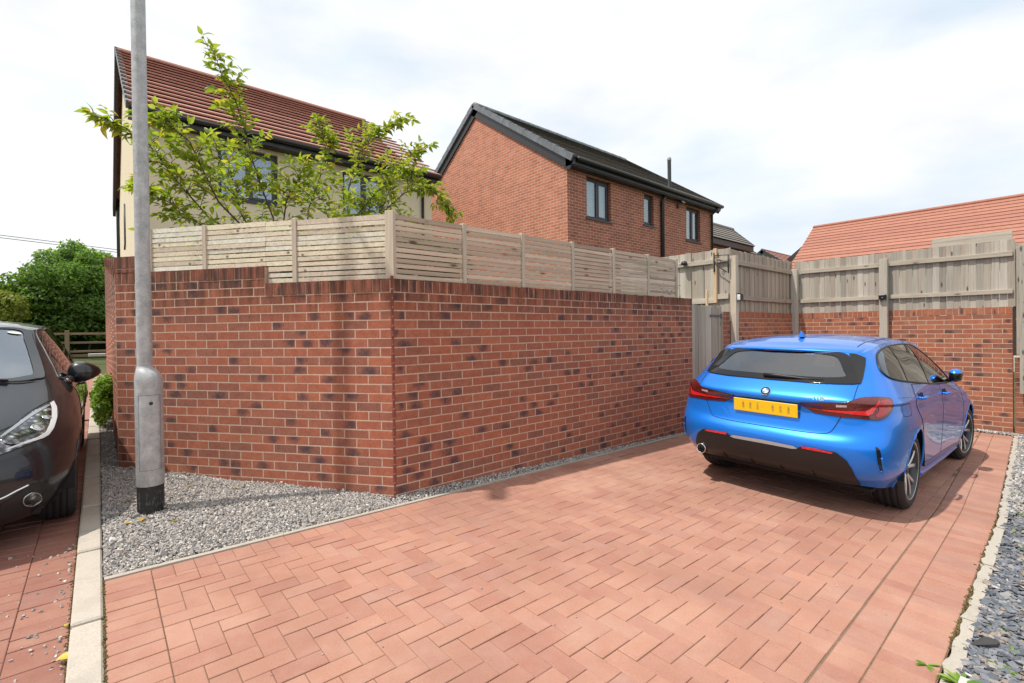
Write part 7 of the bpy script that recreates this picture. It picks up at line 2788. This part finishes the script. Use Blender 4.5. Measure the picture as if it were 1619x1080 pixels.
# ------------------------------------------------------------------ black hatchback in the left bay
PUG_GRID = [
    [(.10, 0, .30), (.03, 0, .40), (.0, 0, .55), (.06, 0, .72), (.08, 0, .90), (.16, 0, 1.00), (.26, 0, 1.18), (.38, 0, 1.36)],
    [(.10, .33, .30), (.035, .34, .40), (.005, .34, .55), (.065, .34, .72), (.085, .33, .90), (.165, .31, 1.00), (.27, .29, 1.18), (.39, .27, 1.36)],
    [(.13, .58, .29), (.06, .61, .40), (.035, .62, .55), (.09, .61, .72), (.115, .59, .90), (.20, .55, 1.00), (.30, .50, 1.18), (.41, .46, 1.355)],
    [(.20, .74, .28), (.12, .79, .40), (.10, .81, .55), (.14, .80, .72), (.18, .77, .90), (.28, .66, 1.0), (.36, .59, 1.17), (.46, .50, 1.335)],
    [(.36, .78, .26), (.33, .84, .40), (.33, .86, .55), (.33, .86, .72), (.36, .79, .88), (.42, .71, .99), (.5, .62, 1.18), (.6, .51, 1.355)],
    [(.63, .79, .25), (.63, .855, .40), (.63, .87, .55), (.63, .868, .72), (.63, .80, .88), (.66, .735, .985), (.72, .645, 1.18), (.8, .53, 1.37)],
    [(1.0, .79, .22), (1.0, .84, .38), (1.0, .855, .55), (1.0, .857, .72), (1.0, .81, .87), (1.0, .755, .975), (1.02, .66, 1.18), (1.05, .54, 1.38)],
    [(1.5, .79, .21), (1.5, .835, .36), (1.5, .85, .55), (1.5, .855, .72), (1.5, .82, .86), (1.5, .77, .965), (1.5, .675, 1.17), (1.5, .548, 1.385)],
    [(2.0, .79, .21), (2.0, .835, .36), (2.0, .85, .55), (2.0, .855, .72), (2.0, .825, .86), (2.0, .775, .96), (1.98, .685, 1.16), (1.9, .555, 1.375)],
    [(2.45, .79, .22), (2.45, .84, .37), (2.45, .855, .55), (2.45, .858, .72), (2.45, .828, .865), (2.45, .768, .955), (2.32, .67, 1.14), (2.1, .55, 1.37)],
    [(2.8, .795, .23), (2.8, .85, .38), (2.8, .865, .55), (2.8, .865, .72), (2.8, .83, .87), (2.78, .745, .965), (2.5, .64, 1.14), (2.18, .53, 1.36)],
    [(3.17, .79, .24), (3.17, .858, .40), (3.17, .872, .55), (3.17, .862, .71), (3.15, .80, .83), (2.95, .66, .975), (2.6, .575, 1.15), (2.22, .48, 1.365)],
    [(3.48, .74, .205), (3.52, .82, .38), (3.52, .835, .52), (3.48, .82, .67), (3.42, .74, .78), (3.02, .52, .985), (2.64, .45, 1.155), (2.25, .39, 1.375)],
    [(3.72, .62, .19), (3.77, .69, .36), (3.77, .69, .5), (3.72, .67, .64), (3.62, .60, .745), (3.05, .40, .99), (2.66, .35, 1.16), (2.26, .3, 1.38)],
    [(3.86, .38, .185), (3.92, .42, .36), (3.92, .42, .5), (3.88, .41, .63), (3.75, .38, .735), (3.07, .23, .995), (2.67, .2, 1.16), (2.27, .18, 1.385)],
    [(3.89, 0, .185), (3.965, 0, .36), (3.965, 0, .5), (3.92, 0, .63), (3.79, 0, .738), (3.08, 0, 1.0), (2.68, 0, 1.165), (2.275, 0, 1.39)],
]
PUG_ROOF = [(.38, 1.36), (.5, 1.385), (.7, 1.405), (1.0, 1.425), (1.5, 1.437), (1.9, 1.425), (2.1, 1.41), (2.275, 1.39)]
PUG_GRID = [[(x, y * (0.985 if z < 0.9 else 1.0), z) for x, y, z in c] for c in PUG_GRID]
PUG_P0, PUG_YAW = (-0.985, 8.05), R(-90)
PUG_DZ = -0.055
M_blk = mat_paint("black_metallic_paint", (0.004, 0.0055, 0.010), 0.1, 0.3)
black = thing("black_car", "glossy black small hatchback parked nose towards us in the left bay against the kerb", "car")
black["_local"] = 1
place_car(black, PUG_P0, PUG_YAW, PUG_DZ)
PW = ((0.63, 0.305, 0.335), (3.17, 0.305, 0.335))
(bv, bf), (rv, rf2) = car_shell(PUG_GRID, PUG_ROOF, 140, 64, PW)
skin = Skin([(bv, bf), (rv, rf2)])
Q_SWIN = [(2.194, .544, 1.344), (1.92, .565, 1.35), (1.5, .555, 1.36), (1.0, .55, 1.345), (.74, .57, 1.29), (.64, .65, 1.15), (.75, .74, 1.0), (1.2, .765, .985), (2.0, .775, .975), (2.675, .745, .975), (2.792, .717, .991), (2.604, .668, 1.084), (2.427, .613, 1.19)]
Q_WSCR = [(2.875, .637, 1.014), (2.95, .594, .998), (3.016, .5, .991), (3.06, .30, .99), (3.07, 0, .995), (3.06, -.30, .99), (3.016, -.5, .991), (2.95, -.594, .998), (2.875, -.637, 1.014), (2.573, -.584, 1.157), (2.371, -.535, 1.271), (2.236, -.49, 1.354), (2.28, -.25, 1.37), (2.29, 0, 1.378), (2.28, .25, 1.37), (2.236, .49, 1.354), (2.371, .535, 1.271), (2.573, .584, 1.157)]
Q_RWIN = [(.17, .52, 1.02), (.17, 0, 1.02), (.17, -.52, 1.02), (.30, -.48, 1.18), (.38, -.42, 1.32), (.37, 0, 1.335), (.38, .42, 1.32), (.30, .48, 1.18)]
bf2 = cut(bv, bf, [Q_SWIN, mir(Q_SWIN), Q_WSCR, Q_RWIN], 0.06)
rf3 = cut(rv, rf2, [Q_WSCR, Q_RWIN], 0.06)
np_obj("body", bv, bf2, M_blk, black)
np_obj("roof", rv, rf3, M_blk, black)
M_greenglass = mat_pane("green_tint_windscreen", (0.50, 0.58, 0.56), 0.30, 0.004)
ws = decal("windscreen", Q_WSCR, skin, M_greenglass, black, 0.004, 0.04)
outer = smooth_loop(Q_WSCR, 96)
mctr = outer.mean(0)
inn_ = [mctr + (p - mctr) * np.array([0.93, 0.90, 0.90]) for p in outer]
vs = [skin.put(p, 0.010)[0] for p in outer] + [skin.put(p, 0.010)[0] for p in inn_]
MB().add(vs, [(i, (i + 1) % 96, 96 + (i + 1) % 96, 96 + i) for i in range(96)]).build("frit_band", mat_gloss("grey_frit", (0.05, 0.055, 0.06), 0.1), ws, True, fix=False)
stk, sn = skin.put((2.327, 0.423, 1.327), 0.0065)
loop = [stk + Vector((0.026 * math.sin(a) * 0.8, 0.042 * math.cos(a), 0)) for a in np.linspace(0, 6.28, 18, endpoint=False)]
decal("windscreen_sticker", loop, skin, M_white, ws, 0.012, 0.02, 30)
ridge_line("windscreen_seal", Q_WSCR, skin, black, M_trim, 0.009, 90, 0.001, True)
decal("rear_window", Q_RWIN, skin, M_darkglass, black, 0.004, 0.04)
b = MB()
wl_ = [skin.put(p, 0.02)[0] for p in ((3.04, .46, .985), (3.03, .2, 1.0), (3.035, -.1, 1.0), (3.03, -.45, .99))]
b.tube(wl_, [0.008, 0.011, 0.011, 0.008], 6)
b.build("wiper", M_trim, black, True)
decal("scuttle", [(2.97, .62, .985), (3.04, .52, .975), (3.10, .25, .985), (3.11, 0, .99), (3.10, -.25, .985), (3.04, -.52, .975), (2.97, -.62, .985), (3.03, -.48, .993), (3.075, 0, 1.0), (3.03, .48, .993)], skin, M_trim, black, 0.004, 0.03, 100, True)
Q_HEAD = [(3.739, .498, .718), (3.614, .538, .76), (3.431, .602, .815), (3.262, .687, .852), (3.209, .707, .862), (3.283, .728, .828), (3.367, .743, .792), (3.517, .734, .735), (3.597, .72, .698), (3.653, .692, .677), (3.729, .632, .658), (3.784, .575, .644), (3.839, .509, .626), (3.858, .46, .622), (3.80, .445, .70)]
Q_DRL = [(3.269, .691, .848), (3.218, .708, .859), (3.302, .729, .821), (3.441, .737, .768), (3.56, .727, .717), (3.63, .706, .684), (3.669, .681, .673), (3.745, .60, .658), (3.80, .53, .642), (3.80, .53, .652), (3.735, .60, .671), (3.684, .655, .684), (3.625, .690, .703), (3.545, .705, .74), (3.422, .710, .79), (3.318, .702, .828)]
Q_CHR = [(3.733, .497, .721), (3.628, .539, .754), (3.456, .604, .805), (3.281, .688, .845), (3.296, .696, .837), (3.487, .613, .791), (3.648, .55, .744), (3.757, .5, .709)]
Q_FOG = [(3.723, .68, .293), (3.766, .673, .339), (3.803, .644, .364), (3.821, .614, .35), (3.815, .606, .322), (3.791, .613, .29), (3.749, .641, .268), (3.721, .671, .278)]
Q_FSUR = [(3.871, .516, .331), (3.852, .578, .374), (3.817, .636, .417), (3.763, .696, .408), (3.709, .729, .371), (3.644, .739, .319), (3.60, .735, .265), (3.642, .694, .247), (3.747, .625, .245), (3.819, .511, .235)]
t = NT("headlamp_interior")
vo = t.node("TexVoronoi")
vo.inputs["Scale"].default_value = 26
t.link(t.coord("Object"), vo.inputs["Vector"])
t.set(t.ramp(vo.outputs["Distance"], ((0.1, (0.62, 0.64, 0.66)), (0.35, (0.16, 0.17, 0.18)), (0.6, (0.03, 0.03, 0.035)))), 0.10, 0.55, None, 0.6, Coat_Weight=1.0)
M_headin = t.mat
M_satin = mat_gloss("satin_silver", (0.55, 0.56, 0.57), 0.22, 0.85)
M_lampwhite = mat_gloss("lamp_white", (0.72, 0.74, 0.76), 0.12, 0.2)
for sg in (1, -1):
    f_ = (lambda q: q) if sg > 0 else mir
    hl = decal("headlight", f_(Q_HEAD), skin, M_headin, black, 0.003, 0.018, 130, True)
    decal("running_light", f_(Q_DRL), skin, M_lampwhite, hl, 0.006, 0.012, 90, True)
    decal("chrome_brow", f_(Q_CHR), skin, M_satin, hl, 0.006, 0.012, 70, True)
    for (px_, rr_) in (((3.60, .655, .735), 0.036), ((3.47, .690, .785), 0.026), ((3.745, .545, .690), 0.048)):
        c_, n_ = skin.put((px_[0], sg * px_[1], px_[2]), 0.0055)
        q_ = n_.to_track_quat('Z', 'Y').to_matrix().to_4x4()
        q_.translation = c_
        MB().lathe([(0.0, 0.006), (rr_ * 0.55, 0.005), (rr_ * 0.7, 0.0015), (rr_ * 0.85, 0.005), (rr_, 0.0)], 24, mat=q_).build("lamp_bowl", M_satin if rr_ < 0.04 else M_headin, hl, True)
    ridge_line("headlight_edge", f_(Q_HEAD), skin, hl, M_gblack, 0.004, 120, 0.001, True, False)
    fs_ = decal("fog_surround", f_(Q_FSUR), skin, M_trim, black, 0.003, 0.02, 90)
    decal("fog_light", f_(Q_FOG), skin, M_headin, fs_, 0.008, 0.012, 60)
    ridge_line("fog_ring", f_(Q_FOG), skin, fs_, M_satin, 0.004, 50, 0.007, True)
    ridge_line("chrome_strip", f_([(3.93, .40, .352), (3.884, .517, .373), (3.855, .578, .399), (3.821, .632, .419)]), skin, black, M_chrome, 0.006, 30, 0.002)
    sw = decal("side_window", f_(Q_SWIN), skin, M_darkglass, black, 0.004, 0.035)
    ridge_line("window_seal", f_(Q_SWIN), skin, sw, M_trim, 0.009, 90, 0.001, True)
    seam("pillar", f_([(1.62, .56, 1.36), (1.60, .68, 1.17), (1.58, .775, .975)]), skin, sw, M_gblack, 0.09, 14, 0.007)
    seam("quarter_bar", f_([(2.40, .66, 1.17), (2.42, .71, 1.08), (2.43, .76, .975)]), skin, sw, M_gblack, 0.03, 10, 0.007)
    ridge_line("window_chrome", f_([(2.79, .725, .980), (2.675, .75, .968), (2.0, .778, .965), (1.2, .768, .975)]), skin, sw, M_satin, 0.006, 50, 0.003)
    seam("wing_gap", f_([(2.90, .655, .993), (2.973, .675, .959), (3.08, .691, .913), (3.19, .702, .87)]), skin, black, M_gap, 0.006, 30, 0.002)
    fl_b = f_([(2.72, .79, .93), (2.74, .84, .80), (2.72, .85, .6), (2.66, .84, .4), (2.6, .83, .27)])
    fl_a = f_([(1.56, .78, .955), (1.55, .84, .8), (1.55, .845, .55), (1.55, .83, .27)])
    fl_c = f_([(.92, .76, .95), (.86, .83, .82), (.90, .85, .68), (1.02, .845, .5), (1.1, .83, .28)])
    for nm, loop, hx in (("front_door", fl_a + fl_b[::-1], 1.75), ("rear_door", fl_c + fl_a[::-1], 1.02)):
        dp = decal(nm, loop, skin, M_blk, black, 0.0016, 0.035, 140, True)
        ridge_line("door_gap", loop, skin, dp, M_gap, 0.003, 140, 0.0004, True, False)
        c0 = skin.put((hx, sg * .85, .86), 0.004)[0]
        MB().tube([c0 + Vector((-0.10, 0, 0)), c0 + Vector((-0.07, sg * 0.03, 0)), c0 + Vector((0.07, sg * 0.03, 0)), c0 + Vector((0.10, 0, 0))], [0.009, 0.012, 0.012, 0.009], 8).build("handle", M_blk, dp, True)
    for (wx, wz, rr) in PW:
        pts = [(wx + rr * math.cos(a), sg * 0.85, wz + rr * math.sin(a)) for a in np.linspace(-0.12, math.pi + 0.12, 40)]
        ridge_line("arch_lip", pts, skin, black, M_blk, 0.009, 60, -0.005)
        arch_liner(black, wx, wz, rr + 0.012, sg * 0.48, sg * 0.835)
        wheel(black, wx, sg * 0.742, 0.305, 0.305, 0.195, 0.0, 'dark', sg)
    # door mirror: housing with pointed outer end
    prof_ = [(0.755, 0.015, 0.03), (0.77, 0.062, 0.075), (0.81, 0.085, 0.098), (0.87, 0.088, 0.090), (0.92, 0.075, 0.068), (0.955, 0.050, 0.040), (0.972, 0.012, 0.012)]
    vs, fs = [], []
    nk = 20
    for i, (yy, rx_, rz_) in enumerate(prof_):
        for k in range(nk):
            a = 2 * math.pi * k / nk
            ex = lambda v, p: math.copysign(abs(v) ** p, v)
            zc_ = 0.995 + 0.012 * (yy - 0.75) / 0.2
            vs.append((2.47 + rx_ * ex(math.cos(a), 0.8), sg * yy, zc_ + rz_ * (ex(math.sin(a), 0.8) if math.sin(a) > 0 else 0.85 * ex(math.sin(a), 0.8))))
    for i in range(len(prof_) - 1):
        for k in range(nk):
            fs.append((i * nk + k, i * nk + (k + 1) % nk, (i + 1) * nk + (k + 1) % nk, (i + 1) * nk + k))
    fs += [tuple(range(nk)), tuple((len(prof_) - 1) * nk + k for k in range(nk))]
    mo = MB().add(vs, fs).build("mirror", M_blk, black, True)
    MB().tube([(2.58, sg * 0.73, 0.955), (2.52, sg * 0.79, 0.955), (2.49, sg * 0.83, 0.95)], [0.03, 0.026, 0.03], 10).build("mirror_arm", M_trim, mo, True)
    ridge_line("mirror_foot", f_([(2.70, .745, .955), (2.58, .77, .945)]), skin, mo, M_satin, 0.014, 8, 0.004)
    decal("tail_light", f_([(.10, .56, .86), (.16, .72, .88), (.30, .79, .88), (.30, .80, .74), (.16, .74, .70), (.10, .58, .76)]), skin, M_redlens, black, 0.004, 0.03, 50)
decal("grille", [(3.93, .36, .30), (3.94, 0, .30), (3.93, -.36, .30), (3.92, -.34, .52), (3.95, 0, .54), (3.92, .34, .52)], skin, M_gblack, black, 0.004, 0.04, 70, True)
seam("bonnet_gap", [(3.20, .695, .865), (3.44, .595, .815), (3.62, .53, .762), (3.74, .40, .735), (3.82, 0, .725), (3.74, -.40, .735), (3.62, -.53, .762), (3.44, -.595, .815), (3.20, -.695, .865)], skin, black, M_gap, 0.006, 90, 0.003)
MB().cbox((0.3, -0.68, 0.19), (3.7, 0.68, 0.24), 0.01).build("underbody", M_gap, black)
MB().cbox((0.8, -0.66, 0.24), (2.9, 0.66, 0.36), 0.02).build("cabin_floor", M_cabin, black)
MB().cbox((2.5, -0.64, 0.36), (2.95, 0.64, 0.93), 0.06).build("dashboard", M_cabin, black)
seat(black, 0.95, 0.0, 0.45, True, 1.15)
seat(black, 1.75, 0.34, 0.42)
seat(black, 1.75, -0.34, 0.42)

for o_ in list(bpy.data.objects):
    if "_local" in o_:
        del o_["_local"]
